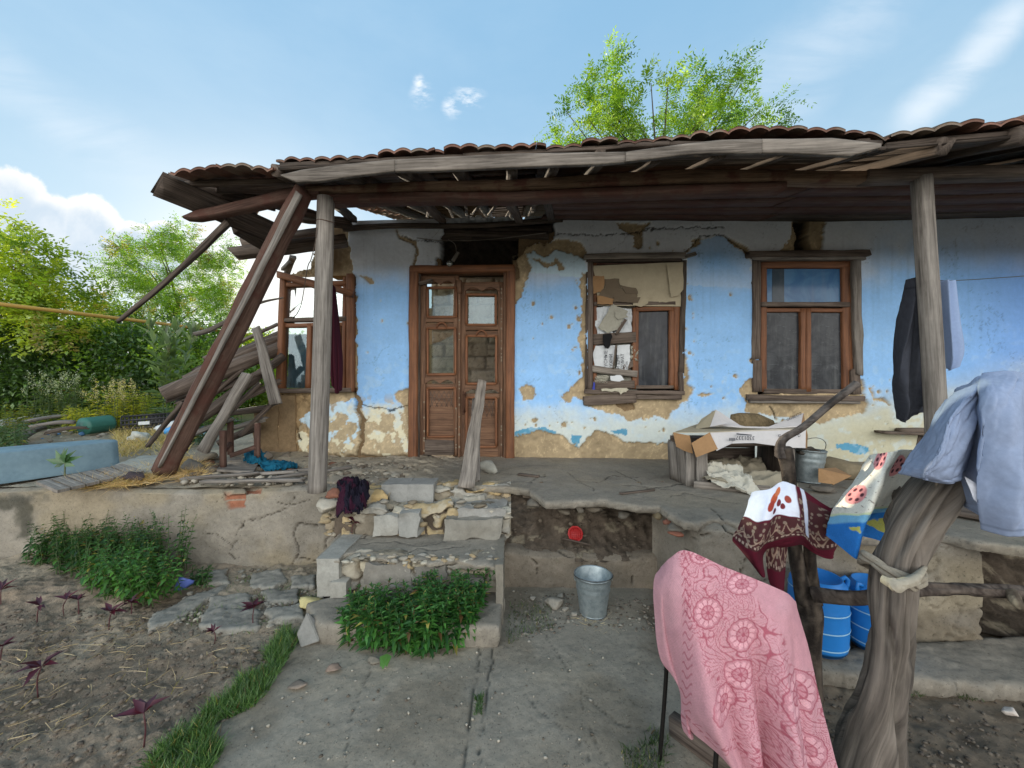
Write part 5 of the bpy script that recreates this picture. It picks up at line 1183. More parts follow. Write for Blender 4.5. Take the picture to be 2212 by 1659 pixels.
# ---- steps
ST = thing('stone_steps', 'crumbling grey cement and stone steps leading up to the porch', 'steps', tuple(gz(880, 1285, 0)))
hf('step', [(715, 1288), (1083, 1270), (1090, 1290), (1078, 1352), (1050, 1352), (690, 1345), (660, 1300)], .125, .14, M['concrete'], ST, C_CONC*.97, 61, rough=1.3, cracks=[([(1030, 1290), (1028, 1320), (1000, 1340)], 1.4, .01)])
S2 = [([(780, 1175), (850, 1168), (900, 1180), (960, 1170)], 1.2, .008), ([(850, 1205), (905, 1185), (935, 1190), (1000, 1178)], 1.4, .01), ([(1010, 1185), (1015, 1170)], 1.2, .008), ([(760, 1165), (785, 1160), (800, 1150)], 2, .015)]
hf('step', [(740, 1142), (1094, 1150), (1081, 1221), (1030, 1218), (985, 1205), (930, 1216), (890, 1204), (850, 1207), (800, 1200), (770, 1192), (740, 1200), (733, 1208), (683, 1204)], .36, .03, M['concrete'], ST, C_CONC*1.04, 62, rough=1.0, cracks=S2, warp=8)
zc = lambda r, g_, b: lin(r, g_, b)
blk('block', 684, 1206, 732, 1289, 2.50, .40, 1, zc(150, 148, 140), ST, .008)
stoneface('riser', (728, 1076), .10, .345, 2.53, .12, 3, 5, 11, .04)
blk('stone', 712, 1258, 748, 1290, 2.47, .12, 3, zc(150, 147, 138), ST, .02)
for i, (x0, y0, x1, y1, Yf) in enumerate(((786, 1218, 886, 1262, 2.50), (896, 1224, 962, 1258, 2.50), (1004, 1250, 1046, 1284, 2.48), (842, 1266, 894, 1284, 2.47))):
    blk('stone', x0, y0, x1, y1, Yf, .2, 10+i, zc(*[(128, 124, 116), (120, 117, 110), (134, 131, 124)][i % 3]), ST, .03)
blk('side_wall', 1071, 1220, 1087, 1350, 2.40, .5, 30, zc(132, 126, 114), ST, .008)
for i in range(46):      # loose mortar crumbs on the broken nosing
    p = gz(RNG.uniform(740, 1075), RNG.uniform(1196, 1216), .35); s = RNG.uniform(.02, .06); rock('mortar_crumb', p-Vector((0, 0, .012)), (s*1.4, s, s*.6), 200+i, M['stone'], lin(*RNG.choice([(172, 166, 150), (150, 146, 136), (130, 122, 106)])), ST, 8, 1)
rbox('rubble_core', (-1.35, 2.93, 0), (-.04, 3.4, .53), .05, .02, M['adobe'], tuple(C_EARTH), ST, 41)
stoneface('riser', (738, 1104), .34, .575, 2.90, .34, 5, 4.2, 6, .06)
stoneface('riser', (792, 1104), .545, .665, 3.14, .2, 8, 4.0, 9, .03, [(176, 154, 114), (150, 146, 136), (166, 148, 118), (140, 130, 112)])
stoneface('riser', (700, 842), .34, .63, 3.04, .25, 12, 4.5, 5.5, .05, [(184, 158, 112), (164, 150, 128), (180, 174, 158), (150, 136, 112)])
for i, (x0, y0, x1, y1, Yf, c) in enumerate(((808, 1114, 862, 1156, 2.84, (150, 148, 140)), (860, 1108, 906, 1157, 2.82, (142, 141, 135)), (958, 1122, 1082, 1166, 2.81, (134, 130, 120)), (990, 1100, 1092, 1124, 2.88, (146, 144, 138)))):
    blk('stone', x0, y0, x1, y1, Yf, .26, 50+i, zc(*c), ST, .04)
for i, (x0, x1) in enumerate(((824, 880), (880, 936))): blk('kerb_block', x0, 1047, x1, 1085+i, 3.08, .22, 70+i, zc(142, 141, 136), ST, .007)
rock('mortar_lump', P(705, 1110, 2.98), (.24, .14, .14), 33, M['stone'], lin(176, 170, 156), ST, 8, 3)
for i in range(90):
    k = i % 3; reg = [((735, 1080), (1096, 1172), .40), ((740, 1196), (1075, 1216), .36), ((700, 1096), (820, 1160), .40)][k]
    x = RNG.uniform(reg[0][0], reg[1][0]); y = RNG.uniform(reg[0][1], reg[1][1]); s = RNG.uniform(.02, .075) if k != 1 else RNG.uniform(.015, .05)
    p = P(x, y, (2.99, 2.50, 3.02)[k]-RNG.uniform(.02, .12)*(k != 1)); rock('mortar_crumb', p-Vector((0, 0, s*.3)), (s*1.5, s, s*.7), 400+i, M['stone'], lin(*RNG.choice([(158, 150, 134), (140, 134, 122), (118, 108, 92), (150, 134, 106)])), ST, 8, 2)
# dirt ledge at the right
LG = hf('concrete_ledge', [(1640, 1396), (1760, 1400), (1900, 1392), (2212, 1372), (2700, 1372), (2900, 1560), (2212, 1482), (2000, 1466), (1800, 1452), (1640, 1440)], .075, .09, M['concrete'], None, C_CONC*.86, 77, rough=2.0, warp=9)
struct(LG)
# ================================================================== THINGS ON THE LEFT
tim('thick red brown painted timber leaning from the porch beam down to the terrace', 'timber', 'leaning_timber', P(656, 412, 3.0), P(356, 1008, 3.5), .16, .20, 'wood_red', 101, up=(.7, -.7, .2), jag=.03, taper=(.9, 1.12), ch=.2)
gf = timber('grey_face', P(645, 416, 2.90), P(343, 1000, 3.40), .02, .13, M['wood_grey'], bpy.data.objects['leaning_timber'], up=(.9, -.5, .4), seed=5, rough=.004)
tim('long thin charred pole hanging from the broken beam end across the sky', 'pole', 'charred_pole', P(492, 480, 3.2), P(253, 696, 3.0), .05, .045, 'wood_dark', 102, bend=(0, 0, -.03), taper=(1, .55), jag=.03)
def log(lab, name, pts, r, mat, seed, cat='log', group='fallen logs beside the left window', **k):
    o = tube(name, [P(*p) for p in pts], r, M[mat], None, 12, 60, seed, .16, 4, smooth=True, groove=.12, **k); return tag(o, lab, cat, group)
log('thickest grey hewn log, its cut end towards the garden, under the leaning timber', 'fallen_log', [(352, 853, 3.75), (450, 815, 4.0), (605, 752, 4.6)], [.075, .085, .08], 'wood_brown', 1)
log('grey log lying on top of the pile, behind the leaning timber', 'fallen_log', [(400, 822, 4.1), (500, 775, 4.4), (612, 728, 4.8)], [.055, .065, .06], 'wood_brown', 2)
log('dark log sloping from the window corner down to the rubbish', 'fallen_log', [(410, 920, 3.8), (480, 870, 4.0), (612, 770, 4.5)], [.045, .06, .05], 'wood_dark', 3)
log('short black log lying flat below the pile, against the clay pier', 'fallen_log', [(492, 893, 4.5), (575, 882, 4.5)], [.035, .04], 'wood_dark', 4)
log('dark beam end lying on the rubble behind the upturned stool', 'fallen_log', [(470, 958, 4.3), (560, 920, 4.5)], [.035, .05], 'wood_dark', 5)
tim('pale brown splintered plank propped against the log pile', 'plank', 'plank', P(438, 975, 3.75), P(535, 808, 4.05), .10, .05, 'wood_pale', 103, up=(0, -1, .3), jag=.02)
tim('grey plank with a rounded tip leaning on the left window frame', 'plank', 'plank', P(597, 872, 4.15), P(553, 708, 4.2), .125, .03, 'wood_grey', 104, up=(0, -1, 0), taper=(1.1, .7), jag=.02)
tim('thin dark pole slanting into the dry grass left of the leaning timber', 'pole', 'pole', P(319, 964, 3.9), P(396, 868, 3.8), .035, .035, 'wood_dark', 105, jag=.02)
tim('short brown board lying at the foot of the leaning timber', 'board', 'board', P(345, 1004, 3.45), P(400, 962, 3.5), .12, .03, 'wood_red', 106, up=(.3, -.8, .6))
for i, (a, b, w_, m_, l_) in enumerate((((372, 846, 4.3), (600, 742, 4.7), .09, 'wood_brown', 'flat on top of the thickest log'), ((395, 880, 3.95), (590, 790, 4.3), .07, 'wood_dark', 'squeezed between the two lower logs'), ((430, 905, 3.95), (608, 822, 4.3), .08, 'wood_brown', 'below the dark log, ending at the window sill'),
   ((420, 800, 4.4), (608, 716, 4.9), .06, 'wood_dark', 'highest of the heap'), ((455, 930, 3.9), (560, 830, 4.2), .05, 'wood_dark', 'steep, crossing behind the pale splintered plank'), ((500, 925, 4.2), (575, 905, 4.3), .06, 'wood_grey', 'short and flat at the foot of the clay pier'), ((380, 872, 4.0), (470, 830, 4.1), .07, 'wood_brown', 'short, under the cut end of the thickest log'), ((470, 800, 4.5), (606, 760, 4.7), .10, 'wood_grey', 'wide grey one lying in the middle of the heap'), ((405, 900, 3.85), (520, 800, 4.2), .05, 'wood_brown', 'thin, close behind the leaning timber'), ((360, 865, 3.95), (560, 806, 4.3), .06, 'wood_dark', 'nearly level, just under the thickest log'),
   ((520, 940, 4.1), (600, 860, 4.35), .05, 'wood_brown', 'thin, leaning on the clay pier'), ((410, 940, 3.8), (500, 905, 4.0), .06, 'wood_grey', 'lowest left, touching the dry grass'), ((440, 775, 4.6), (600, 700, 5.0), .05, 'wood_brown', 'thin topmost one reaching the window frame'))):
    tim('weathered plank of the timber heap, '+l_, 'plank', 'heap_plank', P(*a), P(*b), w_, .03, m_, 170+i, up=(0, -.6, .8), group='planks of the timber heap', jag=.04)
o = tube('curved_lath', [P(422, 722, 4.2), P(455, 712, 4.2), (P(507, 684, 4.25)), P(560, 655, 4.3), P(612, 643, 4.4)], [.035, .035, .028, .02, .012], M['wood_grey'], None, 8, 40, 4, .1, 3, flat=(1, .5)); tag(o, 'thin curved grey lath arching from the bushes to the left window', 'lath')
rbox('adobe_pier', (sz(552, 900)[0], -.35, .62), (sz(604, 900)[0], .02, sz(560, 878)[1]), .04, .035, M['adobe'], tuple(C_CLAYD), house, 77, 'wall')
rbox('adobe_pier', (sz(590, 900)[0], -.30, .62), (sz(640, 900)[0], .015, sz(560, 852)[1]), .04, .03, M['adobe'], tuple(C_CLAYD*1.1), house, 78, 'wall')
# upturned stool
t = thing('upturned_stool', 'upturned wooden stool with red brown legs standing on the rubble below the clay pier', 'stool', tuple(gz(515, 1005, .68)))
prism('seat', [gz(x, y, .70) for x, y in ((468, 1014), (547, 1019), (564, 991), (492, 986))], (0, 0, 1), .02, M['wood_grey'], t)
for (x, y0, y1, Y) in ((482, 1010, 930, 3.70), (498, 982, 908, 4.02), (556, 990, 914, 3.95)): timber('leg', P(x, y0, Y), P(x, y1, Y), .05, .04, M['wood_red'], t, seed=x)
timber('stretcher', P(498, 984, 3.98), P(552, 966, 3.93), .03, .045, M['wood_red'], t, seed=7); timber('stretcher', P(484, 975, 3.72), P(498, 958, 3.98), .03, .04, M['wood_red'], t, seed=8)
# crumpled textiles
def rag(name, lab, cat, x0, y0, x1, y1, z, col, seed, amp=.05, n=60, col2=None, sag=None, th=.006, mat='cloth', rz=0):
    a, b, c, d = gz(x0, y1, z), gz(x1, y1, z), gz(x1, y0, z), gz(x0, y0, z); u, v = np.meshgrid(np.linspace(0, 1, n), np.linspace(0, 1, n))
    q4 = [np.array(tuple(p)) for p in (a, b, c, d)]; U_, V__ = u[..., None], v[..., None]
    p = (q4[0]*(1-U_)+q4[1]*U_)*(1-V__)+(q4[3]*(1-U_)+q4[2]*U_)*V__
    w = fbm(u*3+seed, v*3, None, 3, seed)
    k = np.abs(fbm(u*4+seed+w*.6, v*4+w, None, 4, seed+3)); p[..., 2] += amp*(1.25-k*3.2).clip(-.1, 1.4)
    e = .06*fbm(u*5, v*5+seed, None, 3, seed+9); L = (q4[1]-q4[0])[:2]; p[..., :2] += e[..., None]*L*1.2
    rr = np.hypot((u-.5)*2, (v-.5)*2); kp = (rr+w*.5 < 1.05)[:-1, :-1]; p[..., 2] -= amp*.9*sstep(rr, .6, 1.1)
    if sag: p = sag(p, u, v)
    c = np.array(col)*np.ones(u.shape+(1,))
    if col2 is not None:
        f1, f21, cid = voro(u*7, v*7, seed); k2 = (cid > .72)[..., None]; c = np.where(k2, np.array(col2), c)
    V_, q, cc = compact(p.reshape(-1, 3), gridfaces(n, n, kp), c.reshape(-1, 3))
    o = npmesh(name, V_, q, M[mat], None, True, cc); s = o.modifiers.new('thickness', 'SOLIDIFY'); s.thickness = th
    return tag(o, lab, cat)
rag('turquoise_cloth', 'torn turquoise cloth caught in the rubble behind the upturned stool', 'cloth', 528, 975, 582, 998, .72, lin(24, 92, 116), 1)
rag('turquoise_cloth', 'strip of turquoise cloth twisted over the stones right of the upturned stool', 'cloth', 560, 997, 640, 1014, .71, lin(20, 86, 110), 2, .03)
def drape(p, u, v): p[..., 2] -= .10*sstep(1-v, .35, .95)+.0*u; return p
rag('floral_cloth', 'crumpled dark purple floral cloth at the top of the steps beside the porch post', 'cloth', 722, 1042, 802, 1074, .69, lin(26, 22, 34), 3, .06, 90, lin(52, 22, 38), drape)
# loose planks and sticks on the terrace edge
for i, (a, b, w) in enumerate((((395, 1034), (560, 1022), .05), ((440, 1040), (655, 1036), .06), ((520, 1024), (640, 1019), .05), ((590, 1032), (665, 1022), .04), ((600, 1020), (690, 1012), .04), ((690, 1020), (760, 1008), .04))):
    tim('weathered stick %s' % ('nearest the wall edge, running towards the porch post', 'longest of those lying along the wall top', 'lying just below the upturned stool', 'pointing at the foot of the porch post', 'half under the turquoise strip', 'lying right of the porch post')[i], 'stick', 'stick', gz(*a, .68), gz(*b, .69), w, .025, 'wood_grey', 110+i, group='sticks on the terrace edge', jag=.02)
# rubble stones on terrace and porch
rub = []
def stone(x, y, z, s, seed, col, lab, cat='stone', group=None, name='stone', **k):
    o = rock(name, gz(x, y, z), s, seed, M['stone'], lin(*col), None, 10, 3, **k); return tag(o, lab, cat, group)
stone(1054, 1022, H0, (.19, .15, .15), 5, (150, 148, 138), 'rounded grey stone on the porch holding the door shut, right of the leaning plank')
stone(1027, 1012, H0, (.12, .1, .16), 6, (112, 84, 70), 'dark reddish stone wedged behind the leaning plank')
stone(409, 1018, H0, (.22, .16, .14), 7, (120, 116, 108), 'grey stone lying in the dry grass right of the leaning timber foot')
stone(440, 998, H0, (.30, .2, .14), 8, (126, 118, 104), 'brown grey stone between the leaning timber and the upturned stool')
stone(722, 1078, H0-.03, (.12, .1, .09), 9, (126, 86, 70), 'broken red brick at the foot of the left porch post', 'brick', name='brick')
stone(575, 1000, H0, (.22, .16, .16), 10, (124, 116, 106), 'grey stone beside the turquoise cloth')
stone(292, 1042, H0, (.16, .12, .10), 12, (66, 58, 60), 'dark round lump lying in the straw on the wall', 'lump', name='dark_lump')
cbk = hull('concrete_block', [P(663, 1322, 2.26), P(641, 1369, 2.2), P(650, 1399, 2.17), P(690, 1385, 2.2), P(694, 1350, 2.28), P(676, 1330, 2.34), P(655, 1385, 2.38), P(690, 1372, 2.42)], M['stone'], lin(132, 130, 124)); tag(cbk, 'pointed broken concrete block standing on the path left of the leafy clump', 'concrete block')
stone(672, 1320, 0, (.16, .12, .12), 14, (196, 182, 130), 'yellowish stone above the pointed concrete block')
stone(643, 1488, 0, (.10, .075, .035), 15, (128, 116, 104), 'flat brown stone on the path nearest the grass strip', group=None)
stone(720, 1452, 0, (.075, .05, .045), 16, (128, 112, 100), 'small brown stone on the path below the leafy clump')
stone(806, 1430, 0, (.10, .06, .035), 17, (118, 112, 100), 'flat grey stone half under the left of the leafy clump')
stone(2183, 1545, 0, (.085, .05, .04), 18, (196, 186, 176), 'whitish stone on the dirt at the far right')
stone(706, 1296, 0.02, (.07, .06, .12), 19, (40, 36, 34), 'charred black lump under the corner of the steps', 'lump', name='charred_lump')
for i, (x, y, s) in enumerate(((1185, 1302, .09), (1200, 1310, .12), (1222, 1318, .05), (1150, 1296, .05), (1212, 1290, .06), (1240, 1330, .05))):
    stone(x, y, 0, (s, s*.8, s*.5), 30+i, (150, 144, 132), 'pale rubble stone %s' % ('left of the zinc bucket on the ground, beside the biggest', 'biggest of those left of the zinc bucket', 'small, below the biggest left of the zinc bucket', 'farthest left of those by the zinc bucket', 'under the plinth, nearest behind the biggest', 'touching the zinc bucket base')[i], group='rubble stones by the zinc bucket')
rs = np.random.RandomState(12)
V_, Q_, C_, b_ = [], [], [], 0       # countless small rubble bits
def debris(n, region, z, smin, smax, cols, name, seed, zf=None):
    rs = np.random.RandomState(seed); V_ = []; Q_ = []; C_ = []
    bm = bmesh.new(); bmesh.ops.create_icosphere(bm, subdivisions=1, radius=1); co = np.array([v.co[:] for v in bm.verts]); fs = np.array([[v.index for v in f.verts] for f in bm.faces]); bm.free()
    k = 0; poly = region; xs_ = [p[0] for p in poly]; ys_ = [p[1] for p in poly]
    while k < n:
        x = rs.uniform(min(xs_), max(xs_)); y = rs.uniform(min(ys_), max(ys_))
        if sdf_poly(np.array([x]), np.array([y]), poly)[0] > 0: continue
        s = smin+(smax-smin)*rs.rand()**3; p = co*(1+.5*(rs.rand(len(co), 1)-.5))*np.array([s, s*rs.uniform(.5, 1), s*rs.uniform(.3, .7)]); a = rs.rand()*6.28
        p = p@np.array([[math.cos(a), math.sin(a), 0], [-math.sin(a), math.cos(a), 0], [0, 0, 1]])+np.array([x, y, (zf(x, y) if zf else z)+s*.15]); V_.append(p); Q_.append(fs+k*len(co))
        c = np.array(lin(*cols[rs.randint(len(cols))]))*rs.uniform(.7, 1.2); C_.append(np.tile(c, (len(co), 1))); k += 1
    o = npmesh(name, np.vstack(V_), np.vstack(Q_), M['stone'], None, False, np.vstack(C_)); tag(o, None, None, None, 'stuff'); return o
G3 = [(150, 144, 132), (128, 120, 106), (112, 102, 90), (168, 160, 144)]
def W2(pts, z): return [(gz(x, y, z).x, gz(x, y, z).y) for x, y in pts]
o = debris(900, W2([(380, 1046), (560, 985), (660, 985), (900, 1002), (880, 1045), (690, 1046)], H0), H0-.01, .008, .05, G3, 'rubble', 1); o['label'] = 'crumbled plaster and stone rubble strewn along the left of the porch'; o['category'] = 'rubble'
o = debris(170, W2([(395, 1030), (440, 985), (600, 975), (720, 1000), (700, 1025), (560, 1020)], H0), H0-.01, .03, .10, [(128, 118, 104), (112, 104, 92), (140, 128, 108), (118, 84, 68)], 'rubble', 11); o['label'] = 'fallen adobe lumps and broken bricks under the collapsed corner'; o['category'] = 'rubble'
o = debris(170, [(-.08, 2.90), (1.3, 2.90), (1.3, 3.15), (-.08, 3.15)], 0, .004, .026, [(110, 100, 87), (100, 90, 78), (84, 76, 66)], 'clods', 12, zf=lambda x, y: .22+(y-2.88)*1.05); o['label'] = 'clods and small stones on the earth bank under the porch edge'; o['category'] = 'clods'
o = debris(1200, W2([(1100, 1275), (1500, 1300), (1540, 1380), (1240, 1350), (1120, 1400)], 0), -.002, .003, .016, [(120, 110, 98), (104, 94, 82), (140, 134, 122)], 'gravel', 2); o['label'] = 'loose gravel along the foot of the plinth'; o['category'] = 'gravel'
o = debris(2600, W2([(20, 1320), (640, 1300), (760, 1300), (600, 1400), (330, 1760), (-300, 1760)], 0), .0, .003, .017, [(112, 102, 91), (100, 90, 80), (124, 114, 101)], 'clods', 3); o['label'] = 'dry clods and pebbles of the garden bed'; o['category'] = 'clods'
o = debris(500, W2([(560, 1440), (1100, 1360), (1500, 1450), (1500, 1750), (400, 1750)], 0), .002, .002, .010, G3, 'gravel', 4); o['label'] = 'small grit scattered on the concrete path'; o['category'] = 'gravel'
o = debris(900, W2([(1640, 1500), (2212, 1500), (2500, 1700), (1600, 1750)], 0), -.008, .002, .014, [(100, 92, 82), (88, 80, 72)], 'gravel', 5); o['label'] = 'dirt and grit on the ground at the lower right'; o['category'] = 'gravel'
o = debris(900, W2([(360, 1345), (440, 1235), (690, 1222), (700, 1300), (640, 1350), (520, 1375)], 0), .0, .004, .028, [(134, 130, 120), (120, 112, 100), (150, 144, 130)], 'rubble', 6); o['label'] = 'broken cement crumbs between the paving fragments'; o['category'] = 'rubble'
SLB = [([(447, 1255), (463, 1235), (497, 1229), (493, 1259)], 'small slab against the retaining wall, right of the blue plastic'), ([(540, 1262), (550, 1236), (613, 1229), (625, 1250), (593, 1268)], 'broad slab at the foot of the retaining wall'),
 ([(627, 1243), (680, 1240), (682, 1263), (625, 1262)], 'slab touching the left corner of the steps'), ([(437, 1312), (462, 1286), (540, 1278), (550, 1302), (500, 1316), (440, 1338)], 'large slab in the middle of the broken paving'),
 ([(433, 1345), (440, 1318), (520, 1312), (560, 1322), (555, 1350), (500, 1362)], 'lowest slab of the broken paving, towards the garden bed'), ([(578, 1312), (660, 1303), (660, 1334), (585, 1338)], 'slab left of the yellowish stone'),
 ([(320, 1326), (433, 1276), (482, 1262), (468, 1284), (367, 1340), (325, 1357)], 'long narrow slab pointing at the leafy clump'), ([(560, 1275), (640, 1270), (645, 1295), (570, 1300)], 'middle slab just below the broad one')]
for i, (pl, lb) in enumerate(SLB):
    o = hf('paving_fragment', pl, .022+.009*(i % 3), .06, M['concrete'], None, np.array(lin(134, 131, 122)), 90+i, .010, .006, rough=3.2, warp=16); tag(o, 'broken concrete '+lb, 'paving slab', 'broken paving fragments')
# planks against the door
tim('wide weathered grey plank leaning against the right door leaf', 'plank', 'leaning_plank', gz(1006, 1054, H0), P(1042, 822, 4.2), .125, .03, 'wood_pale', 120, up=(.15, -1, 0), taper=(1.05, .72), jag=.01)
tim('second narrower plank leaning behind the wide one at the door', 'plank', 'leaning_plank', gz(1024, 1040, H0), P(1030, 860, 4.25), .09, .03, 'wood_grey', 121, up=(-.15, -1, 0), jag=.01)
tim('thin flat stick lying on the porch near the broken edge', 'stick', 'stick', gz(1340, 1066, H0+.01), gz(1412, 1058, H0+.01), .03, .012, 'wood_brown', 122)
tim('short flat stick lying on the porch near the door', 'stick', 'stick', gz(1120, 1024, H0+.01), gz(1164, 1029, H0+.01), .05, .015, 'wood_brown', 123)
tim('thin twig lying on the earth bank under the red disc', 'twig', 'twig', P(1215, 1163, 2.93), P(1276, 1177, 2.90), .012, .012, 'wood_brown', 124)
M['redp'] = m_plain('red_plastic', lin(176, 44, 44), .45, 0, .15, 8, .1)
dsc = thing('red_disc', 'round red plastic strainer lid lying on the earth bank', 'lid', tuple(P(1243, 1168, 2.99)))
cz = P(1243, 1153, 2.96); R3 = Matrix.Rotation(math.radians(62), 3, 'X')
tube('rim', [cz+R3@Vector((math.cos(a)*.055, math.sin(a)*.055, 0)) for a in np.linspace(0, 6.283, 25)], .006, M['redp'], dsc, 6)
for k in range(-3, 4):
    h = math.sqrt(.053**2-(k*.015)**2); tube('lattice', [cz+R3@Vector((k*.015, -h, 0)), cz+R3@Vector((k*.015, h, 0))], .003, M['redp'], dsc, 5); tube('lattice', [cz+R3@Vector((-h, k*.015, 0)), cz+R3@Vector((h, k*.015, 0))], .003, M['redp'], dsc, 5)
lathe('plate', [(.0005, -.006), (.054, -.006), (.054, -.003), (.0005, -.003)], cz, M['redp'], dsc, 24, R3.to_4x4())
M['bluep'] = m_plain('faded_blue_plastic', lin(86, 104, 170), .5, 0, .2, 8, .2)
o = rock('blue_plastic', gz(396, 1276, .04), (.13, .05, .14), 77, M['bluep'], (.1, .1, .3), None, 6, 3, rotz=.3); tag(o, 'crumpled blue plastic piece right of the nettle clump', 'plastic')
# ---- tub, slatted panel
M['tub'] = m_plain('pale_blue_enamel', lin(122, 146, 156), .6, 0, .22, 5, .25, c2=lin(98, 122, 134))
def tub():
    t = thing('overturned_tub', 'pale blue overturned metal tub lying on the terrace at the far left', 'tub', (-4.6, 3.7, H0))
    base = np.array([(-4.36, 3.22), (-4.22, 3.52), (-4.08, 3.84), (-4.06, 3.95), (-4.14, 4.05), (-4.28, 4.08), (-4.42, 3.98), (-4.62, 3.7), (-4.85, 3.35), (-4.9, 3.22), (-4.75, 3.19), (-4.5, 3.19)])
    out = cr(np.vstack([base, base[:1]]), 97)[:-1]; c = out.mean(0); V_ = []; prof = [(1.0, 0), (1.01, .012), (.995, .02), (.98, .15), (.97, .255), (.95, .265), (.86, .27), (.4, .272), (.02, .272)]
    for s, z in prof: V_.append(np.column_stack([c+(out-c)*s, np.full(96, H0-.01+z)]))
    j = np.arange(96); k = (j+1) % 96; q = np.vstack([np.stack([i*96+j, i*96+k, (i+1)*96+k, (i+1)*96+j], -1) for i in range(len(prof)-1)])
    npmesh('body', np.vstack(V_), q, M['tub'], t, True)
tub()
pan = thing('slatted_panel', 'flat panel of pale grey slats lying on the terrace by the tub', 'panel', tuple(gz(160, 1040, H0)))
for i in range(6):
    x0 = 78+i*32; y0 = 1040-i*6.6; x1 = x0+46; y1 = y0+19-i*.6
    a, b = gz(x0, y0, .72), gz(x1, y1, .72); c, d = gz(x1+27, y1-6.0, .72), gz(x0+27, y0-5.6, .72); prism('slat', [a, b, c, d], (0, 0, 1), .022, M['wood_pale'], pan)
timber('batten', gz(85, 1043, .69), gz(262, 1010, .69), .04, .03, M['wood_grey'], pan); timber('batten', gz(118, 1060, .69), gz(290, 1025, .69), .04, .03, M['wood_grey'], pan)
hf('broken_slab', [(230, 1010), (300, 985), (385, 978), (372, 1012), (330, 1018), (260, 1020)], .70, .04, M['concrete'], None, np.array(lin(168, 164, 152)), 130, .014, rough=2)
tag(bpy.data.objects['broken_slab'], 'pale broken slab lying between the slatted panel and the leaning timber', 'slab')
# ---- rubbish far left
M['blackp'] = m_plain('black_plastic', (.012, .012, .014), .5, 0, .2, 8, .2); M['greenp'] = m_plain('green_plastic', lin(56, 110, 96), .5, 0, .25, 8, .2)
M['whitep'] = m_plain('white_plastic', lin(200, 204, 204), .5, 0, .15, 8, .3); M['clearp'] = m_plain('pale_blue_plastic', lin(150, 190, 214), .35, 0, .15, 8, .3); M['cyanp'] = m_plain('bright_blue_plastic', lin(70, 150, 210), .4, 0, .15, 8, .3)
cr8 = thing('black_crate', 'black lattice plastic crate lying on the rubbish heap', 'crate', tuple(gz(303, 936, H0)))
c0 = gz(262, 936, H0); W_, D_, HH = .70, .5, .28
def cpt(u, v, w): return c0+Vector((u*W_, v*D_+.1*u, w*HH+.05*u))
for w in (0, .25, .5, .75, 1): timber('rail', cpt(0, 0, w), cpt(1, 0, w), .02, .03, M['blackp'], cr8, n=3); timber('rail', cpt(1, 0, w), cpt(1, 1, w), .02, .03, M['blackp'], cr8, n=3)
for k in range(13): timber('slat', cpt(k/12, 0, 0), cpt(k/12, 0, 1), .02, .015, M['blackp'], cr8, up=(0, 1, 0), n=3)
for k in range(7): timber('slat', cpt(1, k/6, 0), cpt(1, k/6, 1), .02, .015, M['blackp'], cr8, up=(1, 0, 0), n=3); timber('slat', cpt(0, k/6, 1), cpt(1, k/6, 1), .02, .015, M['blackp'], cr8, n=3)
prism('panel', [cpt(0, .99, 0), cpt(1, .99, 0), cpt(1, .99, 1), cpt(0, .99, 1)], (0, -1, 0), .02, M['blackp'], cr8); prism('floor', [cpt(0, .03, .03), cpt(1, .03, .03), cpt(1, .95, .03), cpt(0, .95, .03)], (0, 0, 1), .02, M['blackp'], cr8)
prism('label', [cpt(.38, -.03, .42), cpt(.62, -.03, .42), cpt(.62, -.03, .62), cpt(.38, -.03, .62)], (0, -1, 0), .01, M['whitep'], cr8)
tubg = tube('green_canister', [gz(180, 938, .66)+Vector((0, 0, .13)), gz(237, 932, .66)+Vector((0, 0, .15))], [.145, .145], M['greenp'], None, 20, 12, 3, .02, 2); tag(tubg, 'green plastic canister lying on its side left of the black crate', 'canister')
def bottle(x, y, s, seed, mat, lab):
    rs = random.Random(seed); t = thing('plastic_bottle', lab, 'bottle', tuple(gz(x, y, H0)), 'plastic bottles on the rubbish heap')
    R = Matrix.Rotation(rs.uniform(0, 6.28), 4, 'Z') @ Matrix.Rotation(math.radians(rs.uniform(65, 100)), 4, 'X')
    lathe('body', [(.001, 0), (.042*s, 0), (.045*s, .02*s), (.042*s, .08*s), (.045*s, .12*s), (.043*s, .17*s), (.03*s, .21*s), (.014*s, .24*s), (.014*s, .26*s)], gz(x, y, H0)+Vector((0, 0, .06+.04*rs.random())), M[mat], t, 16, R)
    lathe('cap', [(.001, .275*s), (.017*s, .275*s), (.017*s, .255*s), (.001, .255*s)], gz(x, y, H0)+Vector((0, 0, .06)), M['cyanp'], t, 12, R)
for i, (x, y, m_, w) in enumerate(((352, 912, 'clearp', 'pale blue bottle touching the right end of the black crate'), (366, 905, 'cyanp', 'bright blue bottle at the top of the heap right of the crate'), (378, 918, 'clearp', 'pale bottle just left of the dark slanting pole'), (356, 926, 'clearp', 'pale bottle under the crate corner'), (362, 944, 'cyanp', 'bright blue bottle lowest on the heap by the dry grass'), (398, 915, 'clearp', 'pale bottle behind the dark slanting pole'), (384, 933, 'whitep', 'white bottle behind the dark slanting pole'), (340, 940, 'whitep', 'white bottle in the dry grass below the crate'), (412, 940, 'clearp', 'pale bottle between the pole and the leaning timber'))):
    bottle(x, y, 1.5, i, m_, w)
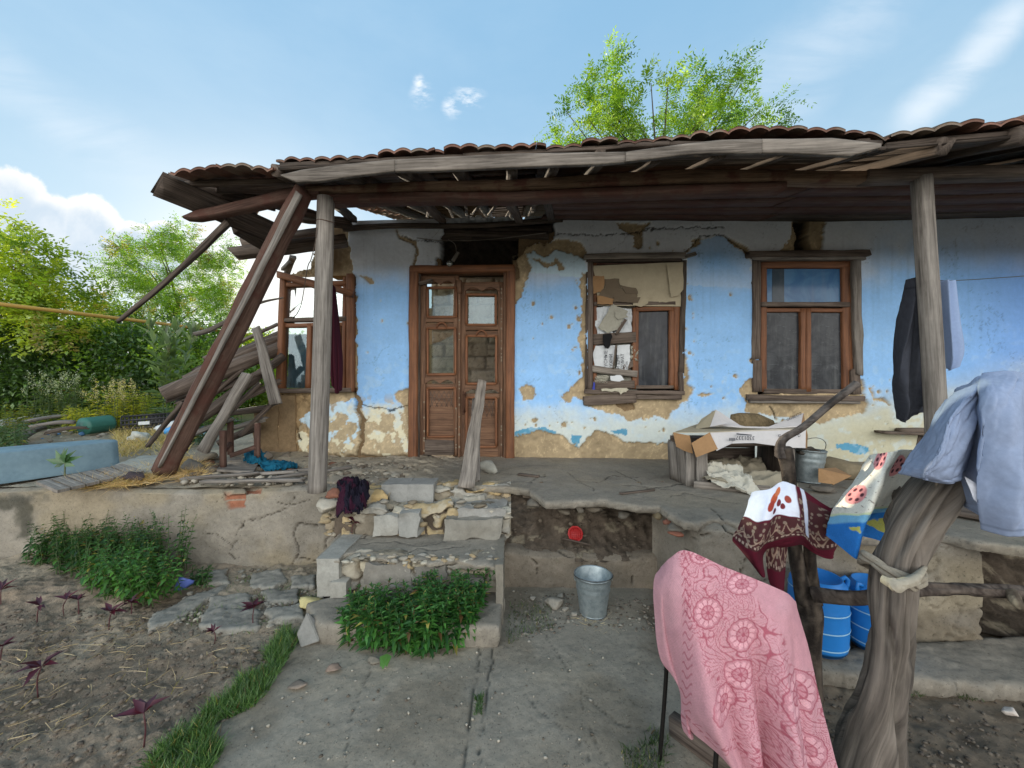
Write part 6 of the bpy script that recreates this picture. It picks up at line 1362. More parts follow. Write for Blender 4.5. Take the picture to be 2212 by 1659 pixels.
for i, (x, y, s, c, w) in enumerate(((20, 925, .5, (150, 156, 150), 'grey green at the far left edge'), (60, 915, .4, (196, 196, 186), 'white left of the grey boards'), (135, 905, .45, (150, 140, 132), 'brown behind the grey boards'), (215, 905, .36, (120, 120, 128), 'bluish grey on top of the green canister'), (250, 905, .45, (158, 150, 134), 'tan between the canister and the crate'), (305, 955, .4, (176, 176, 166), 'pale in the dry grass below the crate'), (350, 895, .35, (186, 186, 180), 'white behind the crate'), (90, 905, .3, (60, 84, 150), 'blue on the far heap'), (500, 915, .35, (160, 160, 160), 'grey crumpled beside the black log'), (530, 905, .35, (188, 188, 182), 'white crumpled under the log pile'))):
    o = rock('rubbish_bag', gz(x, y, H0), (s, s*.7, s*.45), 300+i, M['stone'], lin(*c), None, 16, 3, rough=.22); tag(o, 'crumpled rubbish bag, '+w, 'bag', 'bags on the rubbish heap')
for i, (a, b, w) in enumerate((((60, 935), (170, 925), 'topmost of the pile'), ((70, 945), (165, 940), 'second from the top of the pile'), ((50, 925), (120, 915), 'farthest of the pile'), ((95, 952), (185, 945), 'nearest the tub'), ((100, 918), (182, 908), 'reaching the green canister'), ((30, 962), (90, 935), 'dark, left end of the pile'))):
    tim('grey board left of the green canister, '+w, 'board', 'old_board', gz(*a, H0)+Vector((0, 0, .05+.03*(5-i))), gz(*b, H0)+Vector((0, 0, .09+.03*(5-i))), .14, .05, 'wood_brown' if i > 2 else 'wood_grey', 140+i, group='old boards behind the tub', jag=.05, bend=(0, 0, .03))
o = debris(500, W2([(0, 960), (420, 960), (480, 895), (0, 895)], H0), H0, .01, .07, [(190, 190, 184), (150, 144, 132), (120, 112, 100), (90, 130, 170), (180, 176, 160)], 'litter', 9); o['label'] = 'small litter and rubble strewn over the far terrace'; o['category'] = 'litter'
# ---- yellow gas pipe
M['pipe'] = m_plain('yellow_painted_pipe', lin(176, 140, 66), .6, 0, .2, 10, .1)
t = tube('gas_pipe', [P(-120, 640, 5.7), P(0, 657, 6.0), P(167, 677, 6.8), P(347, 699, 8.2), P(567, 727, 11.2), P(640, 738, 14)], .034, M['pipe'], None, 12, 60, 0); tag(t, 'yellow gas pipe crossing above the bushes behind the rubbish', 'pipe')
# ================================================================== BUCKETS, BOX, WASHING
M['zinc'] = m_plain('galvanised_zinc', lin(168, 178, 180), .42, .6, .35, 26, .25, c2=lin(126, 138, 140)); M['wire'] = m_plain('steel_wire', lin(110, 110, 108), .45, .8)
def bucket(c, h, rt, rb, lab, seed, handle, tilt=None):
    t = thing('zinc_bucket', lab, 'bucket', tuple(c)); R = tilt or Matrix.Identity(4)
    pr = [(.001, .012), (rb*.97, .012), (rb, 0), (rb+.002, .004)]
    for k in range(21):
        z = h*k/20; r = rb+(rt-rb)*k/20+(.003 if k in (13, 14, 17) else 0); pr.append((r, z))
    pr += [(rt+.005, h+.001), (rt+.006, h+.007), (rt+.001, h+.009), (rt-.003, h+.002), (rb-.004, .02), (.001, .018)]
    lathe('body', pr, c, M['zinc'], t, 48, R)
    for s in (-1, 1):
        prism('lug', [Vector(c)+(R@Vector((s*(rt+.004), y, z)).to_3d() if False else R.to_3x3()@Vector((s*(rt+.005), y, z))) for y, z in ((-.018, h-.03), (.018, h-.03), (.018, h+.012), (-.018, h+.012))], R.to_3x3()@Vector((s, 0, 0)), .003, M['zinc'], t)
    pts = [Vector(c)+R.to_3x3()@Vector((math.cos(a)*(rt+.010), -math.cos(handle)*math.sin(a)*(rt+.012)*1.02, h+math.sin(handle)*math.sin(a)*(rt+.012)+.004)) for a in np.linspace(0, math.pi, 19)]
    tube('handle', pts, .003, M['wire'], t, 6); return t
b1 = bucket(gz(1281, 1322, 0), .245, .118, .086, 'galvanised zinc bucket standing on the dirt below the broken porch edge', 1, .12)
lathe('content', [(.001, .15), (.098, .15)], gz(1281, 1322, 0), M['soil'], b1, 32, col=tuple(C_EARTH))
rt_ = Matrix.Rotation(math.radians(3), 4, 'Y'); b2c = gz(1744, 1040, H0)
b2 = bucket(b2c, .27, .122, .092, 'galvanised zinc bucket with a rag in it on the porch beside the box shelter', 2, 1.0, rt_)
for i, (dx, dy, s) in enumerate(((-.03, .02, .13), (.02, -.03, .11), (-.06, -.04, .09))): rock('rag', b2c+Vector((dx, dy, .235)), (s*1.5, s*1.2, s*.6), 50+i, M['stone'], lin(70, 66, 60), b2, 14, 3, rough=.2)
# ---- wooden box shelter
bx_ = thing('wooden_box', 'open fronted box of old grey boards on the porch between the two right windows', 'wooden box', (1.85, 3.3, H0))
def T(n, a, b, w, h, m_, s, up=(0, 0, 1), par=bx_, **k): return timber(n, a, b, w, h, M[m_], par, up=up, seed=s, rough=.004, **k)
A0 = gz(1516, 1052, H0); zt = 1.0
for i, (dx, dy, w) in enumerate(((-.075, .03, .07), (-.0, 0, .075))): T('side_board', A0+Vector((dx, dy, 0)), A0+Vector((dx, dy, zt-H0)), .085, .02, 'wood_grey', 10+i, up=(0, -1, 0), jag=.01)
T('side_board', A0+Vector((-.13, .22, 0)), A0+Vector((-.15, .22, zt-H0)), .1, .02, 'wood_grey', 13, up=(-1, -.4, 0), jag=.02); T('side_board', A0+Vector((-.10, .12, 0)), A0+Vector((-.12, .12, .3)), .09, .02, 'wood_grey', 14, up=(-1, -.4, 0))
T('side_board', A0+Vector((.0, .30, 0)), A0+Vector((.0, .30, zt-H0)), .25, .02, 'wood_brown', 15, up=(-1, 0, 0))
for i in range(3): T('back_board', A0+Vector((-.05, .5, .07+i*.115)), A0+Vector((.72, .46, .07+i*.115)), .11, .018, 'wood_brown', 20+i, up=(0, -1, 0))
T('side_board', A0+Vector((.74, .05, .0)), A0+Vector((.74, .05, .32)), .10, .02, 'wood_grey', 24, up=(0, -1, 0)); T('side_board', A0+Vector((.76, .27, .0)), A0+Vector((.76, .27, .32)), .40, .02, 'wood_dark', 25, up=(1, 0, 0))
T('top_board', A0+Vector((-.06, .12, .345)), A0+Vector((.78, .12, .345)), .22, .02, 'wood_brown', 26); T('top_board', A0+Vector((-.06, .36, .345)), A0+Vector((.78, .36, .345)), .22, .02, 'wood_brown', 27)
T('base_rail', A0+Vector((-.08, -.03, .03)), A0+Vector((.42, -.20, .03)), .03, .06, 'wood_pale', 28); T('floor_board', A0+Vector((-.02, .2, .03)), A0+Vector((.72, .2, .03)), .4, .02, 'wood_brown', 29)
def sheet(name, lab, cat, a, b, c, d, col, seed, amp, n=56, par=None):
    u, v = np.meshgrid(np.linspace(0, 1, n), np.linspace(0, 1, n)); U_, V__ = u[..., None], v[..., None]
    a, b, c, d = [np.array(tuple(p)) for p in (a, b, c, d)]; p = (a*(1-U_)+b*U_)*(1-V__)+(d*(1-U_)+c*U_)*V__
    w = fbm(u*2.2+seed, v*2.2, None, 3, seed); k = np.abs(fbm(u*3+seed+w, v*3+w, None, 4, seed+3)); p[..., 2] += amp*(1-k*3).clip(-.2, 1)
    p[..., :2] += .03*np.stack([fbm(u*4, v*4, None, 3, seed+5), fbm(u*4, v*4, None, 3, seed+6)], -1)
    o = npmesh(name, p.reshape(-1, 3), gridfaces(n, n), M['cloth'], par, True, np.tile(np.array(col), (n*n, 1))); s = o.modifiers.new('thickness', 'SOLIDIFY'); s.thickness = .006
    return tag(o, lab, cat) if lab else o
sheet('bedding', 'rumpled beige grey bedding inside the wooden box', 'bedding', A0+Vector((.0, -.10, .05)), A0+Vector((.62, -.25, .03)), A0+Vector((.70, .40, .14)), A0+Vector((.0, .40, .12)), lin(146, 138, 120), 4, .06)
sheet('white_sack', 'dirty white sack spilling out of the front of the wooden box', 'sack', A0+Vector((.02, -.12, .04)), A0+Vector((.36, -.30, .0)), A0+Vector((.30, .0, .14)), A0+Vector((.04, .10, .16)), lin(184, 180, 166), 6, .05, 44)
# cardboard on the box
cb = thing('cardboard_box', 'flattened printed cardboard box bent over the top of the wooden box', 'cardboard box', tuple(P(1600, 960, 3.1)))
def cpan(name, pts, mat, n=(0, -1, .1), th=.005): return prism(name, [P(*p) for p in pts], n, th, M[mat], cb)
M['cardprint'] = m_plain('printed_pale_cardboard', lin(196, 192, 190), .85, 0, .14, 6, .3)
cpan('front_panel', [(1534, 933, 3.10), (1600, 930, 3.10), (1680, 927, 3.10), (1741, 926, 3.10), (1740, 968, 3.07), (1706, 967, 3.05), (1676, 963, 3.05), (1630, 957, 3.04), (1581, 958, 3.04), (1560, 968, 3.04), (1548, 974, 3.04)], 'cardprint')
cpan('top_panel', [(1455, 934, 3.16), (1534, 933, 3.095), (1741, 926, 3.095), (1741, 912, 3.62), (1505, 916, 3.62)], 'card', (0, 0, 1))
cpan('end_flap', [(1454, 934, 3.16), (1490, 941, 3.12), (1497, 980, 3.12), (1478, 974, 3.14), (1461, 965, 3.16)], 'cardbrown')
cpan('end_flap', [(1494, 957, 3.06), (1533, 934, 3.09), (1551, 970, 3.04), (1504, 988, 3.02)], 'cardbrown')
cpan('right_edge', [(1742, 926, 3.10), (1745, 940, 3.3), (1744, 968, 3.3), (1740, 968, 3.07)], 'cardbrown', (1, 0, 0))
cpan('lid_side', [(1500, 927, 3.35), (1515, 905, 3.42), (1546, 885, 3.36), (1536, 922, 3.22)], 'card', (-.5, -.8, .3))
cpan('lid_panel', [(1534, 922, 3.22), (1547, 885, 3.36), (1562, 894, 3.34), (1580, 908, 3.3), (1600, 919, 3.22), (1560, 917, 3.2)], 'cardprint')
cpan('lid_panel', [(1590, 917, 3.22), (1620, 923, 3.2), (1665, 922, 3.2), (1728, 919, 3.2), (1732, 922, 3.2), (1660, 926, 3.18), (1600, 924, 3.18), (1560, 920, 3.18)], 'cardprint')
cpan('lid_panel', [(1660, 922, 3.2), (1690, 910, 3.28), (1736, 892, 3.36), (1729, 922, 3.2)], 'cardprint')
cpan('lid_side', [(1736, 892, 3.36), (1741, 926, 3.3), (1729, 922, 3.2)], 'cardbrown', (1, -.3, .1))
text('lettering', '3301337', .043, P(1630.5, 942.5, 3.035), (-1, 0, .02), (0, .03, -1), M['ink'], cb)
for k in range(12): prism('barcode', [P(1575+k*1.15, y, 3.036) for y in (946, 952)]+[P(1575.6+k*1.15, y, 3.036) for y in (952, 946)], (0, -1, 0), .001, M['ink'], cb)
prism('print_bar', [P(1591, 936, 3.05), P(1624, 939, 3.05), P(1624, 941, 3.05), P(1591, 938.5, 3.05)], (0, -1, 0), .001, M['ink'], cb)
for k in range(4): tube('print_ring', [P(1684+k*14+math.cos(a)*3.2, 941+math.sin(a)*3.2, 3.06) for a in np.linspace(0, 5.6, 14)], .0022, M['ink'], cb, 5)
text('lettering', 'OOBECO', .035, P(1700, 910, 3.27), (1, .1, .42), (-.3, 0, 1), M['ink'], cb)
o = tube('round_mat', [P(1578, 908, 3.42), P(1600, 911, 3.4), P(1640, 914, 3.4), P(1672, 917, 3.42)], [.03, .045, .045, .02], M['soil'], None, 12, 30, 4, .1, 3, flat=(.55, 1.8), col=lambda v, u: vary(lin(112, 98, 74), len(v), .2, 3)); tag(o, 'flat mottled brown pad lying on top of the cardboard box', 'pad')
cs = thing('cardboard_scrap', 'bent brown cardboard scrap on the porch right of the rag filled bucket', 'cardboard', tuple(gz(1800, 1050, H0)))
for pts, n_ in (([(1768, 1012, 3.1), (1800, 1046, 3.0), (1768, 1042, 3.05)], (-.3, -1, .2)), ([(1768, 1012, 3.1), (1805, 1010, 3.3), (1840, 1028, 3.1), (1800, 1047, 3.0)], (.1, -.6, 1))): prism('flap', [P(*p) for p in pts], n_, .005, M['cardbrown'], cs)
o = rock('grey_rag', gz(1780, 1066, H0), (.22, .14, .08), 61, M['stone'], lin(96, 90, 82), None, 18, 3, rough=.25); tag(o, 'crumpled grey rag on the porch in front of the cardboard scrap', 'rag')
stone(1840, 1035, H0, (.5, .3, .2), 62, (132, 120, 98), 'heap of fallen clay against the wall behind the children towel', 'clay heap', name='clay_heap')
# shelf on the wall
sh = thing('wall_shelf', 'narrow wooden shelf on the blue wall behind the right porch post', 'shelf', tuple(wpt(1955, 935)))
bar('board', (1899, 933), (2040, 938), 5, -.0, .16, M['wood_brown'], sh, seed=5); bar('bracket', (1990, 940), (1985, 962), 14, .0, .03, M['wood_dark'], sh, seed=6); bar('bracket', (2030, 940), (2025, 962), 14, .0, .03, M['wood_dark'], sh, seed=7)
o = bar('brick', (1941, 929), (2005, 930), 10, .03, .12, M['wood_brown'], None, seed=8, ch=.3); tag(o, 'brown brick lying on the narrow wall shelf', 'brick')
# right slab plank and brick
tim('brown plank lying on the broken slab edge at the far right', 'plank', 'plank', gz(2040, 1096, H0+.03), gz(2330, 1150, H0+.03), .22, .035, 'wood_brown', 150, jag=.02)
o = rock('brick', gz(2046, 1148, H0-.05), (.1, .08, .06), 93, M['stone'], lin(160, 100, 84), None, 8, 2); tag(o, 'pinkish brick piece under the plank at the far right', 'brick')
# ---- washing on the right post
cl_ = tube('clothesline', [P(1990, 600, 2.85), P(2060, 606, 2.9), P(2300, 590, 2.95)], .003, M['wire'], None, 5); tag(cl_, 'thin clothesline tied to the right porch post', 'clothesline')
ccol = lambda c: (lambda u, v: np.array(lin(*c))*np.ones(u.shape+(1,)))
tr_ = cloth('trousers', [[(1962, 603, 2.88), (1972, 601, 2.84), (1985, 600, 2.88), (2012, 602, 2.9)], [(1945, 690, 2.90), (1966, 700, 2.82), (1985, 700, 2.86), (2010, 690, 2.9)], [(1925, 800, 2.92), (1948, 810, 2.80), (1980, 800, 2.88), (2010, 790, 2.9)], [(1933, 860, 2.9), (1955, 870, 2.82), (1982, 860, 2.87), (2008, 850, 2.9)], [(1941, 905, 2.9), (1956, 912, 2.84), (1975, 895, 2.88), (2004, 890, 2.9)]],
   50, 90, M['cloth'], None, lambda u, v: np.array(lin(54, 56, 63))*(1-.45*((np.abs(u-.52+.04*v) < .012)+(np.abs(v-.06) < .006)+(np.abs(v-.965) < .006))[..., None])*(1+.25*fbm(u*30, v*50, None, 3, 4))[..., None], lambda u, v: np.stack([0*u, .022*np.sin(u*15+v*4)*np.sin(v*5+1)+.014*np.sin(u*31+v*9)*.4+.016*fbm(u*3, v*6, None, 3, 5), 0*u], -1)); tag(tr_, 'dark charcoal trousers hanging behind the right porch post', 'trousers')
s2_ = cloth('grey_shirt', [[(2028, 606, 2.9), (2045, 606, 2.86), (2058, 607, 2.9)], [(2032, 680, 2.9), (2052, 690, 2.84), (2070, 690, 2.9)], [(2038, 760, 2.9), (2060, 770, 2.84), (2082, 745, 2.9)], [(2042, 795, 2.9), (2056, 800, 2.86), (2074, 780, 2.9)]],
   40, 80, M['cloth'], None, ccol((136, 154, 186)), lambda u, v: np.stack([0*u, .022*np.sin(u*12+v*2), 0*u], -1)); tag(s2_, 'light blue grey shirt hanging right of the porch post', 'shirt')
# ---- dead trunks
def barkcol(c1, c2, k=9):
    def f(V_, UV):
        n = fbm(V_[:, 0]*k*6, V_[:, 1]*k*6, V_[:, 2]*k*.8, 5, 3, .6)[:, None]; m_ = fbm(V_[:, 0]*9, V_[:, 1]*9, V_[:, 2]*3, 4, 8)[:, None]
        t_ = sstep(n+m_*.3, -.3, .35); return np.array(lin(*c1))*(1-t_)+np.array(lin(*c2))*t_
    return f
ft = thing('forked_trunk', 'thick dead grey tree trunk standing as a post at the right, bark stripped', 'dead tree', tuple(P(1880, 1680, 1.46)))
S1 = 1.42/830
def tb(n, pts, r, par, ns=64, lump=.2, col=((66, 57, 49), (138, 126, 112)), seed=1, nn=150, ls=5, gr=.42, mat='wood_trunk'): return tube(n, [P(*p) for p in pts], [x*.76 for x in r], M['bark' if par.name.startswith('drying') else mat], par, ns, nn, seed, lump, ls, col=barkcol(*col), groove=gr)
tb('trunk', [(1868, 1720, 1.46), (1885, 1600, 1.44), (1908, 1500, 1.42), (1922, 1400, 1.42), (1926, 1300, 1.42), (1938, 1215, 1.42), (1978, 1125, 1.42), (2030, 1045, 1.43), (2062, 985, 1.45)], [x*S1 for x in (92, 70, 52, 50, 50, 54, 62, 58, 40)], ft, seed=2)
tb('limb', [(2000, 1085, 1.46), (2070, 960, 1.47), (2110, 880, 1.47), (2150, 818, 1.46)], [x*S1 for x in (34, 26, 20, 14)], ft, 16, seed=3, nn=40)
tb('limb', [(2110, 880, 1.47), (2170, 830, 1.5), (2280, 826, 1.55)], [x*S1 for x in (14, 14, 12)], ft, 12, seed=4, nn=30)
tb('limb', [(1960, 1150, 1.5), (1935, 1050, 1.6), (1960, 985, 1.62), (2000, 978, 1.6)], [x*S1 for x in (16, 12, 9, 7)], ft, 12, seed=5, nn=30)
rg = thing('tied_rag', 'beige rag tied round the thick grey trunk', 'rag', tuple(P(1926, 1245, 1.42)))
for kk in range(4):
    tube('strand', [P(1926, 1233+kk*5, 1.42)+Vector((math.cos(a)*(.078+.006*math.sin(a*5+kk)), math.sin(a)*(.084+.006*math.sin(a*4+kk*2)), .05*max(0, -math.cos(a))+.03*max(0, math.cos(a))+.009*math.sin(a*3+kk*1.7))) for a in np.linspace(0, 6.283, 41)], [.010+.003*math.sin(i*2.1+kk) for i in range(14)], M['cloth'], rg, 10, 110, 3+kk, .3, 14, col=lambda v, u: vary(lin(138, 130, 116), len(v), .12), cap=False)
for i, pts in enumerate(([(1905, 1250, 1.30), (1935, 1262, 1.27), (1975, 1250, 1.30), (1998, 1225, 1.36)], [(1925, 1250, 1.28), (1935, 1268, 1.265), (1955, 1262, 1.28), (1985, 1258, 1.30)])):
    tube('knot', [P(*p) for p in pts], [.012, .017, .014, .006], M['cloth'], rg, 10, 30, i, .3, 8, col=lambda v, u: vary(lin(156, 148, 132), len(v), .1))
rk = thing('drying_rack', 'dark forked branch rack of bare trunks standing behind the pink towel', 'branch rack', tuple(P(1752, 1500, 1.85)))
S2_ = 1.85/830; DK = ((44, 38, 34), (92, 82, 72))
tb('trunk', [(1756, 1560, 1.87), (1752, 1480, 1.85), (1750, 1400, 1.85), (1748, 1320, 1.85), (1738, 1270, 1.85)], [x*S2_ for x in (30, 27, 26, 32, 24)], rk, 18, .12, DK, 5, 50)
tb('fork', [(1740, 1300, 1.85), (1722, 1215, 1.84), (1712, 1130, 1.83), (1706, 1050, 1.82), (1700, 1000, 1.82), (1692, 968, 1.82)], [x*S2_ for x in (24, 17, 17, 17, 19, 20)], rk, 14, .15, DK, 6, 60)
tb('fork', [(1755, 1300, 1.85), (1750, 1220, 1.84), (1752, 1160, 1.82), (1772, 1125, 1.8), (1822, 1102, 1.76)], [x*S2_ for x in (24, 16, 16, 20, 17)], rk, 14, .15, DK, 7, 50)
tb('branch', [(1690, 985, 1.82), (1686, 962, 1.81), (1697, 945, 1.8), (1735, 922, 1.78), (1795, 872, 1.75), (1853, 828, 1.72)], [x*S2_ for x in (18, 12, 10, 9.5, 9.5, 11)], rk, 12, .12, ((60, 54, 50), (104, 96, 90)), 8, 60)
tb('crossbar', [(1756, 1284, 1.80), (1850, 1292, 1.68), (1920, 1282, 1.62), (2000, 1272, 1.62), (2110, 1274, 1.62), (2190, 1278, 1.62), (2330, 1290, 1.6)], [x*1.65/830 for x in (22, 20, 19, 18, 17, 18, 15)], rk, 14, .12, ((54, 46, 42), (98, 88, 80)), 9, 100)
tb('stub', [(2185, 1280, 1.60), (2200, 1305, 1.56), (2230, 1325, 1.55)], [.03, .024, .02], rk, 12, .1, ((80, 70, 60), (150, 140, 120)), 10, 20)
# ---- T-shirt
hc = lambda u, v: np.array(lin(138, 150, 174))*(1-.25*((np.abs(v-.955) < .004)+(np.abs(v-.965) < .003)+(np.abs(u-.045) < .004))[..., None])*(1+.10*fbm(u*60, v*60, None, 3, 5))[..., None]
ts = thing('t_shirt', 'light blue grey T-shirt draped over the top of the thick trunk', 't-shirt', tuple(P(2120, 1100, 1.35)))
def tsf(a, k, s): return lambda u, v: np.stack([.004*fbm(u*5, v*7, None, 3, s+2), a*np.sin(u*k+v*1.5+.8*np.sin(v*3))*(.25+.75*v)+.020*fbm(u*5, v*3.5, None, 4, s)-.012*np.abs(fbm(u*7+v*2, v*2.5, None, 3, s+7))*2, .004*fbm(u*6, v*6, None, 3, s+1)], -1)
cloth('sleeve', [[(2040, 868, 1.40), (2085, 836, 1.34), (2128, 812, 1.36), (2150, 812, 1.45)], [(2005, 925, 1.40), (2045, 905, 1.29), (2090, 890, 1.27), (2112, 895, 1.40)], [(1976, 982, 1.40), (2015, 978, 1.28), (2060, 970, 1.27), (2092, 960, 1.38)], [(1955, 1018, 1.40), (1990, 1020, 1.30), (2035, 1026, 1.28), (2078, 1012, 1.36)], [(1951, 1026, 1.41), (1986, 1033, 1.32), (2032, 1040, 1.30), (2070, 1024, 1.36)]],
      110, 110, M['cloth'], ts, hc, tsf(.022, 12, 1))
cloth('body', [[(2062, 852, 1.44), (2100, 822, 1.37), (2140, 804, 1.38), (2200, 806, 1.45), (2290, 822, 1.5)], [(2085, 905, 1.42), (2112, 868, 1.27), (2160, 850, 1.22), (2225, 858, 1.27), (2330, 880, 1.4)], [(2092, 985, 1.40), (2115, 970, 1.24), (2165, 965, 1.19), (2240, 965, 1.24), (2350, 980, 1.35)], [(2078, 1070, 1.38), (2105, 1060, 1.24), (2165, 1065, 1.19), (2235, 1050, 1.22), (2350, 1070, 1.33)], [(2082, 1084, 1.38), (2118, 1134, 1.26), (2166, 1152, 1.2), (2222, 1104, 1.23), (2350, 1150, 1.33)]],
      130, 140, M['cloth'], ts, hc, tsf(.034, 17, 5))
# ---- children's towel
def kidcol(u, v):
    n = fbm(u*4, v*5, None, 4, 3); c = np.array(lin(222, 220, 208))*np.ones(u.shape+(1,)); w = v+n*.05+(u-.5)*.10
    def put(m_, col): nonlocal c; m_ = m_[..., None]; c = c*(1-m_)+np.array(lin(*col))*m_
    put(sstep(w, .60, .63), (206, 216, 176)); put(sstep(w, .635, .655), (120, 180, 216)); put(sstep(w, .72, .75), (44, 120, 200)); put(sstep(n, .34, .4)*(w > .78), (190, 190, 100))
    for (a, b) in ((.16, .42), (.75, .16), (.30, .06)):
        d = np.hypot((u-a)*1.1, v-b); put(1-sstep(d, .10, .115), (226, 150, 150))
        for k in range(6): put(1-sstep(np.hypot((u-a-.06*math.cos(k*1.05))*1.1, v-b-.06*math.sin(k*1.05)), .016, .024), (84, 50, 60))
    put(((np.sin(v*60+n*8)*np.sin(u*30+n*9)) > .93).astype(float)*(w < .6)*.7, (120, 110, 100)); return c
kt = cloth('childrens_towel', [[(1884, 986, 1.60), (1906, 978, 1.54), (1945, 973, 1.52), (1992, 972, 1.56)], [(1856, 1040, 1.60), (1888, 1032, 1.50), (1925, 1030, 1.52), (1975, 1010, 1.62)], [(1826, 1090, 1.62), (1868, 1082, 1.50), (1905, 1088, 1.54), (1950, 1060, 1.64)], [(1806, 1130, 1.63), (1850, 1122, 1.52), (1895, 1118, 1.56), (1935, 1110, 1.64)], [(1801, 1164, 1.63), (1830, 1196, 1.56), (1868, 1166, 1.56), (1920, 1168, 1.64)]],
     150, 190, M['terry'], None, kidcol, lambda u, v: np.stack([0*u, .035*np.sin(u*9+1.2+v)*(.3+v)+.01*fbm(u*5, v*5, None, 3, 2), 0*u], -1)); tag(kt, 'cream and blue childrens towel with pink dotted spots hung left of the T-shirt', 'towel')
# ---- scarf
def scarfcol(u, v):
    n = fbm(u*3, v*3, None, 3, 3); c = np.array(lin(84, 22, 38))*np.ones(u.shape+(1,)); w = v+.10*n
    def put(m_, col): nonlocal c; m_ = m_[..., None]; c = c*(1-m_)+np.array(lin(*col))*m_
    lace = sstep(w, .38, .39)*(1-sstep(w, .70, .71)); edge = sstep(u, .62, .63)*(1-sstep(w, .70, .71))
    L = np.maximum(lace, edge*sstep(w, .10, .12)); put(L, (72, 40, 42))
    a = np.abs(np.sin(u*38+n*2))*.12+.47; put(L*(1-sstep(np.abs(w-a), .008, .02)), (150, 128, 112)); put(L*(1-sstep(np.abs(w-.60-.06*np.cos(u*38)), .006, .016)), (150, 128, 112))
    f1, f21, cid = voro(u*20, v*16, 4); put(L*(f1 < .28)*(cid > .3), (128, 112, 100)); put(L*(np.abs(w-.665) < .014)*(np.sin(u*190) > 0), (160, 140, 128))
    wh = (1-sstep(w, .36, .37))*(1-sstep(u, .60, .62)); put(wh, (216, 220, 232))
    for (a_, b_, r, col) in ((.33, .16, .06, (176, 84, 56)), (.38, .11, .05, (196, 110, 72)), (.29, .22, .05, (150, 60, 48)), (.41, .24, .035, (110, 44, 50)), (.46, .28, .03, (110, 44, 50)), (.35, .30, .03, (90, 40, 60)), (.52, .2, .04, (150, 70, 60))):
        put(wh*(1-sstep(np.hypot((u-a_), (v-b_)*.9)+.012*n, r*.8, r)), col)
    put((sstep(u, .66, .67)*(1-sstep(u, .71, .72))*(w < .62)), (200, 206, 222)); return c
scf = thing('head_scarf', 'maroon and white patterned headscarf hung over the drying rack', 'scarf', tuple(P(1700, 1200, 1.7)))
cloth('scarf', [[(1624, 1063, 1.74), (1652, 1059, 1.70), (1684, 1042, 1.72), (1712, 1047, 1.70), (1755, 1072, 1.70), (1808, 1108, 1.73)], [(1612, 1106, 1.73), (1645, 1106, 1.66), (1682, 1090, 1.66), (1718, 1092, 1.66), (1765, 1112, 1.68), (1822, 1126, 1.74)],
   [(1600, 1142, 1.73), (1634, 1160, 1.65), (1678, 1140, 1.65), (1722, 1134, 1.66), (1766, 1155, 1.70), (1818, 1150, 1.76)], [(1588, 1168, 1.74), (1622, 1196, 1.67), (1668, 1178, 1.68), (1724, 1158, 1.68), (1775, 1196, 1.73), (1800, 1180, 1.77)], [(1604, 1184, 1.76), (1643, 1240, 1.70), (1662, 1190, 1.73), (1720, 1172, 1.71), (1779, 1204, 1.74), (1793, 1190, 1.77)]],
   220, 170, M['cloth'], scf, scarfcol, lambda u, v: np.stack([0*u, .020*np.sin(u*17+v*2)*(.2+v)+.008*fbm(u*5, v*5, None, 3, 2), .004*fbm(u*7, v*7, None, 3, 4)], -1))
cloth('scarf_tail', [[(1655, 1168, 1.74), (1680, 1160, 1.71), (1702, 1162, 1.74)], [(1656, 1220, 1.74), (1678, 1222, 1.71), (1696, 1215, 1.74)], [(1662, 1255, 1.74), (1678, 1262, 1.72), (1693, 1255, 1.74)], [(1672, 1274, 1.74), (1684, 1284, 1.73), (1692, 1272, 1.74)]], 50, 70, M['cloth'], scf,
   lambda u, v: scarfcol(u*.3+.1, .45+v*.6), None)
# ---- pink towel over a chair
PKR = [[(1430, 1225, 1.44), (1450, 1206, 1.38), (1482, 1188, 1.35), (1560, 1222, 1.33), (1640, 1256, 1.33), (1698, 1282, 1.35), (1716, 1300, 1.42)],
 [(1414, 1260, 1.44), (1440, 1270, 1.36), (1486, 1270, 1.31), (1562, 1296, 1.29), (1645, 1322, 1.29), (1702, 1335, 1.31), (1728, 1345, 1.40)],
 [(1418, 1335, 1.44), (1446, 1350, 1.36), (1496, 1360, 1.29), (1570, 1388, 1.27), (1650, 1402, 1.27), (1708, 1415, 1.29), (1748, 1420, 1.38)],
 [(1432, 1426, 1.43), (1462, 1440, 1.36), (1508, 1460, 1.27), (1582, 1486, 1.25), (1662, 1500, 1.25), (1722, 1510, 1.27), (1770, 1510, 1.36)],
 [(1470, 1482, 1.40), (1484, 1520, 1.34), (1520, 1545, 1.26), (1590, 1575, 1.23), (1672, 1595, 1.23), (1738, 1602, 1.25), (1790, 1590, 1.34)],
 [(1476, 1560, 1.40), (1496, 1586, 1.34), (1545, 1610, 1.27), (1604, 1658, 1.22), (1682, 1700, 1.21), (1752, 1705, 1.23), (1812, 1680, 1.32)],
 [(1480, 1580, 1.40), (1504, 1592, 1.35), (1558, 1622, 1.28), (1618, 1700, 1.22), (1690, 1780, 1.20), (1762, 1790, 1.22), (1832, 1760, 1.31)]]
_pk = np.array(PKR, float)[..., :2]; NU, NV = 330, 380
_a = np.stack([cr(_pk[i], NU) for i in range(7)]); _b = np.stack([cr(_a[:, j], NV) for j in range(NU)], 1)
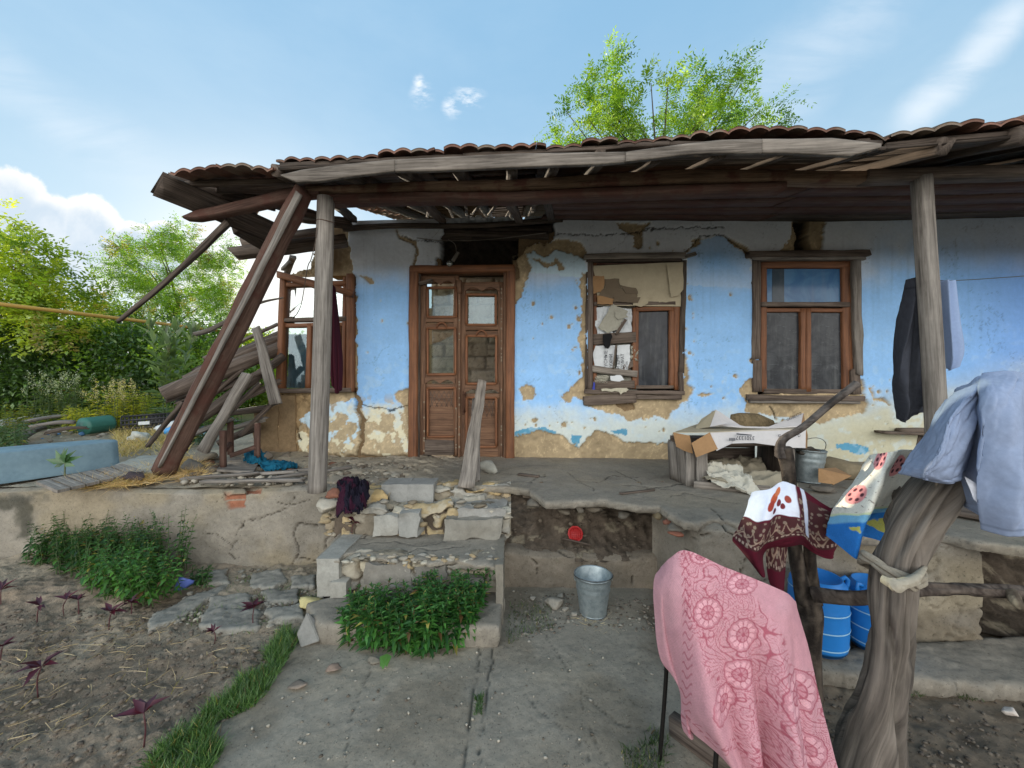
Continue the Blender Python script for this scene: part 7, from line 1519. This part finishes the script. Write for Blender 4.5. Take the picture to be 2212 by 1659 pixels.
def pinkcol(u, v):
    x, y = _b[..., 0], _b[..., 1]; n = fbm(x*.02, y*.02, None, 3, 2); n2 = fbm(x*.008, y*.008, None, 3, 7)
    light = np.array(lin(202, 152, 160)); mid = np.array(lin(192, 134, 144)); deep = np.array(lin(168, 92, 106)); c = light*np.ones(x.shape+(1,))
    def put(m_, col): nonlocal c; m_ = m_[..., None]; c = c*(1-m_)+col*m_
    f = fbm(x*.013+n*.25, y*.013, None, 2, 11); g1 = np.abs(np.sin(f*34)); floral = 1-sstep(np.abs(x-(1545+(y-1230)*.42)+n2*50)-88, -6, 6)
    r2 = 1-sstep(np.abs(x-(1745+(y-1600)*.1))-42, -3, 3); r2 = r2*(y > 1450); floral = np.maximum(floral, r2)
    put(floral*.25, mid); put(floral*(1-sstep(g1, .16, .36)), deep); g2 = np.abs(np.sin(fbm(x*.03, y*.03, None, 2, 17)*16)); put(floral*(1-sstep(g2, .14, .32))*.85, deep)
    pet = np.abs(np.sin(np.arctan2(np.sin(x*.09+n*3), np.sin(y*.07))*4)); put(floral*(pet > .93)*.3, light*1.1)
    bd = np.minimum(np.abs(x-(1480+(y-1200)*.03)), 999); put((1-sstep(bd, 8, 10))*(np.abs(np.sin(y*.14+np.sin(x*.4))) < .35), deep)
    low = np.abs(y-(1555+(x-1480)*.52)); put((1-sstep(low, 9, 11))*(np.abs(np.sin(x*.16+np.cos(y*.4))) < .4)*(v < 1), deep)
    for (cx, cy, r, sx) in ((1528, 1323, 29, 1), (1605, 1373, 31, 1), (1599, 1456, 29, 1), (1601, 1262, 30, .7), (1561, 1516, 30, 1.1), (1722, 1498, 38, 1.15), (1752, 1631, 32, 1.1), (1511, 1203, 18, .7), (1650, 1690, 30, 1)):
        dx, dy = x-cx, (y-cy)/sx; d = np.hypot(dx, dy); a = np.arctan2(dy, dx); m_ = d < r*1.12
        put(m_*1., mid); pt_ = np.abs(np.sin(a*6)); ring = (d > r*.56)*(d < r*(.78+.2*pt_)); put(ring*.8, deep); put((d > r*.56)*(d < r*(.76+.22*pt_))*(pt_ > .28), light*1.16)
        put((d < r*.5)*(np.abs(np.sin(a*4+.6)) < .3+d/r*.2), deep); put((np.abs(d-r*.5) < 1.2)*1., deep); put((d < r*.16)*1., deep); put((np.abs(d-r*1.08-2*pt_) < 1.3)*1., deep)
    wv = (np.sin(u*420)*np.sin(v*500)); c = c*(1+.10*wv[..., None]); tone = sstep(n2, -.1, .3)[..., None]*(1-floral[..., None])*.35; return c*(1-tone)+mid*tone
ch = thing('covered_chair', 'chair with thin dark metal legs hidden under the pink towel', 'chair', tuple(P(1560, 1650, 1.4)))
pt = cloth('pink_towel', PKR, NU, NV, M['terry'], None, pinkcol, lambda u, v: np.stack([.01*fbm(u*3, v*3, None, 2, 1)*v, (-.035*np.exp(-((u-.30-.12*v)/.06)**2)+.05*np.exp(-((u-.60-.07*v)/.04)**2)-.045*np.exp(-((u-.72-.03*v)/.045)**2)+.03*np.exp(-((u-.86)/.03)**2)+.02*np.exp(-((u-.44-.1*v)/.03)**2))*sstep(v, .05, .8)*1.3+.016*np.sin(u*26+v*3)*sstep(v, .3, 1)+.03*np.exp(-((u-.16)/.04)**2)*sstep(v, .05, .4)+.008*fbm(u*6, v*5, None, 4, 2), .004*fbm(u*5, v*5, None, 3, 4)], -1), .005)
tag(pt, 'pink terry towel with red flower pattern draped over the chair in the foreground', 'towel')
M['iron'] = m_plain('dark_iron', (.02, .018, .016), .55, .6, .3, 20, .3)
tube('leg', [P(1442, 1240, 1.50), P(1440, 1435, 1.52), P(1425, 1645, 1.53)], .008, M['iron'], ch, 8); tube('leg', [P(1700, 1300, 1.45), P(1702, 1500, 1.45), P(1705, 1690, 1.45)], .008, M['iron'], ch, 8)
tube('back_rail', [P(1445, 1232, 1.49), P(1486, 1202, 1.42), P(1600, 1252, 1.40), P(1704, 1300, 1.44)], .009, M['iron'], ch, 8); tube('leg', [P(1560, 1450, 1.3), P(1545, 1660, 1.28), P(1538, 1780, 1.28)], .008, M['iron'], ch, 8)
timber('seat', P(1490, 1470, 1.50), P(1640, 1490, 1.46), .18, .02, M['wood_brown'], ch)
tim('old board lying on the dirt under the pink towel', 'board', 'board', gz(1452, 1565, .03), gz(1740, 1760, .05), .06, .10, 'wood_brown', 160)
# ---- blue barrels
M['blueb'] = m_plain('blue_plastic_drum', lin(34, 116, 190), .38, 0, .12, 6, .08)
def drum(c, r, h, lab, seed):
    t = thing('blue_drum', lab, 'drum', tuple(c)); pr = [(.001, .0), (r*.86, 0), (r*.93, .02)]
    for k in range(1, 24):
        z = h*k/24; b = 1-.07*abs(k/12-1)**2.5; pr.append((r*b*(1.018 if k % 6 == 3 else 1), z))
    pr += [(r*.90, h*.985), (r*.80, h*1.0), (r*.80, h*1.05), (r*.75, h*1.05), (r*.74, h*.97), (.001, h*.96)]
    lathe('body', pr, c, M['blueb'], t, 44)
    for k in range(3, 24, 6): lathe('band', [(r*(1-.07*abs(k/12-1)**2.5)*1.02, h*k/24-.003), (r*(1-.07*abs(k/12-1)**2.5)*1.026, h*k/24), (r*(1-.07*abs(k/12-1)**2.5)*1.02, h*k/24+.003)], c, M['clearp'], t, 44)
    for s in (-1, 1): tube('handle', [Vector(c)+Vector((s*r*.72, -.03, h*1.02)), Vector(c)+Vector((s*r*.98, -.03, h*1.06)), Vector(c)+Vector((s*r*1.02, -.03, h*.97)), Vector(c)+Vector((s*r*.92, -.03, h*.88))], .011, M['blueb'], t, 8)
drum(gz(1766, 1392, .08), .135, .36, 'blue plastic drum left, nearest the branch rack', 1)
drum(gz(1886, 1392, .08), .115, .33, 'blue plastic drum right, mostly behind the thick trunk', 2)
# ================================================================== VEGETATION
def unit(a): return a/(np.linalg.norm(a, axis=-1, keepdims=True)+1e-9)
def leaves(name, C, D, U_, L, Wd, col, mat, parent, shape='leaf', curl=.12):
    "many leaves as one mesh: base C, direction D, blade normal U_"
    D = unit(D); S_ = unit(np.cross(D, U_)); N_ = np.cross(S_, D); L = np.asarray(L)[:, None, None]; Wd = np.asarray(Wd)[:, None, None]
    if shape == 'leaf': T = np.array([(0, 0, 0), (.38, -.5, .10), (.38, .5, .10), (1, 0, -curl), (.42, 0, 0)]); Fc = np.array([(0, 1, 4), (0, 4, 2), (1, 3, 4), (4, 3, 2)])
    elif shape == 'blade': T = np.array([(0, -.5, 0), (0, .5, 0), (.5, -.4, .0), (.5, .4, .0), (1, 0, -curl)]); Fc = np.array([(0, 1, 2), (1, 3, 2), (2, 3, 4)])
    else: T = np.array([(0, 0, 0), (.5, -.5, .05), (.5, .5, .05), (1, 0, -curl)]); Fc = np.array([(0, 1, 2), (1, 3, 2)])
    k = len(T); V_ = C[:, None]+D[:, None]*T[None, :, 0:1]*L+S_[:, None]*T[None, :, 1:2]*Wd+N_[:, None]*T[None, :, 2:3]*L
    n = len(C); Q_ = (Fc[None]+(np.arange(n)*k)[:, None, None]).reshape(-1, 3); cc = np.repeat(np.asarray(col), k, 0)
    return npmesh(name, V_.reshape(-1, 3), Q_, mat, parent, False, np.clip(cc, 0, 1))
def ell_pts(rs, ells, n, shell=.55):
    w = np.array([e[1][0]*e[1][1]*e[1][2] for e in ells])**.75; w /= w.sum(); i = rs.choice(len(ells), n, p=w); d = unit(rs.randn(n, 3)); r = shell+(1-shell)*rs.rand(n)**.6
    c = np.array([tuple(e[0]) for e in ells])[i]; R = np.array([e[1] for e in ells])[i]; return c+d*R*r[:, None], d
def mixcol(rs, cols, n, amt=.25):
    if n > 200 and len(cols) > 1:
        o = mixcol(rs, cols, 200, amt)[rs.randint(200, size=n)]*(1+(rs.rand(n, 1)-.5)*.3); k = rs.rand(n) < .035; o[k] = np.array(lin(168, 158, 80))*(.5+.6*rs.rand(k.sum(), 1)); k = rs.rand(n) < .02; o[k] = np.array(lin(110, 84, 50))*.8; return o
    c = np.array([lin(*x) for x in cols]); t = rs.rand(n)*(len(c)-1); i = t.astype(int); f = (t-i)[:, None]; return (c[i]*(1-f)+c[np.minimum(i+1, len(c)-1)]*f)*(1+(rs.rand(n, 1)-.5)*2*amt)
GRN = [(58, 92, 34), (84, 122, 42), (112, 146, 52)]
def tree(name, lab, cat, base, top, ells, ncl, nfr, leafL, cols, seed, group=None, pin=5, rad=.3, tr=.10, shape='d', lw=.34, frond=.28, mat='leaf', limbs=9):
    rs = np.random.RandomState(seed); t = thing(name, lab, cat, tuple(base), group); base = np.array(tuple(base)); top = np.array(tuple(top))
    tube('trunk', [base, (base+top)/2+rs.randn(3)*.08, top], [tr, tr*.8, tr*.45], M['bark'], t, 10, 24, seed, .15, 4, col=lambda v, u: vary(lin(92, 80, 66), len(v), .2))
    pc, dd = ell_pts(rs, ells, ncl)
    for j in range(limbs):
        e = pc[rs.randint(ncl)]; a = base+(top-base)*rs.uniform(.55, 1); m_ = (a+e)/2+np.array([0, 0, .15*np.linalg.norm(e-a)])*rs.uniform(-.3, 1); tube('branch', [a, m_, e], [tr*.4, tr*.22, tr*.08], M['bark'], t, 6, 12, j, .1, 3, col=lambda v, u: vary(lin(80, 70, 58), len(v), .2))
    # fronds
    k = ncl*nfr; ci = np.repeat(np.arange(ncl), nfr); fb = pc[ci]+rs.randn(k, 3)*rad*.42
    fd = unit(dd[ci]*.7+rs.randn(k, 3)*.6+np.array([0, 0, -.05])); fl = frond*(.6+.7*rs.rand(k)); sh = rs.randn(k, 3)
    side = unit(np.cross(fd, unit(np.array([0, 0, 1.])+sh*.5))); up = np.cross(side, fd); ccl = mixcol(rs, cols, ncl, .2)[ci]
    if pin == 0: C, D, U2 = fb, fd, up; cc = ccl*(1+(rs.rand(k, 1)-.5)*.5); LL = leafL*(.7+.6*rs.rand(k))
    else:
        CC, DD, UU, KK = [], [], [], []
        for i in range(pin):
            s = (i+.6)/pin; c = fb+fd*(fl*s)[:, None]-np.array([0, 0, 1.])*(fl*s*s*.25)[:, None]
            for sg in (-1, 1): CC.append(c); DD.append(side*sg+fd*.45+rs.randn(k, 3)*.12); UU.append(up+rs.randn(k, 3)*.3); KK.append(ccl*(1+(rs.rand(k, 1)-.5)*.4))
        CC.append(fb+fd*fl[:, None]); DD.append(fd); UU.append(up); KK.append(ccl); C, D, U2, cc = map(np.vstack, (CC, DD, UU, KK)); LL = leafL*(.7+.6*rs.rand(len(C)))
    leaves('crown', C, D, U2, LL, LL*lw, cc, M[mat], t, shape); return t
def E(x, y, Y, rx, ry, rd): return (P(x, y, Y), (rx/F*Y, rd, ry/F*Y))
tree('robinia_tree', 'tall feathery green tree rising behind the tiled roof', 'tree', (4.8, 12.5, .6), P(1430, 330, 12.5), [E(1300, 195, 12.2, 44, 50, .9), E(1318, 140, 12.2, 14, 20, .3), E(1275, 265, 12.0, 80, 48, 1.0), E(1230, 290, 12, 50, 30, .6), E(1400, 255, 12, 90, 60, 1.0), E(1490, 215, 12.5, 40, 45, 1), E(1560, 215, 12.5, 50, 45, .9), E(1592, 155, 12.2, 20, 30, .4), E(1470, 285, 12, 110, 40, 1), E(1620, 270, 12.4, 60, 36, .7), E(1665, 238, 12.4, 46, 18, .4)],
     150, 11, .12, [(66, 102, 34), (96, 134, 42), (130, 158, 54)], 1, None, 6, .30, .14, frond=.50, limbs=26)
tree('robinia_tree', 'rounded feathery green tree on the skyline between the clouds and the leaning timber', 'tree', P(392, 800, 13.5), P(385, 640, 13.5), [E(385, 600, 13.3, 110, 75, 1.4), E(300, 575, 13.4, 60, 40, .9), E(262, 545, 13.4, 22, 22, .4), E(430, 540, 13.3, 60, 36, 1), E(480, 610, 13.2, 42, 60, .9), E(400, 660, 13, 110, 40, 1), E(355, 525, 13.3, 40, 22, .5)],
     260, 15, .080, [(78, 112, 36), (106, 144, 42), (138, 166, 52)], 2, None, 5, .36, .09)
tree('walnut_tree', 'large tree coloured sunlit yellow green filling the far left edge', 'tree', P(-120, 900, 8.6), P(-40, 620, 8.6), [E(-80, 600, 8.4, 130, 90, 1.3), E(30, 610, 8.5, 80, 50, 1), E(110, 635, 8.7, 70, 40, .8), E(160, 665, 8.9, 60, 36, .7), E(50, 545, 8.4, 50, 18, .5), E(-20, 520, 8.4, 40, 24, .5), E(60, 690, 8.8, 130, 50, .9), E(10, 470, 8.4, 22, 8, .3), E(-300, 620, 8.6, 160, 140, 1.3)],
     230, 14, .105, [(92, 120, 36), (130, 154, 44), (160, 174, 54)], 3, None, 4, .36, .12, lw=.42)  # leaf colours boosted towards yellow in place of backlight
BU = [('leafy bush with foliage coloured dark as in shade at the far left edge, under the yellow pipe', 20, 800, 8.9, 120, 95, 0), ('dark green bush left of the pale flower spikes, behind the boards', 140, 800, 9.2, 100, 85, 0), ('mid green bush behind the green canister', 250, 790, 9.5, 90, 80, 1),
      ('bush behind the thistle, right under the charred pole tip', 350, 785, 9.6, 90, 85, 0), ('green bush seen left of the leaning timber', 445, 780, 9.4, 80, 85, 1), ('bush coloured sunlit in the gap between the leaning timber and the left window', 540, 800, 10.5, 80, 75, 2),
      ('distant bush seen just left of the window frame', 620, 800, 12, 80, 70, 2), ('hazy bush at the foot of the skyline tree', 250, 705, 12.5, 80, 42, 1), ('outermost bush beyond the left edge', -140, 800, 8.5, 130, 110, 0)]
for i, (lb, x, y, Y, rx, ry, k) in enumerate(BU):
    cols = [[(40, 62, 30), (58, 86, 36), (82, 112, 44)], [(54, 82, 34), (80, 114, 42), (110, 140, 50)], [(84, 112, 40), (120, 148, 50), (150, 166, 60)]][k]  # shaded, middling and sunlit look put into the leaf colours
    g0 = P(x, 829, Y); g0.z = H0-.1
    tree('bush', lb, 'bush', g0, P(x, y+10, Y), [E(x, y, Y, rx, ry, .9), E(x-rx*.5, y+ry*.55, Y-.2, rx*.6, ry*.5, .6), E(x+rx*.5, y+ry*.5, Y-.1, rx*.6, ry*.5, .6), E(x+rx*.1, y-ry*.55, Y, rx*.5, ry*.5, .5), E(x, y+ry*.5, Y, rx*1.1, ry*.6, .7)], 190, 40, .10, cols, 20+i, 'bushes behind the rubbish', 0, .36, .05, lw=.5, limbs=3, mat='leaf' if k else 'leafdark', shape='leaf')
for i, (lb, x, y, Y, rx, ry) in enumerate((('far dense tree mass behind the bushes, left edge', 40, 770, 14, 190, 90), ('far dense tree mass behind the bushes, below the skyline tree', 300, 780, 15, 200, 80), ('far dense tree mass seen between the leaning timber and the house', 560, 790, 16, 170, 62), ('far tree mass seen through the left window', 760, 800, 18, 120, 60))):
    g0 = P(x, 829, Y); g0.z = H0-.1; tree('bush', lb, 'trees', g0, P(x, y+10, Y), [E(x, y, Y, rx, ry, 1.2), E(x-rx*.5, y+ry*.4, Y-.5, rx*.6, ry*.7, 1), E(x+rx*.5, y+ry*.4, Y-.5, rx*.6, ry*.7, 1)], 260, 36, .17, [(50, 76, 34), (76, 104, 42), (104, 130, 52)], 40+i, 'far tree masses', 0, .6, .08, lw=.6, limbs=2, mat='leaf', shape='leaf')
# low ground cover and weeds coloured as sunlit before the bushes
def stems(name, lab, cat, bases, hmin, hmax, pairs, L, lw, cols, seed, lean=.25, group=None, flower=None, mat='leafdark', droop=.25, top=1.0, stemcol=(70, 92, 48), shape='leaf', leaf0=.15):
    rs = np.random.RandomState(seed); n = len(bases); t = thing(name, lab, cat, tuple(np.mean([tuple(b) for b in bases], 0)), group)
    C, D, U2, LL = [], [], [], []; SV, SQ = [], []; fc = []
    for i, b in enumerate(bases):
        b = np.array(tuple(b)); h = rs.uniform(hmin, hmax); ln = rs.randn(2)*lean*h; tp = b+np.array([ln[0], ln[1], h]); md = b+np.array([ln[0]*.3, ln[1]*.3, h*.55]); m = 7; pts = cr(np.array([b, md, tp]), m); r = .0035+.002*h
        for j, p in enumerate(pts):
            rr = r*(1-.7*j/(m-1))
            for a in (0, 2.1, 4.2): SV.append(p+np.array([math.cos(a)*rr, math.sin(a)*rr, 0]))
            if j:
                o = (i*m+j)*3
                for e in range(3): SQ.append((o-3+e, o-3+(e+1) % 3, o+(e+1) % 3, o+e))
        for j in range(pairs):
            f = leaf0+(1-leaf0)*(j/(pairs-1))**.8; k = f*(m-1); i0 = min(int(k), m-2); p = pts[i0]*(1-(k-i0))+pts[i0+1]*(k-i0); a0 = j*1.57+rs.rand()*.6; sc = (1.15-.75*f**3) if top == 1 else 1
            for q in range(2 if f < .93 else 4):
                a = a0+q*(math.pi if f < .93 else math.pi/2); el = -droop+1.0*f**4+rs.randn()*.15
                C.append(p); D.append((math.cos(a)*math.cos(el), math.sin(a)*math.cos(el), math.sin(el))); U2.append((rs.randn()*.2, rs.randn()*.2, 1)); LL.append(L*sc*rs.uniform(.7, 1.2)*(.5 if f > .96 else 1))
        if flower: fc.append(tp)
    npmesh('stems', np.array(SV), np.array(SQ), M['leafdark'], t, False, np.tile(np.array(lin(*stemcol)), (len(SV), 1)))
    C, D, U2, LL = map(np.array, (C, D, U2, LL)); leaves('leaves', C, D, U2, LL, LL*lw, mixcol(rs, cols, len(C), .25), M[mat], t, shape)
    if flower:
        fc = np.repeat(np.array(fc), 26, 0); fc[:, 2] -= rs.rand(len(fc))*.14; fc += rs.randn(*fc.shape)*.018; leaves('flower_spikes', fc, rs.randn(len(fc), 3), rs.randn(len(fc), 3), np.full(len(fc), .022), np.full(len(fc), .014), mixcol(rs, [flower], len(fc), .2), M['leaf'], t, 'd')
    return t
def spots(poly, n, z, seed, zf=None):
    rs = np.random.RandomState(seed); pw = W2(poly, z) if z is not None else poly; xs_, ys_ = zip(*pw); out = []
    while len(out) < n:
        x, y = rs.uniform(min(xs_), max(xs_)), rs.uniform(min(ys_), max(ys_))
        if sdf_poly(np.array([x]), np.array([y]), pw)[0] < 0: out.append((x, y, z if zf is None else zf(x, y)))
    return out
YL = [(110, 124, 40), (156, 160, 50), (188, 180, 70)]  # sunlight put into the leaf colour, since the bushes block the sun
for i, (lb, x, Y, w, h, fl, cols) in enumerate((('weeds coloured sunlit yellow green with pale seed heads behind the green canister', 262, 7.2, 34, 1.0, (190, 178, 150), YL), ('weeds coloured sunlit yellow just left of the thistle', 318, 7.4, 30, .85, None, YL),
     ('grey green weeds with pale flower spikes left of the canister', 125, 7.6, 26, 1.15, (170, 176, 160), [(70, 90, 56), (104, 124, 74)]), ('low yellow weeds behind the grey boards', 190, 7.0, 60, .5, None, YL), ('low weeds at the far left behind the tub', 40, 7.2, 70, .55, None, [(80, 96, 40), (140, 146, 56)]), ('low green weeds behind the black crate', 330, 7.6, 60, .55, None, GRN), ('low weeds under the log pile', 440, 7.6, 60, .6, None, GRN))):
    c = P(x, 829, Y); bs = [(c.x+RNG.uniform(-w, w)/F*Y, Y+RNG.uniform(-.35, .35), H0-.03) for _ in range(46)]
    stems('tall_weeds', lb, 'weeds', bs, h*.6, h, 9, .10, .34, cols, 60+i, .10, 'weeds in front of the bushes', fl, 'leaf', .1)
c = P(372, 829, 6.9)
stems('thistle', 'tall grey green thistle standing before the bushes left of the leaning timber', 'thistle', [(c.x+RNG.uniform(-.12, .12), 6.9+RNG.uniform(-.1, .1), H0) for _ in range(6)], 1.5, 2.0, 11, .34, .26, [(88, 108, 78), (112, 130, 96)], 80, .10, None, (150, 140, 120), 'leaf', -.5, .9)
stems('thistle', 'smaller grey thistle right beside the log end', 'thistle', [(P(440, 829, 6.6).x+RNG.uniform(-.1, .1), 6.6, H0) for _ in range(4)], .9, 1.3, 10, .28, .26, [(96, 112, 84), (118, 132, 100)], 81, .12, None, (150, 140, 120), 'leaf', -.4)
stems('small_bush', 'small dark green bush among the rubble under the slanting pole', 'bush', spots([(400, 965), (455, 965), (455, 945), (405, 945)], 40, H0, 5), .12, .3, 6, .07, .45, [(40, 62, 34), (60, 86, 44)], 82, .4)
stems('small_bush', 'small green bush at the left edge behind the tub', 'bush', spots([(-20, 985), (48, 985), (50, 955), (-20, 955)], 60, H0, 6), .15, .42, 7, .08, .4, [(56, 80, 50), (82, 106, 60)], 83, .3)
# rosette plant by the tub
ro = thing('rosette_plant', 'single plant with seven broad dark green leaves growing in front of the tub', 'plant', tuple(P(141, 1038, 3.33)))
rp = P(141, 1000, 3.33); tube('stem', [P(141, 1042, 3.33), P(140, 1020, 3.33), rp], .006, M['leafdark'], ro, 6, col=(.1, .13, .06))
an = [160, 120, 98, 75, 55, 30, 200, -15]; leaves('leaves', np.tile(np.array(tuple(rp)), (8, 1)), np.array([(math.cos(math.radians(a)), -.35+.12*(i % 3), math.sin(math.radians(a))*.9) for i, a in enumerate(an)]), np.array([(0, -1, .4)]*8), np.array([.15, .14, .13, .14, .15, .15, .09, .09]), np.full(8, .055), mixcol(np.random.RandomState(1), [(60, 92, 56), (84, 116, 70)], 8), M['leafdark'], ro, 'leaf', .25)
# clumps in the yard
DG = [(34, 62, 30), (50, 86, 38), (76, 118, 52)]
stems('nettle_clump', 'wide dark green nettle clump against the retaining wall at the left', 'plant', spots([(40, 1225), (70, 1205), (340, 1212), (330, 1250), (180, 1255)], 165, .04, 1), .22, .42, 9, .055, .42, DG, 90, .16, None, None, 'leafdark', .3)
stems('nettle_clump', 'brighter green clump in front of the dark nettles, right part', 'plant', spots([(170, 1262), (330, 1245), (400, 1290), (330, 1312), (215, 1300)], 120, .03, 2), .18, .34, 9, .055, .42, [(44, 82, 34), (66, 112, 44), (92, 140, 58)], 91, .18, None, None, 'leafdark', .3)
stems('nettle_plant', 'tall thin nettle stems at the right end of the clump, against the wall', 'plant', spots([(335, 1240), (420, 1245), (420, 1225), (335, 1222)], 14, .04, 3), .3, .5, 9, .05, .4, DG, 92, .10, None, None, 'leafdark', .3)
stems('small_weed', 'small weed tuft right of the blue plastic piece', 'weed', spots([(415, 1270), (450, 1270), (450, 1240), (415, 1245)], 16, .03, 4), .06, .13, 5, .045, .4, DG, 93, .3)
stems('leafy_clump', 'left half of the bright leafy herb clump growing before the steps', 'plant', spots([(742, 1395), (820, 1415), (905, 1425), (905, 1345), (765, 1340)], 125, 0, 5), .14, .27, 12, .058, .36, [(40, 78, 34), (58, 104, 44), (84, 134, 58)], 94, .16, None, None, 'leafdark', .15)
stems('leafy_clump', 'taller right half of the bright leafy herb clump before the steps', 'plant', spots([(905, 1425), (1000, 1410), (1040, 1380), (1035, 1335), (905, 1335)], 125, 0, 6), .18, .36, 13, .060, .36, [(38, 76, 34), (56, 102, 44), (80, 130, 56)], 95, .14, None, None, 'leafdark', .15)
o = thing('round_leaf', 'single round green leaf lying at the front of the leafy clump', 'leaf', tuple(gz(838, 1440, .02))); leaves('blade', np.array([tuple(gz(836, 1412, .05))]*3), np.array([(0, -1, -.3), (.3, -1, -.3), (-.25, -1, -.3)]), np.array([(0, 0, 1.)]*3), np.array([.08, .07, .07]), np.array([.06, .05, .05]), mixcol(np.random.RandomState(2), [(86, 130, 50)], 3), M['leafdark'], o)
# red seedlings
RED = [(80, 1338, .09, 'second row from the wall, left'), (138, 1325, .09, 'behind the leftmost in the back row'), (170, 1322, .08, 'just right of the back row pair'), (235, 1360, .11, 'alone in front of the nettle clump'), (283, 1328, .08, 'half hidden under the nettle clump'), (547, 1354, .12, 'under the broken paving, by the grass strip'), (463, 1386, .06, 'tiny, between the paving and the straw bits'), (82, 1498, .13, 'large, at the left with leaves spread wide'), (310, 1608, .13, 'large, nearest the grass strip at the bottom'), (2, 1310, .11, 'cut by the left edge, upper'), (0, 1428, .08, 'cut by the left edge, lower')]
for i, (x, y, s, lb) in enumerate(RED+[(761, 1155, .10, 'growing on the steps below the floral cloth')]):
    z = .36 if i == 11 else .0; b = gz(x, y, z); t = thing('red_seedling', 'dark red leaved seedling, '+lb, 'seedling', tuple(b), 'red leaved seedlings'); rs = np.random.RandomState(i)
    tp = b+Vector((rs.randn()*.01, 0, s)); tube('stem', [b-Vector((0, 0, .02)), b+Vector((rs.randn()*.008, 0, s*.5)), tp], [.003, .0025], M['leafdark'], t, 6, 8, col=(.10, .03, .035)); n = 8; a = rs.rand(n)*6.28
    leaves('leaves', np.tile(np.array(tuple(tp)), (n, 1)), np.stack([np.cos(a), np.sin(a), rs.uniform(-.1, 1.2, n)], -1), np.stack([np.zeros(n), np.zeros(n)-.2, np.ones(n)], -1), s*rs.uniform(.5, .95, n), s*.26*np.ones(n), mixcol(rs, [(52, 20, 36), (84, 26, 40)], n), M['leafdark'], t, 'leaf', .15)
# grass, straw
def blades(name, lab, poly, z, n, h, cols, seed, flat=.0, w=.004, kind='stuff', mat='leafdark', dens=None):
    rs = np.random.RandomState(seed); pw = W2(poly, z); xs_, ys_ = zip(*pw); X = rs.uniform(min(xs_), max(xs_), n*4); Y = rs.uniform(min(ys_), max(ys_), n*4); k = sdf_poly(X, Y, pw) < 0
    cl_ = fbm(X*6, Y*6, None, 3, seed); k &= cl_ > -.12; X, Y = X[k][:n], Y[k][:n]; m = len(X); a = rs.rand(m)*6.28; D = np.stack([np.cos(a)*(.5+flat*3), np.sin(a)*(.5+flat*3), np.ones(m)*(1-flat)], -1)+rs.randn(m, 3)*.2; D[:, 2] = np.abs(D[:, 2]) + .02
    L = h*rs.uniform(.4, 1.2, m); o = leaves(name, np.stack([X, Y, np.full(m, z-.005)], -1), D, rs.randn(m, 3), L, np.full(m, w)*rs.uniform(.6, 1.3, m), mixcol(rs, cols, m, .25), M[mat], None, 'blade', .35)
    tag(o, lab, None, None, kind); o['category'] = 'grass'; return o
blades('grass', 'strip of green grass between the garden bed and the concrete path', [(615, 1362), (645, 1385), (575, 1500), (520, 1560), (470, 1640), (360, 1790), (210, 1790), (330, 1640), (420, 1560), (500, 1500), (555, 1440)], 0, 7000, .075, [(50, 82, 38), (80, 116, 56), (110, 140, 78)], 1)
blades('sparse_grass', 'sparse weeds in the cracks round the broken paving', [(380, 1345), (420, 1260), (690, 1225), (690, 1290), (620, 1345), (520, 1375)], .0, 700, .05, [(62, 88, 46), (92, 118, 60)], 2)
blades('sparse_grass', 'sparse weeds at the foot of the plinth', [(1090, 1400), (1100, 1290), (1180, 1300), (1230, 1350), (1150, 1370)], 0, 380, .035, [(56, 78, 42), (86, 104, 58)], 3)
blades('sparse_grass', 'thin weeds rooted in the path joint and by the chair leg', [(1028, 1500), (1045, 1500), (1040, 1545), (1026, 1545)], 0, 160, .035, [(62, 92, 44)], 4)
blades('sparse_grass', 'weeds on the dirt round the chair leg', [(1340, 1620), (1400, 1570), (1450, 1600), (1430, 1680), (1350, 1690)], 0, 420, .04, [(50, 72, 40), (80, 100, 56)], 5)
blades('sparse_grass', 'weeds along the front of the right concrete ledge', [(1790, 1455), (1900, 1470), (2150, 1500), (2140, 1515), (1900, 1500), (1790, 1480)], 0, 400, .03, [(70, 84, 54)], 6)
blades('straw', 'dry golden straw heaped along the terrace edge round the timber foot', [(150, 1050), (240, 1030), (330, 1005), (430, 985), (430, 1035), (330, 1045), (200, 1055)], H0, 5200, .16, [(206, 176, 118), (178, 146, 92), (222, 198, 150)], 7, .55, .0045, 'stuff', 'straw')
blades('dry_grass', 'dry yellow grass tufts below the black crate', [(235, 988), (250, 935), (330, 925), (420, 955), (400, 985)], H0, 2600, .17, [(196, 172, 112), (150, 140, 84), (176, 150, 96)], 8, .1, .006, 'stuff', 'straw')
blades('straw', 'dry straw bits strewn on the garden bed', [(0, 1330), (260, 1330), (620, 1340), (520, 1480), (330, 1640), (0, 1600)], .018, 280, .10, [(176, 156, 118), (150, 132, 100)], 9, .9, .0035, 'stuff', 'straw')
blades('straw', 'dry straw by the foot of the zinc bucket', [(1245, 1335), (1310, 1325), (1320, 1355), (1270, 1360)], .002, 130, .08, [(186, 168, 130)], 10, .9, .003, 'stuff', 'straw')
blades('ground_grass', 'green grass and weeds on the ground behind the rubbish', [(-900, 893), (700, 893), (700, 868), (-900, 868)], H0, 9000, .22, [(60, 84, 34), (104, 124, 46), (150, 150, 60)], 11, .0, .02, 'stuff', 'leaf')
